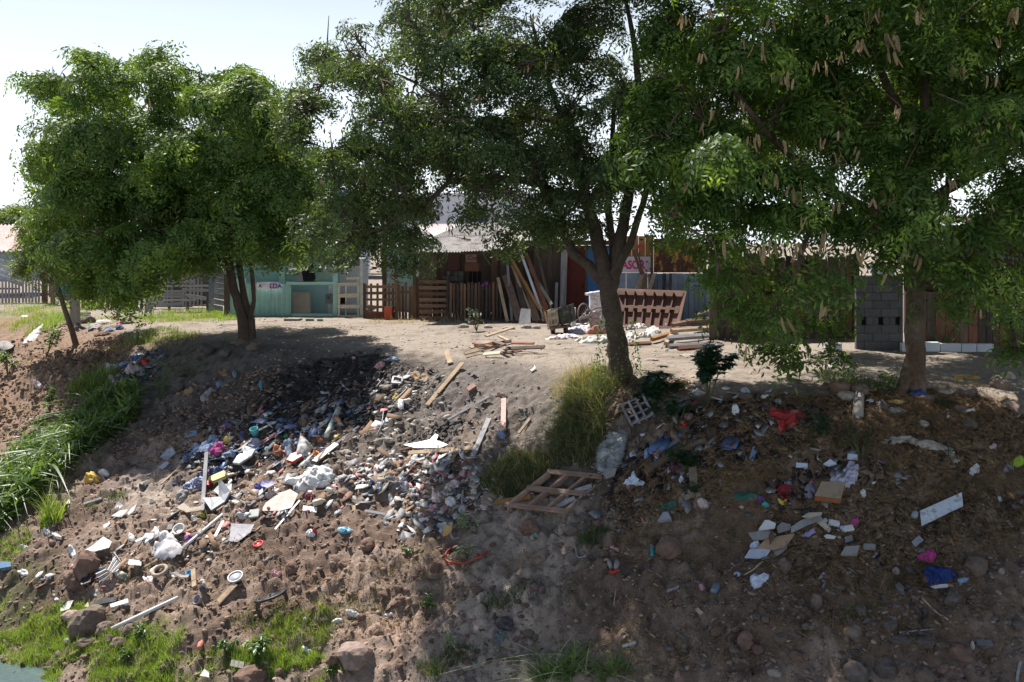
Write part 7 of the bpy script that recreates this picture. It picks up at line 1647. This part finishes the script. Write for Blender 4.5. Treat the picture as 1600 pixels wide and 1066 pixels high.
rag(1180, 853, 20, 11, C_('blue_white_bag', (0, 0, 0)), 'bluish white rag at the left of the boards', 'rag', 'rag'); rag(1218, 850, 18, 6, WH, 'white paper inside the cardboard sheet', 'paper', 'paper'); rag(1262, 837, 24, 7, LILAC, 'lilac scrap under the warped board', 'scrap', 'scrap'); rag(1270, 808, 12, 8, C_('light_grey', (0.5, 0.5, 0.5)), 'light grey lump at the top of the boards', 'lump', 'lump'); rag(1288, 816, 12, 6, C_('blue_white_bag', (0, 0, 0)), 'bluish scrap right of the light grey lump', 'scrap', 'scrap')
box3(1303, 820, 17, 10, .05, WH, 'white box right of the broken boards', 'box', 'box', -10); box3(1325, 828, 17, 10, .05, WH, 'second white box further right', 'box', 'box', 15); rag(1313, 830, 14, 7, C_('blue_white_bag', (0, 0, 0)), 'small crumpled bag between the white boxes', 'bag', 'bag')
flat([(1287, 842), (1292, 840), (1306, 843), (1303, 847), (1290, 846)], WH, 'thin white scrap under the white boxes', 'scrap', 'scrap', lift=.06); board(1326, 846, 13, 9, GREYC, 'small square pale tile', -15, 'tile', 'tile', .03); flat([(1313, 872), (1320, 860), (1343, 858), (1338, 873)], C_('grey_tile', (0.30, 0.29, 0.28)), 'large pale grey tile', 'tile', 'tile', .03, .05); board(1358, 858, 19, 8, GREYC, 'pale tile right of the large grey one', 3, 'tile', 'tile', .03); plank((1364, 873), (1370, 866), 4, GREYP, 'grey chip under the pale tile', 'chip', 'chip')
plank((1278, 910), (1289, 897), 4, wgrey, 'slim pale chip below the pointed boulder', 'chip', 'chip'); rag(1287, 919, 9, 4, LBLUE, 'tiny bluish scrap below the slim chip', 'scrap', 'scrap')
rag(1336, 817, 18, 9, MAG, 'magenta rag above the second white box', ang=-15)
round3(1228, 776, hollow(8, 15, 10, 1.5), C_('deep_red_bowl', (0.22, 0.012, 0.015), .4), 'deep red bowl on the right bank', 'bowl', 'bowl', axis=(0, -.6, .8)); cloth([(1215, 786), (1222, 783), (1228, 788), (1240, 774), (1238, 786), (1228, 795), (1218, 792)], YEL, 'yellow cloth in front of the deep red bowl', 'cloth', 'cloth', .05, .03)
t = thing('wooden_box_lid', 'tan square wooden board with an orange edge', 'board', at(1297, 778)); fl = flat([(1272, 785), (1283, 763), (1320, 765), (1312, 790)], C_('tan_ply', (0.36, 0.28, 0.19)), None, None, 'top', .012, .14); fl.parent = t; fl.location -= t.location
fl = flat([(1272, 789), (1283, 767), (1320, 769), (1312, 794)], C_('orange_edge', (0.36, 0.12, 0.04)), None, None, 'edge', .05, .08); fl.parent = t; fl.location -= t.location
cloth([(1325, 724), (1334, 720), (1344, 723), (1341, 745), (1336, 757), (1318, 766), (1296, 760), (1292, 752), (1312, 746)], C_('lilac_shreds', (0.42, 0.40, 0.50), var=.3), 'shredded lilac white plastic above the square board', 'plastic sheet', 'plastic_shreds', .06, .06, 18); rag(1265, 770, 22, 26, C_('lilac_dark', (0.20, 0.19, 0.25)), 'crumpled dark lilac plastic left of the square board', 'plastic', 'plastic_wrap', hh=.05)
rag(1348, 773, 11, 12, WH, 'egg-like white ball right of the square board', 'ball', 'ball', hh=.07, amp=.01); rag(1265, 800, 34, 14, BLACK, 'black bag under the square board', 'bag', 'bag')
flat([(1434, 808), (1499, 779), (1501, 800), (1437, 831)], C_('big_white_board', (0.56, 0.60, 0.66), .5), 'big white board lying on the right bank', 'board', 'board', .02, .10); bottle(1429, 807, 5, 14, GREYP, 'grey bottle left of the big white board', 60)
flat([(1286, 731), (1297, 723), (1307, 731), (1295, 734)], C_('blue_white_bag', (0, 0, 0)), 'pale kite-shaped scrap above the square board', 'scrap', 'scrap', lift=.06, curl=.1); board(1253, 730, 18, 7, C_('blue_white_bag', (0, 0, 0)), 'pale card left of the kite-shaped scrap', 5, 'card', 'card'); board(1331, 723, 16, 8, C_('blue_white_bag', (0, 0, 0)), 'pale card at the top of the lilac plastic', 5, 'card', 'card', lift=.12)
cloth([(1374, 693), (1388, 684), (1408, 681), (1440, 685), (1478, 695), (1479, 701), (1462, 703), (1435, 700), (1412, 689), (1392, 698)], C_('dusty_tarp', (0.36, 0.33, 0.29), var=.25), 'long dusty grey cloth on the right bank', 'cloth', 'long_cloth', .06, .05, 12, K=10, Nn_=60); cloth([(1470, 701), (1480, 699), (1496, 715), (1498, 726), (1488, 726), (1478, 713)], C_('dusty_tarp', (0, 0, 0)), 'frayed grey tail of the long dusty cloth', 'cloth', 'cloth', .04, .04)
cloth([(1197, 646), (1203, 637), (1216, 640), (1228, 646), (1250, 642), (1270, 659), (1246, 670), (1229, 672), (1218, 685), (1213, 661)], REDC, 'crumpled red cloth on the right bank', 'cloth', 'red_cloth', .08, .07, 9, K=11, Nn_=56)
cloth([(1431, 872), (1440, 865), (1452, 866), (1463, 873), (1459, 881), (1446, 878)], C_('hot_pink', (0.50, 0.05, 0.25)), 'hot pink rag above the blue cloth', 'rag', 'rag'); cloth([(1443, 886), (1458, 884), (1474, 886), (1482, 901), (1496, 906), (1490, 912), (1470, 915), (1452, 918), (1444, 904)], C_('royal_blue', (0.012, 0.035, 0.17)), 'royal blue cloth on the right bank', 'cloth', 'blue_cloth', .07, .05); flat([(1453, 922), (1468, 919), (1482, 918), (1480, 923), (1460, 925)], WH, 'white strip under the royal blue cloth', 'strip', 'strip', lift=.05); bottle(1505, 910, 4, 18, LBLUE, 'pale bottle right of the royal blue cloth', 20); board(1433, 848, 16, 10, GREYP, 'grey flap above the hot pink rag', -40, 'flap', 'flap'); pipe([(1440, 936), (1462, 958), (1485, 975)], .012, wtan, 'long pale stick under the blue cloth', 'stick', 'stick'); pipe([(1405, 990), (1428, 988), (1458, 985)], .008, GREYP, 'thin grey wire above the lozenge stone', 'wire', 'wire'); box3(1537, 1008, 24, 10, .06, C_('slate_brick', (0.12, 0.12, 0.13)), 'slate grey brick at the lower right', 'brick', 'brick'); rag(1520, 1010, 9, 12, C_('light_grey', (0, 0, 0)), 'pale scrap left of the slate grey brick', 'scrap', 'scrap')
pipe([(1588, 1066), (1591, 1045), (1594, 1036)], .02, wgrey, 'pale bone-like stick in the bottom right corner', 'stick', 'stick')
cloth([(984, 745), (992, 735), (996, 748), (1008, 752), (1004, 758), (990, 757), (972, 756)], C_('blue_white_bag', (0, 0, 0)), 'bluish white rag below the silvery sheet', 'rag', 'rag', .06, .04)
pipe([(1012, 738), (1050, 716), (1104, 690)], .07, M('dark_log_bark', (0.11, 0.08, 0.055), rough=.95, var=.4, scale=10, bump=.7), 'dark log lying through the shaded rubbish', 'log', 'log', lift=.06, taper=.7)
cloth([(1006, 722), (1012, 704), (1020, 696), (1028, 706), (1018, 722)], LBLUE, 'pale blue cloth at the left end of the dark log', 'cloth', 'cloth'); cloth([(1022, 694), (1034, 685), (1048, 688), (1050, 696), (1034, 702)], BLUE, 'dark blue cloth above the dark log', 'cloth', 'cloth'); plank((1025, 712), (1062, 690), 6, C_('slate_pipe', (0.14, 0.17, 0.22)), 'slate blue slat above the dark log', 'slat', 'slat')
plank((1085, 768), (1084, 737), 12, M('mossy_board', (0.24, 0.19, 0.13), rough=.95, var=.4, bump=.4), 'upright mossy board below the succulent weed', lift=(.03, .10)); plank((1061, 785), (1099, 768), 9, M('mossy_board', (0, 0, 0)), 'level mossy board meeting the upright one'); plank((1040, 775), (1068, 802), 4, wbrown, 'thin brown stick left of the mossy boards', 'stick', 'stick')
rag(1051, 760, 12, 24, BROWN, 'reddish brown bottle shape left of the mossy board', 'bottle', 'bottle'); rag(1065, 750, 9, 20, C_('blue_white_bag', (0, 0, 0)), 'bluish white wrapper left of the mossy board', 'wrapper', 'wrapper'); rag(1042, 794, 36, 16, DGRN, 'dark teal cloth below the mossy boards', 'cloth', 'cloth', -20); flat([(1030, 820), (1038, 806), (1046, 806), (1051, 817)], GREYP, 'grey triangular box end', 'box', 'box', .06); rag(1100, 790, 18, 14, PEACH, 'pinkish and blue wrapper right of the mossy boards', 'wrapper', 'wrapper'); rag(1055, 730, 34, 20, C_('dark_wine', (0.07, 0.02, 0.04)), 'dark wine cloth under the log', 'cloth', 'cloth'); rag(1170, 775, 50, 14, DGRN, 'dark green cloth right of the mossy boards', 'cloth', 'cloth'); rag(1190, 782, 16, 9, PURP, 'purple wrapper left of the deep red bowl', 'wrapper', 'wrapper'); rag(1196, 789, 14, 8, TEAL, 'teal wrapper left of the deep red bowl', 'wrapper', 'wrapper'); rag(1232, 758, 14, 10, C_('slate_blue', (0.14, 0.19, 0.28)), 'slate blue rag above the deep red bowl'); plank((1174, 722), (1180, 702), 7, LBLUE, 'pale blue card standing left of the dark plant', 'card', 'card'); rag(1070, 665, 9, 7, RED, 'tiny red scrap among the dark leaves', 'scrap', 'scrap'); rag(1075, 650, 22, 16, C_('striped_cloth', (0.26, 0.16, 0.17), var=.5), 'striped reddish cloth among the dark leaves', 'cloth', 'cloth')
rag(970, 640, 0.1, 0.1, WH, None) if False else None
# rim of the right bank
G5 = 'stones and rubble on the right rim'
for px, py, w, h, m_, lab in ((1315, 606, 38, 24, ROCKR, 'reddish squared stone on the right rim'), (1344, 610, 26, 22, ROCK, 'round stone right of the reddish squared one'), (1290, 605, 20, 14, ROCK, 'pale stone left of the reddish squared one'), (1322, 618, 32, 18, ROCKP, 'flat pale stone below the reddish squared one'), (1562, 600, 32, 24, ROCK, 'boulder on the rim near the right edge'), (1575, 588, 26, 16, ROCKP, 'pale boulder top on the rim near the right edge'), (1400, 642, 34, 12, C_('grey_slab', (0.26, 0.25, 0.24)), 'grey concrete slab below the right trunk'), (1378, 634, 20, 16, ROCKG, 'grey stone left of the concrete slab'), (1448, 622, 26, 12, ROCK, 'stone below the blue cloth on the rim'), (1475, 612, 28, 10, ROCKP, 'flat stone right of the blue cloth'), (1510, 612, 40, 16, ROCKG, 'slab-like grey stone on the rim'), (1500, 640, 22, 14, ROCK, 'stone under the slab-like one'), (1165, 620, 26, 14, ROCK, 'small boulder on the rim left of the red cloth'), (1250, 603, 22, 12, ROCKG, 'grey stone on the rim above the red cloth'), (1440, 663, 22, 12, ROCKP, 'pale stone above the long dusty cloth'), (1515, 663, 22, 14, ROCKG, 'grey stone right of the long dusty cloth'), (1255, 683, 0, 0, None, '')):
    if m_ is None: continue
    rock(px, py, w, h, m_, lab, G5)
pipe([(1340, 655), (1341, 622)], .09, C_('pale_log', (0.30, 0.27, 0.23), .95, var=.35), 'pale stump standing on the right rim', 'stump', 'stump', lift=.08); rag(1342, 654, 20, 13, C_('blue_white_bag', (0, 0, 0)), 'bluish white bag under the pale stump', 'bag', 'bag', hh=.08); rag(1358, 629, 18, 9, C_('blue_white_bag', (0, 0, 0)), 'small white blue bag right of the pale stump', 'bag', 'bag'); rag(1435, 618, 36, 18, BLUE, 'navy blue cloth at the foot of the right trunk', 'cloth', 'cloth', hh=.1); rag(1400, 630, 30, 8, C_('yellow_straw', (0.42, 0.28, 0.10)), 'yellow straw bundle at the foot of the right trunk', 'straw bundle', 'straw_bundle'); rag(1497, 592, 20, 6, C_('orange_tape', (0.50, 0.27, 0.05)), 'orange yellow bag on the rim, left piece', 'bag', 'bag'); rag(1520, 592, 26, 7, C_('orange_tape', (0, 0, 0)), 'orange yellow bag on the rim, right piece', 'bag', 'bag'); rag(1590, 722, 24, 14, LIME, 'lime green bag at the right edge', 'bag', 'bag', hh=.08); rag(1575, 735, 20, 12, GREYC, 'grey rag below the lime green bag'); rag(1550, 700, 16, 8, C_('pale_mauve', (0.42, 0.34, 0.40)), 'pale mauve wrapper left of the lime green bag', 'wrapper', 'wrapper'); plank((1500, 645), (1522, 643), 4, PAPER, 'thin white strip on the right slope', 'strip', 'strip'); plank((1558, 629), (1573, 621), 4, TAN, 'sunlit tan chip on the right rim', 'chip', 'chip'); plank((1481, 643), (1480, 657), 3, PAPER, 'upright white spoon-like stick on the right slope', 'stick', 'stick'); rag(1520, 738, 20, 12, C_('light_grey', (0, 0, 0)), 'pale torn wrapper below the long cloth', 'wrapper', 'wrapper'); plank((1556, 770), (1562, 788), 5, PAPER, 'white strip near the right edge', 'strip', 'strip')
rag(1300, 573, 14, 7, WH, 'white flower-like scrap snagged on a twig above the rim', 'scrap', 'scrap'); pipe([(1285, 592), (1297, 574)], .008, wtan, 'bare twig carrying the white scrap', 'twig', 'bare_twig'); rag(1090, 615, 20, 10, C_('pale_rag', (0.40, 0.40, 0.38)), 'pale rag on the rim right of the castor plant'); rag(1165, 612, 20, 10, C_('blue_white_bag', (0, 0, 0)), 'bluish wrapper on the right rim', 'wrapper', 'wrapper', 30); rag(1215, 630, 16, 10, GREYC, 'grey bag above the red cloth', 'bag', 'bag'); rag(1150, 645, 14, 12, WH, 'small white rag left of the red cloth'); rag(1195, 622, 18, 7, WH, 'white wrapper above the red cloth', 'wrapper', 'wrapper', -20)

# things on the dirt track
def sack(px, py, w, h, m_, lab, ang=0, hh=.10): 
    return cloth(blobp(px, py, w, h, ang, 10, .15), m_, lab, 'sack', 'sack', hh, .06, 8, 'burst white sacks on the track', K=9, Nn_=36)
SK = C_('sacking_white', (0.62, 0.60, 0.58), var=.12)
sack(885, 528, 44, 12, C_('lilac_sacking', (0.56, 0.53, 0.60)), 'flat lilac white sheet at the left of the sacks', 0, .06); sack(905, 520, 46, 16, C_('lilac_sacking', (0, 0, 0)), 'lilac white sack left of the forked trunk', 5); sack(935, 535, 60, 14, SK, 'long white sack in front, left of the forked trunk', -3, .15); sack(925, 512, 50, 10, SK, 'flat white sack in front of the bicycles'); sack(930, 522, 34, 8, C_('salmon_sacking', (0.48, 0.20, 0.14)), 'salmon red cloth between the white sacks', 0, .22); sack(988, 528, 24, 18, SK, 'white sack just right of the forked trunk'); sack(1000, 513, 30, 12, SK, 'white sack lying in front of the cart body'); sack(1020, 520, 24, 22, SK, 'upright white sack right of the trunk'); sack(1040, 512, 14, 12, SK, 'small white sack right of the upright one'); sack(950, 505, 30, 10, SK, 'white sack beside the freezer'); sack(900, 512, 26, 10, SK, 'white sack right of the hand cart'); sack(960, 520, 30, 12, SK, 'white sack behind the forked trunk'); sack(915, 533, 30, 9, C_('cream_sacking', (0.60, 0.56, 0.47)), 'cream sack at the front left of the heap'); sack(985, 515, 22, 10, GREYC, 'grey sack between the white ones right of the trunk'); sack(1008, 527, 30, 10, SK, 'low white sack in front of the upright one'); sack(1052, 522, 16, 10, PEACH, 'pinkish sack at the left end of the lumber'); sack(872, 530, 40, 8, C_('rosy_sheet', (0.60, 0.50, 0.48)), 'rosy flat sheet at the far left of the sacks', 0, .03)
D = 29.3
t = thing('old_freezer', 'white upright freezer left of the forked trunk', 'freezer', gnd(933, 506, D)); g9 = gy_(933, D)
rect(t, 'body', 922.5, 457, 948, g9, D, .55, C_('enamel_white', (0.66, 0.67, 0.72), .4), bevel=.02); rect(t, 'door', 923, 463, 942, g9 - 2, D - .05, .045, C_('enamel_white', (0, 0, 0)), bevel=.01); bar(t, 'lid', (916, 460, D - .1), (946, 455, D - .05), 3.5, .5, C_('enamel_white', (0, 0, 0)))
tag(rect(None, 'white_box', 893, 481, 900, gy_(896, 28.6), 28.6, .15, WH, bevel=.01), 'white box behind the crates', 'box'); tag(rect(None, 'small_crate', 922, 487, 938, gy_(930, 28.4), 28.4, .3, C_('rosy_crate', (0.50, 0.36, 0.32))), 'rosy carton at the foot of the freezer', 'carton')
def wheel(root, c, ax, r, name='wheel'):
    mb = MB(); mb.torus(c, ax, r, .022, 32, 6); w_ = build(name, mb, C_('tyre_grey', (0.17, 0.155, 0.14), .8), root, True)
    u = Vector(ax).orthogonal().normalized(); v = Vector(ax).normalized().cross(u)
    mb = MB()
    for i in range(16): a = i * .3927; mb.tube([c, c + (u * math.cos(a) + v * math.sin(a)) * r], .003, 3)
    mb.lathe([(0, -.04), (.02, -.04), (.02, .04), (0, .04)], c, ax, 8)
    o = build('spokes', mb, GREYP, w_); return w_
D = 28.2
t = thing('bicycle', 'old bicycle lying among the sacks left of the forked trunk', 'bicycle', gnd(925, 508, D))
cA, cB = P(913, 491, D + .3), P(936, 498, D - .2); wheel(t, cA, (.75, -.62, .1), .30); wheel(t, cB, (.35, -.9, .1), .31)
mb = MB()
for a, b in (((913, 491, D + .3), (921, 497, D)), ((921, 497, D), (936, 498, D - .2)), ((921, 497, D), (905, 499, D)), ((905, 499, D), (893, 503, D - .1)), ((913, 491, D + .3), (905, 497, D)), ((930, 487, D - .1), (921, 497, D)), ((930, 487, D - .1), (941, 486, D - .2)), ((941, 486, D - .2), (942, 503, D - .2))): mb.tube([P(*a), P(*b)], .016, 6)
build('frame', mb, C_('blue_frame', (0.12, 0.14, 0.17), .5), t, True); bar(t, 'saddle', (916, 487, D + .2), (924, 485.5, D + .2), 3, .08, BLACK); bar(t, 'mudguard', (905, 499, D - .05), (921, 493, D - .05), 4, .05, C_('fawn', (0.42, 0.34, 0.27)))
D = 27.4
t = thing('hand_cart', 'low two-wheeled hand cart carrying two crates', 'hand cart', gnd(872, 520, D)); g9 = gy_(865, D)
for x in (864, 884):
    mb = MB(); c_ = P(x, g9 - 5.5, D + (.1 if x > 870 else -.1)); mb.lathe([(0, -.05), (.06, -.05), (.095, -.045), (.10, 0), (.095, .045), (.06, .05), (0, .05)], c_, (.9, -.3, 0), 16); build('wheel', mb, BLACK, t, True)
bar(t, 'deck', (858, g9 - 8, D), (892, g9 - 12, D), 3, .45, C_('rusty_deck', (0.12, 0.06, 0.04))); bar(t, 'handle', (857, g9 - 6, D - .1), (851, 487, D + .3), 1.8, .03, C_('rusty_deck', (0, 0, 0)))
def crate(name, label, c4, D_, dep, m_, lattice):
    t = thing(name, label, 'crate', P(*c4[0], D_)); a, b, c_, d = [P(x, y, D_) for x, y in c4]; bk = Vector((.12, dep, .03))
    def quad(nm, p0, p1, p2, p3, n=Vector((0, 1, 0))):
        mb = MB(); q_ = n.normalized() * .015; mb.hexa([p0, p1, p1 + q_, p0 + q_, p3, p2, p2 + q_, p3 + q_]); build(nm, mb, m_, t)
    f = lambda u, v: a.lerp(b, u).lerp(d.lerp(c_, u), v)
    if lattice:
        for v0, v1 in ((0, .16), (.44, .56), (.84, 1)): quad('slat', f(0, v0), f(1, v0), f(1, v1), f(0, v1))
        for u0, u1 in ((0, .1), (.3, .38), (.64, .72), (.9, 1)): quad('upright', f(u0, .161) - Vector((0, .02, 0)), f(u1, .161) - Vector((0, .02, 0)), f(u1, .839) - Vector((0, .02, 0)), f(u0, .839) - Vector((0, .02, 0)))
    else:
        quad('front', a, b, c_, d)
        for v in (.0, .5, .94): quad('rib', f(0, v) - Vector((0, .02, 0)), f(1, v) - Vector((0, .02, 0)), f(1, v + .06) - Vector((0, .02, 0)), f(0, v + .06) - Vector((0, .02, 0)))
    quad('back', a + bk, b + bk, c_ + bk, d + bk); quad('side', a, a + bk, d + bk, d, Vector((1, 0, 0))); quad('side', b - Vector((.016, 0, 0)), b + bk - Vector((.016, 0, 0)), c_ + bk - Vector((.016, 0, 0)), c_ - Vector((.016, 0, 0)), Vector((1, 0, 0))); quad('floor', a + Vector((0, .02, .01)), b + Vector((0, .02, .01)), b + bk + Vector((0, -.02, .01)), a + bk + Vector((0, -.02, .01)), Vector((0, 0, 1)))
crate('bottle_crate', 'pale slatted crate on the left of the hand cart', [(857.5, g9 - 9), (873, g9 - 12), (870, 484), (854, 486)], D - .12, .35, C_('fawn_slats', (0.40, 0.35, 0.29)), True)
crate('bottle_crate', 'black green plastic crate on the right of the hand cart', [(876, g9 - 12), (895, g9 - 18), (891, 477), (871, 482)], D - .05, .35, C_('black_green', (0.022, 0.03, 0.028), .5), False)
# lumber pile
G6 = 'lumber stacked on the track right of the cart body'
for a, b, w, m_, lab, l_ in (((1045, 545), (1112, 541), 6, wgrey, 'lowest grey beam of the stack', .06), ((1042, 539), (1105, 534), 7, wgrey, 'broad grey beam second from the bottom', .18), ((1048, 533), (1110, 528), 5, wtan, 'pale beam in the middle of the stack', .30), ((1060, 548), (1100, 545), 6, wred, 'dark red block under the stack', .04), ((1048, 528), (1092, 518), 5, wbrown, 'brown beam slanting up from the stack', .38), ((1070, 524), (1125, 518), 6, wbrown, 'brown beam on top, to the right', .42), ((1085, 517), (1108, 508), 5, wdark, 'dark plank lying highest on the stack', .48), ((1018, 537), (1050, 527), 5, worange, 'orange plank left of the stack', .12), ((982, 541), (1016, 539), 5, wbrown, 'brown plank lying before the sacks', .04), ((1085, 532), (1140, 524), 4, wgrey, 'thin grey board pointing right from the stack', .20), ((1040, 543), (1048, 530), 6, wtan, 'short pale block end of the stack', .10), ((1095, 548), (1130, 540), 4, wgrey, 'loose grey board right of the stack', .04), ((1110, 527), (1172, 522), 4, wtan, 'long pale pole behind the leaves', .10), ((990, 508), (1036, 509), 6, wbrown, 'brown beam inside the cart body foot', .15), ((1008, 503), (1038, 499), 6, wgrey, 'grey board resting in the cart body', .42), ((1030, 500), (1044, 505), 6, wbrown, 'short brown board resting in the cart body', .34), ((975, 505), (1000, 509), 6, wbrown, 'brown beam end beside the trunk', .12)):
    plank(a, b, w, m_, lab, 'beam', 'beam', .09 if w >= 5 else .04, (l_, l_), G6)
rag(1026, 497, 20, 8, C_('greenish_rag', (0.30, 0.36, 0.33)), 'greenish rag lying in the cart body', hh=.45)
for px, py, w, h, m_, lab in ((724, 510, 16, 9, ROCKP, 'white lump at the picket fence foot'), (738, 505, 16, 10, ROCKG, 'grey lump at the picket fence foot'), (752, 503, 18, 9, ROCKR, 'rusty brown lump at the picket fence foot'), (762, 511, 14, 7, ROCKP, 'pale lump right of the picket fence foot'), (794, 513, 22, 6, ROCKP, 'flat pale lump before the lumber'), (822, 511, 18, 8, ROCKP, 'pale plaster lump before the slab'), (838, 512, 14, 6, ROCKP, 'small plaster lump beside the slab'), (1030, 562, 0, 0, None, ''), (1075, 556, 30, 5, ROCKP, 'thin pale slab on the track before the stack'), (1020, 562, 22, 5, ROCKP, 'thin pale slab right of the forked trunk')):
    if m_ is None: continue
    rock(px, py, w, h, m_, lab, 'lumps on the track', cat='lump', name='lump')
rag(801, 494, 12, 4, REDC, 'small red cloth at the foot of the pale leaning plank', 'cloth', 'cloth')
# flowers on the picket fence
t = at(758, 470); rag(758, 503, 0.1, 0.1, WH, None) if False else None
mb = MB(); c_ = P(758, 443, 31.6)
for i in range(10): mb.box(c_ + Vector((random.uniform(-.08, .08), 0, random.uniform(-.07, .07))), (.05, .03, .05), Matrix.Rotation(random.random() * 3, 3, 'Y'))
tag(build('flower', mb, C_('violet_flower', (0.28, 0.06, 0.42))), 'violet flower on the thin grey pickets', 'flower')
print('litter', time.time() - T0, len(bpy.data.objects))
for i, x in enumerate(()): pass
